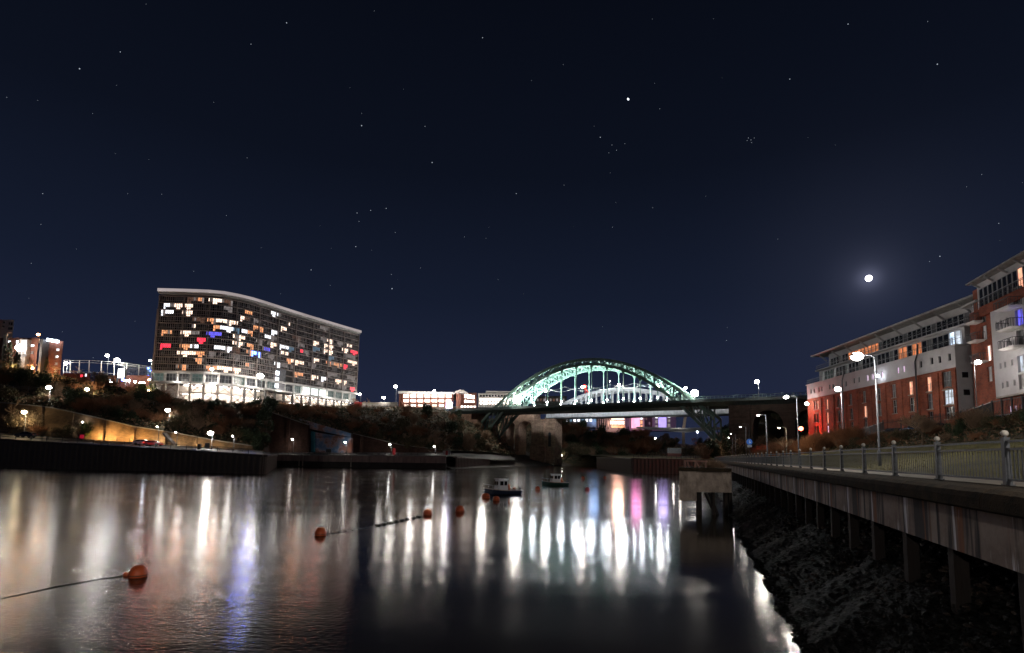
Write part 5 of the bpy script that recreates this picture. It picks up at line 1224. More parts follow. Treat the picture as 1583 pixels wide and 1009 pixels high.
def railing(F, par, u0, u1, z, off, step=.5, h=1.05):
    r = MB(); F.box(r, u0, u1, z + h, z + h + .06, off - .03, off + .03); o = part('balcony_rail', r, DARKST, par)
    r = MB(); n = int((u1 - u0) / step)
    for k in range(n + 1): u = lerp(u0, u1, k / n); F.box(r, u - .025, u + .025, z, z + h, off - .02, off + .02)
    F.box(r, u0, u1, z + h * .5, z + h * .5 + .03, off - .015, off + .015)
    q = put('baluster_row', r.mesh('baluster_row', DARKST, par.location), o); q['kind'] = 'stuff'
railing(F1, bd1, 0, L1, ZW + .25, -.1); railing(F1, bd1, -2.4, L1 - 1.4, ZP1 + .25, -1.8)
# ---- second block, nearer, running out of the frame
fx0, fx1 = P(1503, 520, 79).x, P(1583, 505, 67.5).x
F2 = Facade((fx0, 79), (fx1, 67.5)); Z2R = 27.4
bd2 = thing('apartment_building', 'nearer tall apartment block with white render, a brick strip and balconies at the right edge', 'apartment building', F2.w(8, 5, -8))
z4 = lambda x, y: (1480 + x / 6.728, 380 + y / 6.728); z5 = lambda x, y: (1480 + x / 5.045, 500 + y / 5.045)
uS = F2.uz(1532, 500)[0]; UE = 26; ZWB = 9.4; ZG2 = 22.0
def h2(p, w_, h_): u, z = F2.uz(*p); return (u - w_ / 2, u + w_ / 2, z - h_ / 2, z + h_ / 2)
wn = [(h2(z4(378, 618), .45, 1.0), DARKG), (h2(z4(428, 597), .45, 1.0), DARKG), (h2(z4(490, 568), .45, 1.0), DARKG), (h2(z4(405, 825), .45, 1.0), DARKG), (h2(z4(452, 805), .45, 1.0), DARKG), (h2(z4(515, 782), .45, 1.0), DARKG)]
WNW = emit('win_soft_white', (1, .85, .82), 1.5, .3)
wn += [(h2(z5(322, 175), .42, 1.0), WNW), (h2(z5(360, 160), .42, 1.0), WNW), (h2(z5(403, 140), .42, 1.0), DARKG)] + [(h2(z5(x, y), .5, .8), WM[8]) for x, y in ((337, 330), (373, 320), (428, 303), (355, 482), (392, 472), (447, 460))]
bw = [(h2(z5(500, 310), 1.6, 2.2), WLW), (h2(z5(510, 450), 1.6, 2.0), WM[8]), (h2(z4(610, 515), 1.5, 2.2), GLASS2), (h2(z4(640, 740), 1.5, 2.2), WM[4]), (h2(z4(655, 960), 1.5, 2.2), GLASS2)]
b = MB(); F2.wall(b, uS, UE, ZWB, ZG2 - .4, [h for h, m in wn + bw if h[0] > uS]); part('white_wall', b, WHITEP, bd2)
for h, m in wn:
    if h[0] > uS: F2.window(bd2, h, m, sill=False, nv=0, nh=0, dep=.2)
for h, m in bw: F2.window(bd2, h, m, sill=False, nv=1, nh=0, dep=.3)
sb = [(h2(z4(235, 720), 1.3, 2.2), GLASS2), (h2(z4(250, 900), 1.3, 2.2), WM[8]), (h2(z5(222, 228), 1.3, 2.3), emit('win_pinkwhite_room', (1, .66, .56), 2.6, .4)), (h2(z5(230, 392), 1.2, 2.2), WM[8])]
F3 = Facade((fx0 + .5, 79.1), (fx1 + .5, 67.6))
b = MB(); F3.wall(b, -1.2, uS + .05, 4.5, ZG2 + 1, [h for h, m in sb]); part('brick_strip', b, BRICKR, bd2)
for h, m in sb: F3.window(bd2, h, m, sill=False, nv=1, nh=0, dep=.3)
bwn = [(h2(z5(x, y), .8, 1.1), WLP) for x, y in ((385, 672), (425, 668), (475, 660))]
b = MB(); F3.wall(b, uS - .05, UE, 3.5, ZWB, [h for h, m in bwn]); part('brick_base', b, BRICKR, bd2)
for h, m in bwn: F3.window(bd2, h, m, nv=0, nh=0)
fpart(F2, 'reveal_wall', uS - .02, uS + .3, ZWB, ZG2 - .4, -.5, -.002, WHITEP, bd2); fpart(F2, 'underside', uS, UE, ZWB - .25, ZWB - .002, -.6, .03, CONC, bd2)
fpart(F2, 'brick_band', uS - 2.6, UE, ZG2 - .39, ZG2 + 1, -.45, .05, BRICKR, bd2)
fpart(F2, 'body', -1.1, UE, 3.5, 26.5, -18, -.95, BRICKR, bd2)
fpart(F2, 'penthouse_wall', .2, UE, ZG2 + 1.0, Z2R - .3, -17, -.9, WHITEP, bd2)
glazing(F2, bd2, .9, UE, ZG2 + 1.2, Z2R - 1.3, -.88, 22, lambda k, n, u: WL if k == 8 else DARKG)
railing(F2, bd2, .3, UE, ZG2 + 1, -.05)
fpart(F2, 'roof', -.2, UE, Z2R - .2, Z2R + .02, -17, .35, mat('roof_grey', (.2, .2, .2), .7), bd2)
for k in range(6): u = 1 + k * 3.4; b = MB(); b.bar(F2.w(u, Z2R - 1.0, -.9), F2.w(u, Z2R - .3, .2), .12, .25); part('eaves_bracket', b, FRAME, bd2)
fpart(F2, 'lower_wing', -3.2, -.4, ZG2 - .6, ZG2 + 2.6, -14, -1.6, WHITEP, bd2); fpart(F2, 'wing_roof', -4.4, .1, ZG2 + 2.6, ZG2 + 2.85, -14, -.6, FRAME, bd2)
def balcony(F, par, p, w_, dep):
    u, z = F.uz(*p); b = MB(); b.hexa([F.w(u - w_ / 2 + .3, z - .25, 0), F.w(u + w_ / 2 - .3, z - .25, 0), F.w(u + w_ / 2 - .3, z - .25, dep - .3), F.w(u - w_ / 2 + .3, z - .25, dep - .3)], [F.w(u - w_ / 2, z, 0), F.w(u + w_ / 2, z, 0), F.w(u + w_ / 2, z, dep), F.w(u - w_ / 2, z, dep)])
    bo = part('balcony', b, WHS, par); r = MB(); n = 9
    F.box(r, u - w_ / 2, u + w_ / 2, z + 1.05, z + 1.12, dep - .1, dep - .04)
    for sgn in (-1, 1): r.bar(F.w(u + sgn * w_ / 2, z + 1.08, 0), F.w(u + sgn * w_ / 2, z + 1.08, dep - .06), .06)
    for k in range(n + 1): q = lerp(u - w_ / 2, u + w_ / 2, k / n); F.box(r, q - .02, q + .02, z, z + 1.1, dep - .09, dep - .05)
    for sgn in (-1, 1):
        for k in range(4): q = dep * k / 4; F.box(r, u + sgn * w_ / 2 - .02, u + sgn * w_ / 2 + .02, z, z + 1.1, q, q + .04)
    put('balcony_railing', r.mesh('balcony_railing', DARKST, par.location), bo)
for p in (z4(225, 790), z4(245, 985), z5(210, 295)): balcony(F3, bd2, p, 2.4, 1.3)
for p in (z4(590, 640), z4(615, 855), z4(640, 1050)): balcony(F2, bd2, p, 3.2, 1.5)
# small lamps on the brick wall and their real lights
def wall_lamp(px, py, F, label, g, pw, k, out=1.0):
    u, z = F.uz(px, py); base = F.w(u, z, 0); t = thing('wall_lamp', label, 'lamp', base)
    b = MB(); b.bar(F.w(u, z + .1, 0), F.w(u, z + .1, out), .08); part('bracket', b, DARKST, t)
    b = MB(); b.ball(F.w(u, z, out), g, 10, 8); part('globe', b, LMAT[k], t); bulb(t, F.w(u, z - .1, out + g + .3), pw, k, .15)
wall_lamp(1255, 662.5, F1, 'glowing red lamp at the far foot of the brick wall', .5, 4500, 'r', 2.6)
wall_lamp(1255, 624, F1, 'small white lamp high at the far end of the brick wall', .4, 600, 'w', 1.2)
wall_lamp(1363.5, 580.5, F1, 'small white lamp in the middle of the white wall band', .22, 50, 'c', .8)
# car-park lamps
for px, py, top, lb, g, pw, k in ((1303, 672, 601.5, 'lamp post in front of the red brick wall, halfway to its far end', .45, 3400, 'w'), (1511, 640, 560, 'lamp post between the two apartment blocks', .35, 550, 'w')):
    Y = 92 if px < 1400 else 70; p = P(px, py, Y); s, l = p.dot(WD), p.dot(WN); p.z = H + zr(s, l)
    street_lamp(p, P(px, top, Y).z, lb, pw, k, g, side=-1 if px < 1400 else 1, arm=.3, group='car-park lamp posts')
# ---- palisade fence on the bank top
pal = thing('palisade_fence', 'black steel palisade fence along the top of the bank in front of the parked cars', 'fence', W(80, 30, zr(80, 30)))
b0 = MB(); b0.hexa([(-.035, -.01, 0), (.035, -.01, 0), (.035, .01, 0), (-.035, .01, 0)], [(-.03, -.01, 2.0), (.03, -.01, 2.0), (.01, .01, 2.12), (-.01, .01, 2.12)]); pale = b0.mesh('pale', DARKST)
b0 = MB(); b0.box((0, 0, 1.05), (.12, .1, 2.2)); ppost = b0.mesh('fence_post', DARKST)
A0 = P(1366, 671, 80); A1 = P(1487, 659, 72)
d = A1 - A0; d.z = 0; n = int(d.length / .16); d.normalize(); az = math.atan2(d.y, d.x); Lp = (A1 - A0).length
for k in range(n): q = A0.lerp(A1, k / n); put('pale', pale, pal, q - pal.location, az)
for z in (.35, 1.7): b = MB(); b.bar(A0 + V(0, 0, z), A1 + V(0, 0, z), .05, .07); part('rail', b, DARKST, pal)
for k in range(5): put('fence_post', ppost, pal, A0.lerp(A1, k / 4) - pal.location, az)
def bar_fence(name, label, pts, h=2.0, n=8):
    t = thing(name, label, 'fence', pts[0]); me = None
    b0 = MB(); b0.box((0, 0, h / 2), (.14, .14, h)); me = b0.mesh('fence_post', DARKST)
    for a, c in zip(pts, pts[1:]):
        for k in range(n): put('fence_post', me, t, a.lerp(c, k / n) - t.location)
        for z in (.3, h - .15): b = MB(); b.bar(a + V(0, 0, z), c + V(0, 0, z), .06, .08); part('rail', b, DARKST, t)
        b = MB(); m = int((c - a).length / .22)
        for k in range(m): q = a.lerp(c, k / m); b.box((q.x, q.y, q.z + h / 2), (.03, .03, h - .2))
        part('bar_row', b, DARKST, t, kind='stuff')
bar_fence('bar_fence', 'dark bar fence running along the foot of the red brick wall to the red lamp', [P(1262, 690, 122), P(1318, 684, 98), P(1366, 671, 80)])
bar_fence('bar_fence', 'dark bar fence above the hedge by the nearer apartment block', [P(1487, 659, 72), P(1535, 647, 58), P(1600, 639, 52)], n=4)

# ================================================================== VEHICLES
PAINTS = {'white': (.5, .5, .52), 'red': (.35, .02, .02), 'blue': (.1, .18, .34), 'dark': (.06, .065, .075), 'silver': (.35, .36, .38)}
def car(label, loc, rz, colr, L=4.3, h=1.45, tall=False, lights=None):
    t = thing('parked_car', label, 'car', loc, rz); w2 = .88
    pr = [(-L / 2, .35), (-L / 2, .8), (-L / 2 + .15, .95), (-L * .27, 1.0), (-L * .1, h - .04), (L * .2, h), (L * (.44 if tall else .36), h - .1), (L / 2 - .12, .95), (L / 2, .8), (L / 2, .35)]
    inset = lambda z: w2 - max(0, z - .9) * .3
    b = MB(); n = len(pr); vs = [(x, -inset(z), z) for x, z in pr] + [(x, inset(z), z) for x, z in pr]
    for x0 in (-L * .31, L * .3): pass
    b.add(vs, [tuple(range(n)), tuple(range(n, 2 * n))[::-1]] + [(i, i + n, (i + 1) % n + n, (i + 1) % n) for i in range(n)])
    b.smooth = False; body = part('body', b, mat('paint_' + colr, PAINTS[colr], .25, .05, 1, spec=.6), t, False)
    g = [(-L * .245, 1.0), (-L * .11, h - .12), (L * .19, h - .09), (L * .38 if tall else L * .31, h - .2), (L * .42, 1.0)]
    for sy in (-1, 1):
        b = MB(); b.add([(x, sy * (inset(z) + .012), z) for x, z in g], [tuple(range(5)) if sy > 0 else tuple(range(5))[::-1]]); b.box((L * .06, sy * (inset(1.2) + .015), 1.2), (.07, .03, .38), mi=1); part('side_window', b, [DARKG, mat('paint_' + colr, (0, 0, 0))], t, False)
    for (xa, za, xb, zb2) in ((-L * .265, 1.02, -L * .115, h - .08), (L * .455 if tall else L * .38, h - .2, L / 2 - .1, 1.0)):
        b = MB(); b.add([(xa - .012 if xa < 0 else xa + .012, -.72, za), (xa - .012 if xa < 0 else xa + .012, .72, za), (xb - .012 if xa < 0 else xb + .012, .68, zb2), (xb - .012 if xa < 0 else xb + .012, -.68, zb2)], [(0, 1, 2, 3)]); part('windscreen', b, DARKG, t, False)
    for x in (-L * .31, L * .3):
        for y in (-.8, .8):
            b = MB(); b.tube([(x, y - .11, .33), (x, y + .11, .33)], .33, 16); wh = part('wheel', b, mat('tyre', (.02, .02, .02), .9), t, False)
            b = MB(); b.tube([(x, y - .12, .33), (x, y + .12, .33)], .19, 10); put('rim', b.mesh('rim', STEEL), wh)
    for y in (-.62, .62):
        b = MB(); b.box((-L / 2 - .01, y, .72), (.06, .34, .14)); part('headlight', b, (LMAT[lights[0]] if lights and lights[0] else mat('lamp_plastic', (.4, .4, .4), .2)), t, False)
        b = MB(); b.box((L / 2 + .01, y, .8), (.06, .3, .16)); part('tail_light', b, (LMAT[lights[1]] if lights and lights[1] else mat('tail_plastic', (.3, .02, .02), .3)), t, False)
    return t
def onhill(px, r): return hill(px, r) + V(0, 0, .02)
c1 = car('white car parked on the riverside road, left of the red car', onhill(221, .35), 3.3, 'white')
c2 = car('small red car with its tail lights on, right beside the white car', onhill(237, .3), 3.25, 'red', L=3.9, lights=(None, 'r')); bulb(None, onhill(239, .3) + V(0, -3, 1.2), 120, 'c', .2).name = 'car_glow_bulb'
c3 = car('dim dark car parked farther left on the riverside road', onhill(40, .4), .1, 'dark')
sgn = thing('red_panel_sign', 'small red rectangular panel on a post at the riverside road', 'sign', onhill(126, .35)); b = MB(); b.box((0, 0, 1.2), (1.0, .12, 1.0)); part('panel', b, emit('red_panel', (.55, .01, .04), .45), sgn, False); b = MB(); b.box((0, .1, .6), (.1, .1, 1.3)); part('post', b, DARKST, sgn, False)
def oncp(px, py, Y): p = P(px, py, Y); s, l = p.dot(WD), p.dot(WN); p.z = H + zr(s, l); return p
car('blue tall estate car behind the palisade fence', oncp(1420, 668, 84), .15, 'blue', L=5.0, h=1.95, tall=True)
car('small dark car left of the blue tall car, behind the fence', oncp(1381, 672, 88), .2, 'dark', L=3.9)
car('dark coupe-like car right of the blue tall car, behind the fence', oncp(1447, 664, 80), .15, 'dark', L=4.4)
car('silver car half hidden behind the hedge at the right edge', oncp(1548, 652, 66), .2, 'silver', L=4.3)

# ================================================================== BOATS AND BUOYS
def boat(name, label, loc, rz, hullc, L=5.4, mast=False):
    t = thing(name, label, 'boat', loc, rz); ns = 12; prof = []
    b = MB(); vs = []; 
    for i in range(ns + 1):
        x = -L / 2 + L * i / ns; u = i / ns; wdt = .95 * (1 - max(0, u - .45) ** 2 * 3.1) if u > .45 else .88 + .07 * u / .45; wdt = max(.03, wdt); sh = .55 + .28 * max(0, u - .4) ** 2 * 3 
        vs += [(x, -wdt, sh), (x + .0, -wdt * .85, .12), (x - (.25 if i == ns else 0), -wdt * .25, -.3), (x - (.25 if i == ns else 0), wdt * .25, -.3), (x, wdt * .85, .12), (x, wdt, sh)]
    fs = [(i * 6 + k, i * 6 + k + 1, i * 6 + 7 + k, i * 6 + 6 + k) for i in range(ns) for k in range(5)] + [(0, 5, 4, 3, 2, 1), tuple(ns * 6 + k for k in range(6))]
    fs += [(i * 6, i * 6 + 6, i * 6 + 11, i * 6 + 5) for i in range(ns)]
    b.add(vs, fs); part('hull', b, mat('hull_' + hullc[0], hullc[1], .4, .3, 2), t, False)
    for sy in (0, 5):
        b = MB()
        for i in range(ns): b.bar(Vector(vs[i * 6 + sy]) + V(0, 0, .03), Vector(vs[i * 6 + 6 + sy]) + V(0, 0, .03), .09, .1)
        part('gunwale', b, mat('gunwale_pale', (.5, .4, .36), .5), t, False)
    CAB_ = mat('cabin_white', (.8, .8, .84), .4, .1); x0 = -.2 if mast else .15
    b = MB(); b.hexa([(x0 - .75, -.62, .5), (x0 + .85, -.6, .5), (x0 + .85, .6, .5), (x0 - .75, .62, .5)], [(x0 - .7, -.55, 2.0), (x0 + .6, -.53, 2.0), (x0 + .6, .53, 2.0), (x0 - .7, .55, 2.0)]); cb = part('cabin', b, CAB_, t, False)
    b = MB(); b.box((x0 - .03, 0, 2.04), (1.6, 1.3, .08)); part('cabin_roof', b, CAB_, t, False)
    for (xx, w_) in ((x0 - .4, .42), (x0 + .2, .48)):
        for sy in (-1, 1): b = MB(); b.box((xx, sy * .595, 1.5), (w_, .04, .55)); part('window', b, DARKG, t, False)
    for y in (-.28, .28): b = MB(); b.box((x0 + .72, y, 1.5), (.05, .42, .5)); part('window', b, DARKG, t, False)
    b = MB(); b.box((x0 - .95, .2, .95), (.4, .5, .8)); b.ball((-L / 2 + .5, -.5, .75), .2); part('deck_gear', b, mat('orange_gear', (.5, .13, .05), .7), t, False)
    b = MB(); b.box((-L / 2 - .12, 0, .55), (.25, .3, .75)); part('outboard_motor', b, DARKST, t, False)
    if mast:
        b = MB(); b.tube([(x0 + .5, 0, 2.05), (x0 + .5, 0, 4.6)], [.035, .02], 6); part('mast', b, STEEL, t, False)
    else:
        b = MB(); b.tube([(x0 + .5, 0, 2.05), (x0 + .5, 0, 2.5)], .03, 6); b.box((x0 + .5, 0, 2.4), (.05, .5, .05)); part('mast', b, STEEL, t, False)
    b = MB(); b.tube([(x0 - .4, .4, 2.05), (x0 - .4, .4, 3.4)], .012, 4); part('aerial', b, STEEL, t, False)
    b = MB(); zr0 = 1.15
    for sy in (-1, 1): b.tube([(.9, sy * .8, zr0), (L / 2 - .3, sy * .3, zr0 + .2), (L / 2, 0, zr0 + .25)], .022, 5); b.tube([(.9, sy * .8, .6), (.9, sy * .8, zr0)], .02, 4); b.tube([(1.7, sy * .6, .6), (1.7, sy * .58, zr0 + .1)], .02, 4)
    part('bow_rail', b, mat('rail_pale', (.5, .5, .5), .4), t, False)
    for k in range(3): b = MB(); b.ball((-1.6 + k * 1.2, -.98, .3), .14, 8, 6, sq=(1, 1, 1.4)); part('fender', b, mat('red_fender', (.5, .05, .06), .5), t, False)
    return t
boat('fishing_boat', 'small dark-hulled fishing boat with a white cabin, beside two orange buoys', PZ(776, 764, 0), math.radians(-152), ('navy', (.02, .03, .06)), 5.2)
boat('fishing_boat', 'small green-hulled fishing boat with a white cabin and thin mast, farther off', PZ(857, 750.5, 0), math.radians(-158), ('green', (.015, .06, .05)), 4.9, True)
OR = mat('orange_buoy_plastic', (.62, .11, .03), .45, .35, 1.5, .15, c2=(.4, .07, .02)); ORD = mat('weed_stained_buoy', (.1, .05, .03), .7, .4, 2)
def buoy(px, py, r, label, sq=1.05, small=False, m=None, squat=False):
    p = PZ(px, py, 0); r = r * (p.y) / 820
    t = thing('mooring_buoy', label, 'buoy', p, 0, 'orange mooring buoys')
    b = MB(); k = .72
    b.lathe((0, 0, 0), [(.35 * r, -.75 * r), (.85 * r, -.4 * r), (r, .1 * r), (.97 * r, .5 * r), (.82 * r, .95 * r), (.5 * r, 1.3 * r), (.12 * r, 1.42 * r)] if not squat else [(.6 * r, -.5 * r), (.95 * r, -.1 * r), (r, .5 * r), (.8 * r, .95 * r), (.3 * r, 1.15 * r)], 18); b.smooth = True; part('float', b, m or OR, t, False)
    b = MB(); b.lathe((0, 0, 0), [(1.01 * r, .14 * r), (1.06 * r, .2 * r), (1.01 * r, .26 * r)] if not squat else [(1.0 * r, .3 * r), (1.04 * r, .36 * r), (1.0 * r, .42 * r)], 18); part('seam', b, ORD, t, False)
    b = MB(); z = (1.42 if not squat else 1.15) * r
    for j in range(8): a0, a1 = math.pi * j / 8, math.pi * (j + 1) / 8; b.bar((math.cos(a0) * .16 * r, 0, z + math.sin(a0) * .16 * r), (math.cos(a1) * .16 * r, 0, z + math.sin(a1) * .16 * r), .04 * r)
    part('eye', b, DARKST, t, False); return t
buoy(213, 891, 12, 'largest orange buoy, in the lower left, with a tiny float tied to it')
buoy(195.5, 889, 4.2, 'tiny orange float tied to the left of the largest buoy', squat=True)
buoy(495.5, 827, 8.5, 'round orange buoy at the left end of the string of floats')
buoy(661, 796, 6.8, 'orange buoy at the right end of the string of floats')
buoy(711, 791, 6.8, 'orange buoy just right of the string of floats, left of the boat')
buoy(751, 769.5, 6.2, 'orange buoy touching the bow of the nearer boat', squat=True)
buoy(767, 773, 5.4, 'orange buoy just in front of the nearer boat', squat=True)
buoy(831, 757, 3.8, 'small orange buoy between the two boats')
buoy(901, 740, 2.8, 'small orange buoy right of the farther boat')
buoy(908, 758, 3.4, 'pinkish red buoy right of the farther boat, below the small orange one', m=mat('pink_buoy', (.7, .09, .12), .5, .2))
buoy(935, 739, 2.2, 'smallest and farthest orange buoy')
a = PZ(503, 826, 0); c = PZ(655, 797.5, 0); fl = MB(); BLK2 = mat('black_float', (.012, .012, .014), .4)
for k in range(17):
    t_ = k / 16; x = a.lerp(c, t_); x.y += math.sin(t_ * 3.14) * -.8; tt = tag(put('line_float', None, None) if False else put('line_float', fl.mesh('x', BLK2)) if False else bpy.data.objects.new('line_float', None)) if False else None
flm = MB(); flm.ball((0, 0, .03), .14, 8, 6, sq=(1.8, 1, .9)); flm = flm.mesh('line_float', BLK2)
pts = []
for k in range(17):
    t_ = k / 16; x = a.lerp(c, t_); x.y -= math.sin(t_ * math.pi) * 1.0; pts.append(x + V(0, 0, .01))
    if 0 < k < 16: o = tag(put('line_float', flm, None, x, R.uniform(-.4, .8), (1, 1, 1) if k > 7 else (.5, .5, .4)), 'small black float threaded on the line between two orange buoys', 'float', 'black floats on the line')
b = MB(); b.tube(pts, .012, 5); tag(put('float_line', b.mesh('float_line', BLK2)), 'thin dark line joining the small black floats', 'rope')
b = MB(); pts = [PZ(190, 890, .02), PZ(150, 896, .0), PZ(90, 906, .015), PZ(0, 926, 0), PZ(-60, 940, 0)]; b.tube(pts, .016, 5); tag(put('mooring_rope', b.mesh('mooring_rope', BLK2)), 'dark mooring rope trailing left from the tiny float', 'rope')

# ================================================================== VEGETATION
BARK = mat('bark', (.11, .075, .05), .9, .4, 2); TWIG = mat('winter_twig', (.26, .17, .11), .9, .4, .8); TWIGR = mat('russet_twig', (.24, .11, .055), .9, .4, .8)
LEAFD = mat('evergreen_leaf', (.045, .07, .028), .7, .5, .5, c2=(.02, .03, .014)); LEAFB = mat('scrub_leaf', (.12, .095, .045), .8, .5, .4, c2=(.05, .045, .022)); LEAFY = mat('pale_leaf', (.12, .16, .04), .7, .4, .5)
def bare_tree_meshes(seed, h=8., spread=.55, levels=5):
    r = random.Random(seed); tr = MB(); crn = MB()
    def grow(p, d, L, rad, lv):
        q = p + d * L; m = tr if lv <= 1 else crn
        mid = (p + q) / 2 + Vector((r.uniform(-1, 1), r.uniform(-1, 1), r.uniform(-.5, .5))) * L * .07
        m.tube([p, mid, q] if lv < 4 else [p, q], [rad, rad * .85, rad * .68] if lv < 4 else [rad, rad * .4], 5 if lv < 2 else 3, cap=False)
        if lv >= levels: return
        for k in range(3 if lv < 2 else r.choice((3, 4, 4))):
            a = r.uniform(0, 6.283); e = Vector((math.cos(a), math.sin(a), r.uniform(-.1, .35)))
            nd = (d + e * r.uniform(spread * .7, spread * 1.5)).normalized(); st = p.lerp(q, r.uniform(.55, 1) if lv else r.uniform(.7, 1))
            grow(st, nd, L * r.uniform(.55, .85), max(rad * .6, .034), lv + 1)
    grow(Vector((0, 0, -.2)), Vector((r.uniform(-.08, .08), r.uniform(-.08, .08), 1)).normalized(), h * .3, h * .02, 0)
    return tr, crn
def leaf_cloud(seed, rx, rz_, n, size, lobes=6, z0=0.):
    r = random.Random(seed); b = MB(); C = [(r.uniform(-.55, .55) * rx, r.uniform(-.55, .55) * rx, z0 + r.uniform(.25, .8) * rz_, r.uniform(.3, .55)) for _ in range(lobes)]
    for _ in range(n):
        c = r.choice(C); v = Vector((r.gauss(0, 1), r.gauss(0, 1), r.gauss(0, 1))).normalized() * r.uniform(.55, 1.05) * c[3]
        p = Vector((c[0] + v.x * rx, c[1] + v.y * rx, max(z0, c[2] + v.z * rz_)))
        t = Vector((r.gauss(0, 1), r.gauss(0, 1), r.gauss(0, .7))).normalized() * size * r.uniform(.6, 1.3); u = t.cross(Vector((r.gauss(0, 1), r.gauss(0, 1), r.gauss(0, 1)))).normalized() * size * .45
        b.add([p - t, p + u, p + t, p - u], [(0, 1, 2, 3)])
    return b
def twig_bush(seed, h, n, rad=.018, fan=.8):
    r = random.Random(seed); b = MB()
    for _ in range(n):
        a = r.uniform(0, 6.283); f = r.uniform(0, fan); d = Vector((math.cos(a) * f, math.sin(a) * f, 1)).normalized(); st = Vector((math.cos(a), math.sin(a), 0)) * r.uniform(0, .35) * h * .5
        L = h * r.uniform(.5, 1.05); mid = st + d * L * .5 + Vector((r.uniform(-.1, .1), r.uniform(-.1, .1), 0)) * h; e = st + d * L + Vector((r.uniform(-.15, .15), r.uniform(-.15, .15), -.08)) * h
        b.tube([st, mid, e], [rad, rad * .7, rad * .3], 3, cap=False)
        for k in range(3):
            s0_ = mid.lerp(e, r.uniform(0, .8)); b.tube([s0_, s0_ + Vector((r.uniform(-.22, .22), r.uniform(-.22, .22), r.uniform(0, .25))) * h], [rad * .5, rad * .25], 3, cap=False)
    return b
PROTO = {}
def proto(key, name, cat, parts):
    o = thing(name, 'x', cat, (0, 0, -500)); o['label'] = 'prototype'
    for nm, mb, m in parts: part(nm, mb, m, o, False)
    PROTO[key] = o; return o
for i in range(3):
    tr_, cn = bare_tree_meshes(20 + i, 8, .6); proto('bare%d' % i, 'bare_tree', 'tree', [('trunk', tr_, BARK), ('crown', cn, TWIG)])
    proto('shrub%d' % i, 'bare_shrub', 'shrub', [('stems', twig_bush(40 + i, 2.4, 200, .03), TWIG)]); proto('russet%d' % i, 'russet_shrub', 'shrub', [('stems', twig_bush(50 + i, 2.6, 230, .03, 1.0), TWIGR)])
    proto('ever%d' % i, 'evergreen_bush', 'bush', [('foliage', leaf_cloud(60 + i, 1.6, 2.6, 1700, .16), LEAFD), ('stems', twig_bush(65 + i, 1.6, 12, .04), BARK)])
    proto('scrub%d' % i, 'scrub_bush', 'bush', [('foliage', leaf_cloud(70 + i, 1.9, 2.2, 1500, .15), LEAFB), ('stems', twig_bush(75 + i, 2.3, 60, .025), TWIG)])
TAN = mat('dry_pale_leaf', (.4, .3, .19), .8, .4, .6)
proto('tan0', 'dry_leafed_tree', 'tree', [('foliage', leaf_cloud(90, 2.6, 4.2, 2200, .13, 9, .6), TAN), ('stems', twig_bush(91, 3.2, 60, .05), BARK)])
proto('pale0', 'pale_green_bush', 'bush', [('foliage', leaf_cloud(80, 1.8, 2.6, 1800, .15), LEAFY), ('stems', twig_bush(81, 1.8, 20, .04), BARK)])
def conif(seed):
    r = random.Random(seed); b = MB()
    for _ in range(1600):
        z = r.uniform(.06, 1) ** .9; a = r.uniform(0, 6.283); rd = (1 - z) * .19 * r.uniform(.6, 1.1) * (1 + .25 * math.sin(z * 50)) + .01; p = Vector((math.cos(a) * rd, math.sin(a) * rd, z)) * 8
        t = Vector((math.cos(a), math.sin(a), -.4)) * r.uniform(.15, .35); u = Vector((-math.sin(a), math.cos(a), 0)) * .09; b.add([p - t * .5, p + u, p + t, p - u], [(0, 1, 2, 3)])
    return b
tk = MB(); tk.tube([(0, 0, -.2), (0, 0, 7.4)], [.16, .03], 6); proto('conifer', 'conifer_tree', 'tree', [('crown', conif(3), LEAFD), ('trunk', tk, BARK)])
used = set()
def plant(key, loc, s, label, group=None):
    if key not in ('conifer',) and key[-1] not in '012': key += str(R.randrange(3))
    o = PROTO[key]
    if key not in used: used.add(key); c = o; c.location = loc; c.rotation_euler = (0, 0, R.uniform(0, 6.28)); c.scale = (s, s, s * R.uniform(.85, 1.15)); c['label'] = label
    else: c = copy_tree(o, loc, R.uniform(0, 6.28), (s, s, s * R.uniform(.85, 1.15)), label)
    if group: c['group'] = group
    elif 'group' in c: del c['group']
    return c
R = random.Random(99)
# --- left hillside
def RL(t, s_, l):
    px = proj(W(s_, l, zr(s_, l)))[0]; z = [(0, 'left of the third promenade lamp'), (1187, 'between the second and third promenade lamps'), (1236, 'right of the second promenade lamp'), (1275, 'under the far end of the brick wall'), (1310, 'left of the nearest tall lamp'), (1352, 'behind the nearest tall lamp'), (1385, 'below the parked cars'), (1430, 'below the palisade fence'), (1475, 'below the gap between the blocks'), (1530, 'at the right edge')]
    t = '%s, %s, %s' % (t, 'upper row' if l > 20 else 'lower row', [b for a, b in z if px >= a][-1]); return t, t
ZN = [(-99, 'at the extreme left edge'), (22, 'below the glazed stairwell'), (60, 'below the lower brick block'), (100, 'under the left end of the net frame'), (140, 'under the middle of the net frame'), (172, 'under the glowing hoarding'), (200, 'under the low red wall'),
      (236, 'under the left corner of the curved block'), (270, 'under the podium left columns'), (310, 'above the bright road lamp'), (345, 'under the middle of the curved block'), (385, 'under the very bright block lamp'), (415, 'above the high dark wall'), (450, 'beside the painted wall left end'), (490, 'above the painted wall'),
      (540, 'right of the painted wall'), (580, 'under the pale garden wall'), (615, 'under the lit brick building left end'), (650, 'under the lit brick building'), (685, 'under the glowing purple screen'), (715, 'left of the arch foot'), (750, 'around the left arch foot')]
G1 = ''
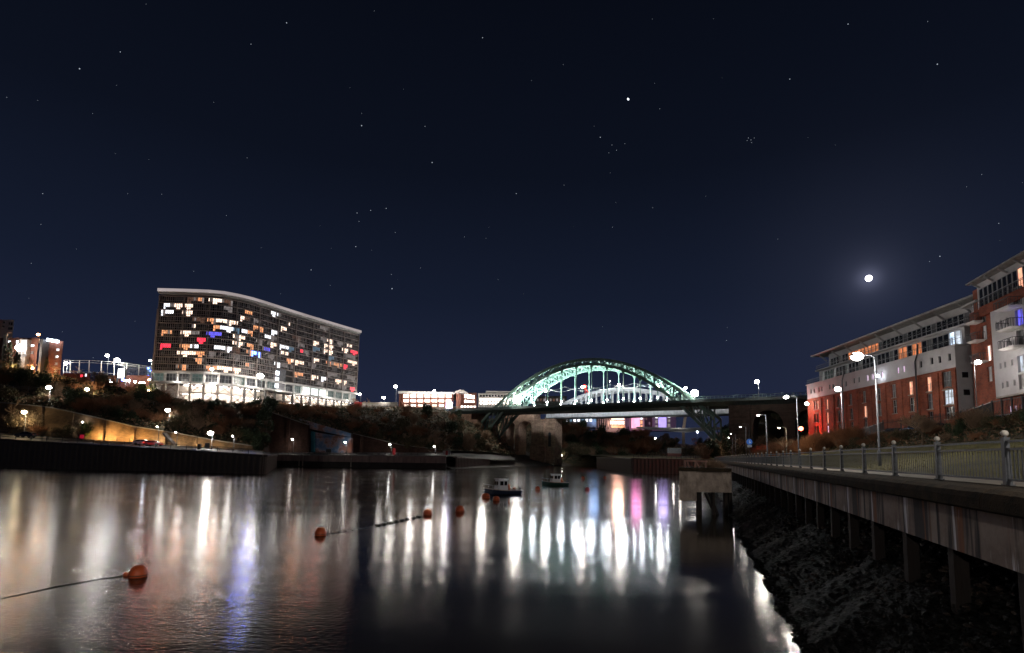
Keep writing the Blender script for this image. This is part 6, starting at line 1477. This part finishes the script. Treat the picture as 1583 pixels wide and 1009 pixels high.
def scatter(n, px0, px1, r0, r1, mix, smin, smax, label, group):
    for _ in range(n):
        px = R.uniform(px0, px1); r = R.uniform(r0, r1); k = R.choice(mix); nm = {'bare': 'bare winter tree', 'shrub': 'leafless grey-brown shrub', 'russet': 'leafless russet shrub', 'ever': 'dark evergreen bush', 'scrub': 'olive scrub bush'}[k]
        s = R.uniform(smin, smax) * (.42 if k == 'bare' else 1); big = (s / (.42 if k == 'bare' else 1) - smin) / (smax - smin)
        zone = ZN[[q for q, (x, _) in enumerate(ZN) if px >= x][-1]][1]; lv = 'low' if r < 2.7 else ('midway' if r < 3.3 else 'high')
        full = '%s%s %s %s' % ('large ' if big > .66 else ('small ' if big < .33 else ''), nm, lv, zone)
        plant(k, hill(px, r) - V(0, 0, .15), s, full, full)
scatter(76, -40, 240, 2.1, 3.9, ['ever', 'scrub', 'shrub', 'shrub', 'bare', 'bare', 'russet'], 1.0, 1.9, 'on the dark slope left of the curved block', G1)
scatter(30, 230, 420, 3.5, 3.88, ['ever', 'scrub', 'shrub', 'ever'], .7, 1.1, 'in the hedge line below the curved block', G1)
scatter(86, 200, 470, 2.1, 3.6, ['ever', 'bare', 'shrub', 'scrub', 'shrub', 'bare', 'russet'], 1.0, 2.0, 'on the slope below the curved block', G1)
scatter(60, 430, 640, 2.1, 3.8, ['scrub', 'russet', 'shrub', 'russet', 'russet'], .8, 1.5, 'above the painted wall', G1)
scatter(80, 620, 762, 1.6, 3.9, ['bare', 'scrub', 'shrub', 'ever', 'shrub', 'bare', 'russet'], 1.2, 2.3, 'on the steep bank left of the bridge', G1)
for px, py, s, lb in ((4, 590, 1.0, 'tall dark conifer at the extreme left edge'), (11, 590, 1.15, 'tallest dark conifer in front of the brick block'), (23, 592, .95, 'dark conifer left of the glazed stairwell'), (27, 592, .8, 'dark conifer directly below the glazed stairwell'), (70, 590, .85, 'lone dark conifer in front of the lower brick block')):
    plant('conifer', hill(px, 3.85) - V(0, 0, 1), s * 1.25, lb)
for px, lb in ((44, 'bare tree before the brick block, right of the stairwell'), (86, 'bare tree at the right end of the lower brick block'), (8, 'bare tree lit orange against the brick block'), (118, 'bare tree by the left end of the net frame'), (150, 'bare tree in front of the middle of the net frame'), (160, 'bare tree just left of the glowing hoarding'), (545, 'bare tree silhouetted right of the curved block'), (566, 'bare tree above the pale garden wall')):
    plant('bare', hill(px, 3.95) - V(0, 0, .2), .8, lb)
# trees close to lamps, lit
LB = [(28, 664, 'bare1', 1.05, 'spreading bare tree lit golden by the lamp at the left edge'), (12, 664, 'bare0', .75, 'smaller lit bare tree at the left end of the riverside road'), (40, 666, 'bare2', .8, 'lit bare tree just right of the golden lamp'), (14, 664, 'tan0', .95, 'twiggy golden-lit small tree left of the lamp at far left'), (36, 664, 'tan0', 1.15, 'dense golden-lit tree right under the lamp at far left'), (54, 665, 'tan0', .85, 'golden-lit small tree at the right end of the lit clump at far left'), (124, 676, 'tan0', .9, 'pinkish lit shrub beside the pale green bush'), (122, 676, 'bare2', .8, 'bare pinkish-lit tree left of the golden wall')]
def fwd(p, m): f = (p.y - m) / p.y; return Vector((p.x * f, p.y * f, p.z))
for px, py, k, s, lb in LB: plant(k, fwd(hb(px, py), 2.6), s, lb)
plant('pale0', hill(139, 1) + V(0, -2.4, 0), 1.35, 'pale green lit bush at the left end of the golden wall')
plant('scrub', hill(112, 1) + V(0, -2.4, 0), 1.3, 'olive bush at the foot of the dark wall, left of the lit bush')
plant('scrub', hill(95, 1) + V(0, -2.4, 0), 1.2, 'olive bush beside the small lit tree, nearer the dark wall middle')
plant('russet', hill(70, 1) + V(0, -2.4, 0), 1.3, 'dim reddish shrub at the foot of the dark wall middle')
plant('tan0', hill(149, 3.15) + V(0, -4, -1), .9, 'warm-lit tree around the lamp on the dark slope'); plant('pale0', hill(236, 3.72) + V(0, -4, -.6), 1.7, 'yellow-green lit bush under the lamp at the foot of the curved block')
plant('ever0', hill(242, 3.8) - V(0, 0, .6), 1.5, 'dark bush right of the lit yellow-green bush'); plant('ever2', hill(407, 3.75), 1.7, 'rounded dark bush on the cliff edge under the grey stair core')
for px, r, s in ((402, 1.1, 1.3), (406, 1.05, 1.6), (409, 1.3, 1.9), (411, 1.6, 2.0), (413, 1.9, 2.2), (414, 1.2, 1.5)): plant('ever', hill(px, r) + V(0, -1.5, 0), s, 'dark bush filling the corner where the long wall meets the high dark wall', 'bushes in the wall corner')
# --- banks under and behind the bridges
def fpt(px, Y): x = (px - CX) / 820 * Y; return Vector((x, Y, H + fz(x, Y) - .2))
for _ in range(90):
    px = R.uniform(845, 1015); Y = R.uniform(322, 385); k = R.choice(['russet', 'russet', 'scrub', 'bare', 'shrub', 'ever']); s = R.uniform(2.2, 3.6) * (.42 if k == 'bare' else 1)
    nm = {'bare': 'bare winter tree', 'shrub': 'leafless shrub', 'russet': 'russet autumn shrub', 'ever': 'dark evergreen bush', 'scrub': 'dull scrub bush'}[k]
    plant(k, fpt(px, Y), s, nm + ' on the wooded far bank right of the viaduct', nm + ' group on the far bank')
for _ in range(40):
    px = R.uniform(1015, 1140); Y = R.uniform(320, 400); k = R.choice(['bare', 'scrub', 'ever', 'shrub']); s = R.uniform(1.8, 3.0) * (.42 if k == 'bare' else 1)
    nm = {'bare': 'bare winter tree', 'shrub': 'leafless shrub', 'ever': 'dark evergreen bush', 'scrub': 'dull scrub bush'}[k]
    plant(k, fpt(px, Y), s, nm + ' around the footbridge pier', nm + 's around the footbridge')
for px, Y, s in ((1072, 240, .75), (1078, 262, .6), (1100, 235, .8), (1112, 230, .9), (1118, 260, 1.1), (1096, 280, 1.0)):
    x = (px - CX) / 820 * Y; plant('bare', Vector((x, Y, H)), s, 'bare tree on the lawn behind the jetty block', 'bare trees on the riverside lawn')
for _ in range(120):
    px = R.uniform(1084, 1262); Y = R.uniform(200, 300); x = (px - CX) / 820 * Y; s = R.uniform(1.8, 3.2); k = R.choice(['ever', 'scrub', 'bare', 'shrub'])
    if k == 'bare': s *= .45
    if x < 80 and Y < 178: continue
    plant(k, Vector((x, Y, H + (lz(x, Y) if Y > 178 else .8))), s, {'bare': 'bare tree', 'shrub': 'leafless shrub', 'ever': 'dark evergreen bush', 'scrub': 'dark scrub bush'}[k] + ' in the dark wood under the right end of the bridge', k + ' plants in the dark wood')
# --- right bank
for _ in range(58):
    s_ = R.uniform(88, 150); l = R.uniform(15, 23); plant('russet', W(s_, l, zr(s_, l) - .1), R.uniform(.7, 1.2), *RL('thin-stemmed shrub glowing red', s_, l))
for _ in range(30):
    s_ = R.uniform(60, 100); l = R.uniform(18.5, 21.5); plant(R.choice(['shrub', 'scrub', 'russet']), W(s_, l, zr(s_, l) - .1), R.uniform(.35, .6), *RL('brown shrub on the bank', s_, l))
for _ in range(34):
    s_ = R.uniform(30, 62); l = R.uniform(18.3, 29); plant(R.choice(['shrub', 'scrub', 'russet', 'ever']), W(s_, min(l, 22), zr(s_, min(l, 22)) - .15), R.uniform(.25, .5), *RL('low scrub clump on the bank', s_, l))
for _ in range(12):
    s_ = R.uniform(12, 34); l = R.uniform(22, 29); plant('ever', W(s_, l, zr(s_, l) - .1), R.uniform(.7, 1.0), 'dark evergreen bush in the hedge at the right edge', 'hedge bushes at the right edge')
p = rb(1496, 668); plant('shrub', p + V(1, 0, 0), .9, 'large bushy leafless shrub before the gap between the apartment blocks'); plant('shrub', p + V(-1.8, 2, .1), .6, 'lower leafless shrub just left of the large one'); plant('russet', p + V(2.0, 2, 0), .9, 'brownish shrub just right of the large leafless one')
p = rb(1427, 690); plant('bare', p, .5, 'slender bare young tree in front of the palisade fence'); 
p = P(1213, 690, 78); plant('bare', Vector((p.x, p.y, H + .3)), .55, 'small bare tree lit yellow among the red-glowing shrubs')
# jetty growth
for px, s in ((1100, .42), (1107, .5), (1114, .45), (1120, .36), (1066, .2), (1084, .2)):
    a = P(px, 727, 52); plant('shrub', Vector((a.x, 52 + R.uniform(0, 3), a.z)), s, 'dry pale weeds growing on top of the jetty block', 'dry weeds on the jetty')
gg = MB(); r_ = random.Random(4)
for _ in range(26000):
    s_ = 4 + 75 * r_.random() ** 1.6; l = 9.3 + 9 * r_.random(); p = W(s_, l, zr(s_, l)); a = r_.uniform(0, 6.28); t = Vector((math.cos(a), math.sin(a), 0)) * .012; gg.add([p - t, p + t, p + Vector((r_.uniform(-.03, .03), r_.uniform(-.03, .03), r_.uniform(.04, .11)))], [(0, 1, 2)])
stuff('grass_blades', 'short grass of the park lawn behind the promenade railing', 'grass', gg, mat('grass_blade', (.14, .13, .04), .8, .4, .6))
for k, o in PROTO.items():
    if k not in used:
        for c in list(o.children): bpy.data.objects.remove(c)
        bpy.data.objects.remove(o)

# ================================================================== LAMPS OF THE LEFT BANK
def lampL(px, pbase, ptop, label, pw, k='w', g=2.5, base=None, **kw):
    kw.setdefault('spot', None if pw > 1600 else 168)
    p = base if base is not None else hb(px, pbase); return street_lamp(p, P(px, ptop, p.y).z, label, pw, k, g * p.y / 820, group='lamps on the left bank', arm=.3, rp=.09, **kw)
lampL(327, 694, 669.5, 'bright lamp post by the riverside road below the evergreen bushes', 1700, 'w', 3.6)
lampL(76, 622, 599, 'lamp post standing on the dark slope below the brick block', 1000, 'w', 3.2)
lampL(260, 662, 634, 'slim lamp post on the slope above the end of the golden wall', 900, 'w', 3.2)
lampL(36, 664, 637, 'lamp glowing inside the golden-lit bare trees at far left', 1500, 'y', 3.2, base=fwd(hill(37, .95), 5.5))
lampL(147, 622, 602, 'warm lamp among bare branches on the dark slope', 2200, 'y', 3.2, base=hill(147, 3.25) + V(0, -3, 0))
lampL(237, 618, 604.5, 'lamp lighting the yellow-green bush at the foot of the curved block', 2200, 'y', 4, base=hill(237, 3.75) + V(0, -3, 0))
lampL(130, 676, 652.5, 'lamp behind the small lit tree and the pale green bush', 1500, 'w', 1.5, base=hill(128, .9))
lampL(161, 681, 653, 'thin dark lamp post in front of the golden wall, unlit', 0, lit=False, base=hill(161, .85))
lampL(244, 687, 659.5, 'thin dark lamp post at the bend of the golden wall, barely lit', 120, 'w', 1.0, base=hill(244, .85))
lampL(273.5, 696, 668, 'thin dark post with a dim lamp left of the bright road lamp', 120, 'w', 1.0, base=hill(273, .8))
for px, py, lb in ((453, 679, 'faint short lamp before the high dark brick wall'), (535, 683.5, 'faint short lamp before the painted wall'), (604.5, 687, 'faint short lamp before the reddish brick wall'), (361, 674, 'faint lamp among the evergreen bushes'), (673, 690, 'faint short lamp near the right end of the concrete quay')):
    lampL(px, 701, py, lb, 260, 'w', 1.1, base=hill(px, .55))
lampL(402, 617, 581, 'very bright lamp post in front of the curved block', 3000, 'w', 4.6, base=hill(402, 3.95))
lampL(326.5, 617, 570.5, 'warm lamp post in front of the podium columns of the curved block', 1500, 'w', 2.2, base=hill(326, 3.98))
lampL(515.5, 626, 590.5, 'lamp post before the right part of the curved block', 1800, 'w', 2.6, base=hill(515, 3.98))
lampL(612, 628, 597.3, 'tall lamp against the sky left of the lit brick building', 2500, 'w', 2.3, base=hill(612, 4))
lampL(594, 628, 614.5, 'shorter lamp beside the pale garden wall', 1500, 'w', 2.2, base=hill(594, 4))
lampL(557.5, 628, 609.5, 'small lamp just right of the curved block', 900, 'w', 1.6, base=hill(557, 4))
lampL(672.5, 626, 604, 'lamp rising above the roof of the lit brick building', 1000, 'w', 1.5, base=hill(672, 4))
for px, py, pb_2, g, pw, k, lb in ((101, 561.5, 592, 3.2, 2500, 'w', 'lamp on a mast right of the lower brick block'), (164, 549.5, 594, 3.4, 2500, 'w', 'high lamp left of the brightest mast lamp'), (180, 556.5, 596, 5, 4000, 'w', 'brightest mast lamp above the glowing hoarding'), (231, 557, 600, 2.3, 1500, 'w', 'lamp on a mast just left of the curved block'), (57, 517, 560, 3, 2500, 'o', 'orange lamp above the roofs of the brick blocks')):
    p = P(px, pb_2, 208 if k == 'w' else 190); street_lamp(p, P(px, py, p.y).z, lb, pw, k, g * .72 * p.y / 820, group='mast lamps on the cliff top', arm=.3, rp=.1)
for px, py in ((172, 591), (194, 588), (199.5, 588.5), (209.5, 590), (218, 591.5), (222.5, 591.5), (231, 587)):
    p = P(px, 600, 200); t = street_lamp(p, P(px, py, 200).z, 'low bright globe lamp before the low red brick wall', 1100, 'w' if px < 230 else 'o', 1.7 * 200 / 820, name='globe_lamp', group='low globe lamps before the brick wall', arm=.1, spot=150)
# ground floods in front of the golden wall
for px, pw, k in ((150, 500, 'g'), (160, 900, 'g'), (170, 1100, 'g'), (181, 1100, 'g'), (206, 900, 'g'), (217, 800, 'g'), (229, 500, 'g'), (252, 700, 'y'), (285, 450, 'y'), (315, 350, 'y'), (345, 250, 'y')):
    p = hill(px, 1) + V(0, -3.6, .1); t = thing('wall_washer', 'low golden floodlight aimed at the retaining wall', 'floodlight', p - V(0, 0, 1.1), 0, 'golden floodlights along the wall')
    b = MB(); b.box((0, 0, .5), (.12, .12, 1.0)); part('post', b, DARKST, t, False); b = MB(); b.box((0, 0, 1.02), (.4, .25, .16)); part('head', b, DARKST, t, False)
    L = bulb(t, (0, .3, 1.3), pw * 1.8, k, .15, False, spot=125); L.rotation_euler = (math.radians(97), 0, 0)
# distant right side lamps
p = P(1173, 612, 200); street_lamp(Vector((p.x, p.y, H + 22)), P(1173, 590, 200).z, 'lamp post on the road at the right end of the bridge', 1500, 'w', .8, group=None, arm=.3)
p = P(1187, 700, 95); street_lamp(Vector((p.x, p.y, H + .3)), P(1187, 655, 95).z, 'slim lamp post behind the second promenade lamp, unlit', lit=False, group=None)
p = P(1216, 690, 80); street_lamp(Vector((p.x, p.y, H + .3)), P(1216, 661.5, 80).z, 'short lamp shining onto the small yellow-lit bare tree', 900, 'y', .12, group=None)
for px, py, Y, pw, k, g, lb in ((1078, 668, 330, 600, 'c', .5, 'tiny bluish lamp in the trees right of the footbridge pier'), (1013, 677.5, 330, 300, 'w', .4, 'tiny lamp in the far trees left of the footbridge pier'), (1101, 682, 300, 300, 'w', .4, 'tiny lamp in the wood under the right bridge end'), (868, 704, 318, 300, 'w', .35, 'tiny lamp at the water edge right of the viaduct')):
    p = P(px, py, Y); t = thing('path_lamp', lb, 'lamp', p - V(0, 0, 4)); b = MB(); b.tube([(0, 0, 0), (0, 0, 4)], .08, 5); part('post', b, STEEL, t, False); b = MB(); b.ball((0, 0, 4.1), g, 8, 6); part('globe', b, EMC if k == 'c' else EMW, t, False); bulb(t, (0, -g - .3, 4), pw, k, .2, False)
gp = thing('lit_stone_ruin', 'pale floodlit stone piece among bare trees at the end of the lawn', 'monument', P(1112, 702, 226))
b = MB(); ybox(b, 1108, 1116, 687, 702.5, 226, 228); part('stone_face', b, mat('pale_stone_lit', (.5, .42, .33), .9, .5, .8), gp); bulb(gp, P(1112, 698, 221), 450, 'y', .3)
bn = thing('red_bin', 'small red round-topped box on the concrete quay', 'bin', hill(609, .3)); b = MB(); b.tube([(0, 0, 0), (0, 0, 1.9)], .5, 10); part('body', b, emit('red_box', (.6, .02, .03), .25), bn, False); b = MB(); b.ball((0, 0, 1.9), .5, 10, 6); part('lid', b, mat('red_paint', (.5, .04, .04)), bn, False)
for px, m, lb in ((686.5, 'white', 'small white utility cabinet at the end of the concrete quay'), (690.5, 'red', 'small red utility cabinet between two pale ones on the quay'), (694.5, 'silver', 'small greenish-grey utility cabinet at the end of the quay')):
    a = P(px, 703, 196); t = thing('utility_cabinet', lb, 'cabinet', a); b = MB(); b.box((0, 0, .75), (.85, .6, 1.5)); part('body', b, mat('cab_' + m, PAINTS[m], .6), t, False); b = MB(); b.box((0, 0, 1.54), (.95, .7, .08)); part('lid', b, STEEL, t, False)
for px, lb in ((308, 'dark litter bin on the riverside road left of the bright lamp'), (320, 'pale information board beside the bright road lamp')):
    p = hill(px, .25); t = thing('litter_bin' if px == 308 else 'info_board', lb, 'bin' if px == 308 else 'board', p); b = MB(); b.box((0, 0, .65 if px == 308 else 1.1), (.6, .5, 1.3) if px == 308 else (1.2, .1, 1.2)); part('body', b, DARKST if px == 308 else mat('board_pale', (.4, .42, .4)), t, False)
    b = MB(); b.box((0, 0, .9 if px != 308 else 1.34), (.1, .06, 1.8) if px != 308 else (.7, .6, .06)); part('post' if px != 308 else 'lid', b, DARKST, t, False)
for px in (345, 366, 505, 590, 640):
    p = hill(px, .35); t = thing('picnic_bench', 'metal bench catching the lamp light on the quay', 'bench', p, 0, 'benches on the quay'); 
    for z, y in ((.75, 0), (.45, -.6), (.45, .6)): b = MB(); b.box((0, y, z), (3.2, .5 if y == 0 else .3, .06)); part('seat' if y else 'table_top', b, CONC, t, False)
    for x in (-1.2, 1.2): b = MB(); b.bar((x, -.6, 0), (x, .1, .74), .08); b.bar((x, .6, 0), (x, -.1, .74), .08); part('leg', b, STEEL, t, False)

# ================================================================== MOON AND STARS
b = MB(); b.ball((0, 0, 0), 3200 * 4.0 / 850, 32, 20); b.smooth = True
mo = put('moon', b.mesh('moon', emit('moonlit_disc', (.9, .88, 1), 7, .12, .02)), None, MOON * 3200 + V(0, 0, H)); tag(mo, 'bright full moon high over the brick apartment block', 'moon')
ST = emit('starlight', (.75, .85, 1), .55); ST2 = emit('starlight_bright', (.85, .92, 1), 9)
stars = [(971, 153, 1.7, 2), (123, 106, 1, 1), (443, 35, .9, 1), (186, 80, .7, 1), (559, 194, 1.1, 1), (668, 251, 1, 1), (928, 212, .9, 1), (606, 446, 1.3, 1), (481, 417, .9, 1), (550, 381, .9, 1), (573, 325, .8, 1), (597, 322, .8, 1), (552, 329, .8, 1), (555, 342, .6, 1), (798, 299, .8, 1), (746, 58, .8, 1), (1449, 99, .9, 1), (1221, 122, .8, 1), (1311, 37, .8, 1), (1453, 396, .9, 1), (1437, 404, .5, 1),
         (1157, 213, .6, 1), (1161, 216, .6, 1), (1166, 213, .5, 1), (1162, 220, .5, 1), (1155, 217, .5, 1), (946, 224, .6, 1), (953, 232, .6, 1), (941, 236, .5, 1), (966, 222, .5, 1), (657, 195, .6, 1), (1009, 321, .5, 1), (1123, 526, .6, 1), (605, 424, .6, 1), (650, 414, .5, 1), (66, 299, .6, 1), (388, 68, .6, 1), (611, 359, .6, 1), (1544, 345, .6, 1), (1020, 168, .5, 1), (718, 366, .5, 1), (947, 351, .5, 1), (872, 286, .4, 1), (770, 432, .4, 1), (350, 333, .5, 1), (250, 300, .4, 1)]
rs_ = random.Random(12)
for _ in range(60): stars.append((rs_.uniform(0, 1583), rs_.uniform(0, 560), rs_.uniform(.22, .45), 1))
for q in range(120):
    v = Vector((rs_.gauss(0, 1), rs_.gauss(0, 1), abs(rs_.gauss(0, 1)))).normalized()
    if v.y > .3: continue
    stars.append((v, None, .45, 1))
sb1, sb2 = MB(), MB()
for x, y, r, k in stars:
    v = x if y is None else ray(x, y).normalized(); rock_r = r * 3000 / 1300
    (sb2 if k == 2 else sb1).ball(v * 3000 + V(0, 0, H), rock_r, 6, 4)
tag(put('stars', sb1.mesh('stars', ST)), 'faint scattered stars of the night sky', 'stars', kind='stuff')
tag(put('bright_planet', sb2.mesh('bright_planet', ST2)), 'brightest starlike point, high above the arch bridge', 'planet')
# undergrowth that covers the left hillside and the far bank
ug = MB(); r_ = random.Random(31)
def tuft(p, s):
    for _ in range(5):
        c = p + Vector((r_.uniform(-1, 1), r_.uniform(-1, 1), r_.uniform(0, .8))) * s; t = Vector((r_.gauss(0, 1), r_.gauss(0, 1), r_.gauss(0, .8))).normalized() * s * .45; u = t.cross(Vector((r_.gauss(0, 1), r_.gauss(0, 1), r_.gauss(0, 1)))).normalized() * s * .2
        ug.add([c - t, c + u, c + t, c - u], [(0, 1, 2, 3)], 0 if r_.random() < .55 else 1)
for _ in range(9000): tuft(hill(r_.uniform(-60, 795), r_.uniform(2.02, 3.97)), r_.uniform(.5, 1.3))
for _ in range(3500): tuft(fpt(r_.uniform(800, 1140), r_.uniform(316, 388)), r_.uniform(.5, 1.4))
for _ in range(5000):
    s_ = r_.uniform(20, 150); l = r_.uniform(18, 25.5); tuft(W(s_, l, zr(s_, l)), r_.uniform(.15, .4))
stuff('undergrowth', 'dense low undergrowth covering the wooded slopes', 'undergrowth', ug, [mat('undergrowth_dark', (.05, .055, .026), .9, .5, .2), mat('undergrowth_brown', (.2, .125, .075), .9, .5, .2)])
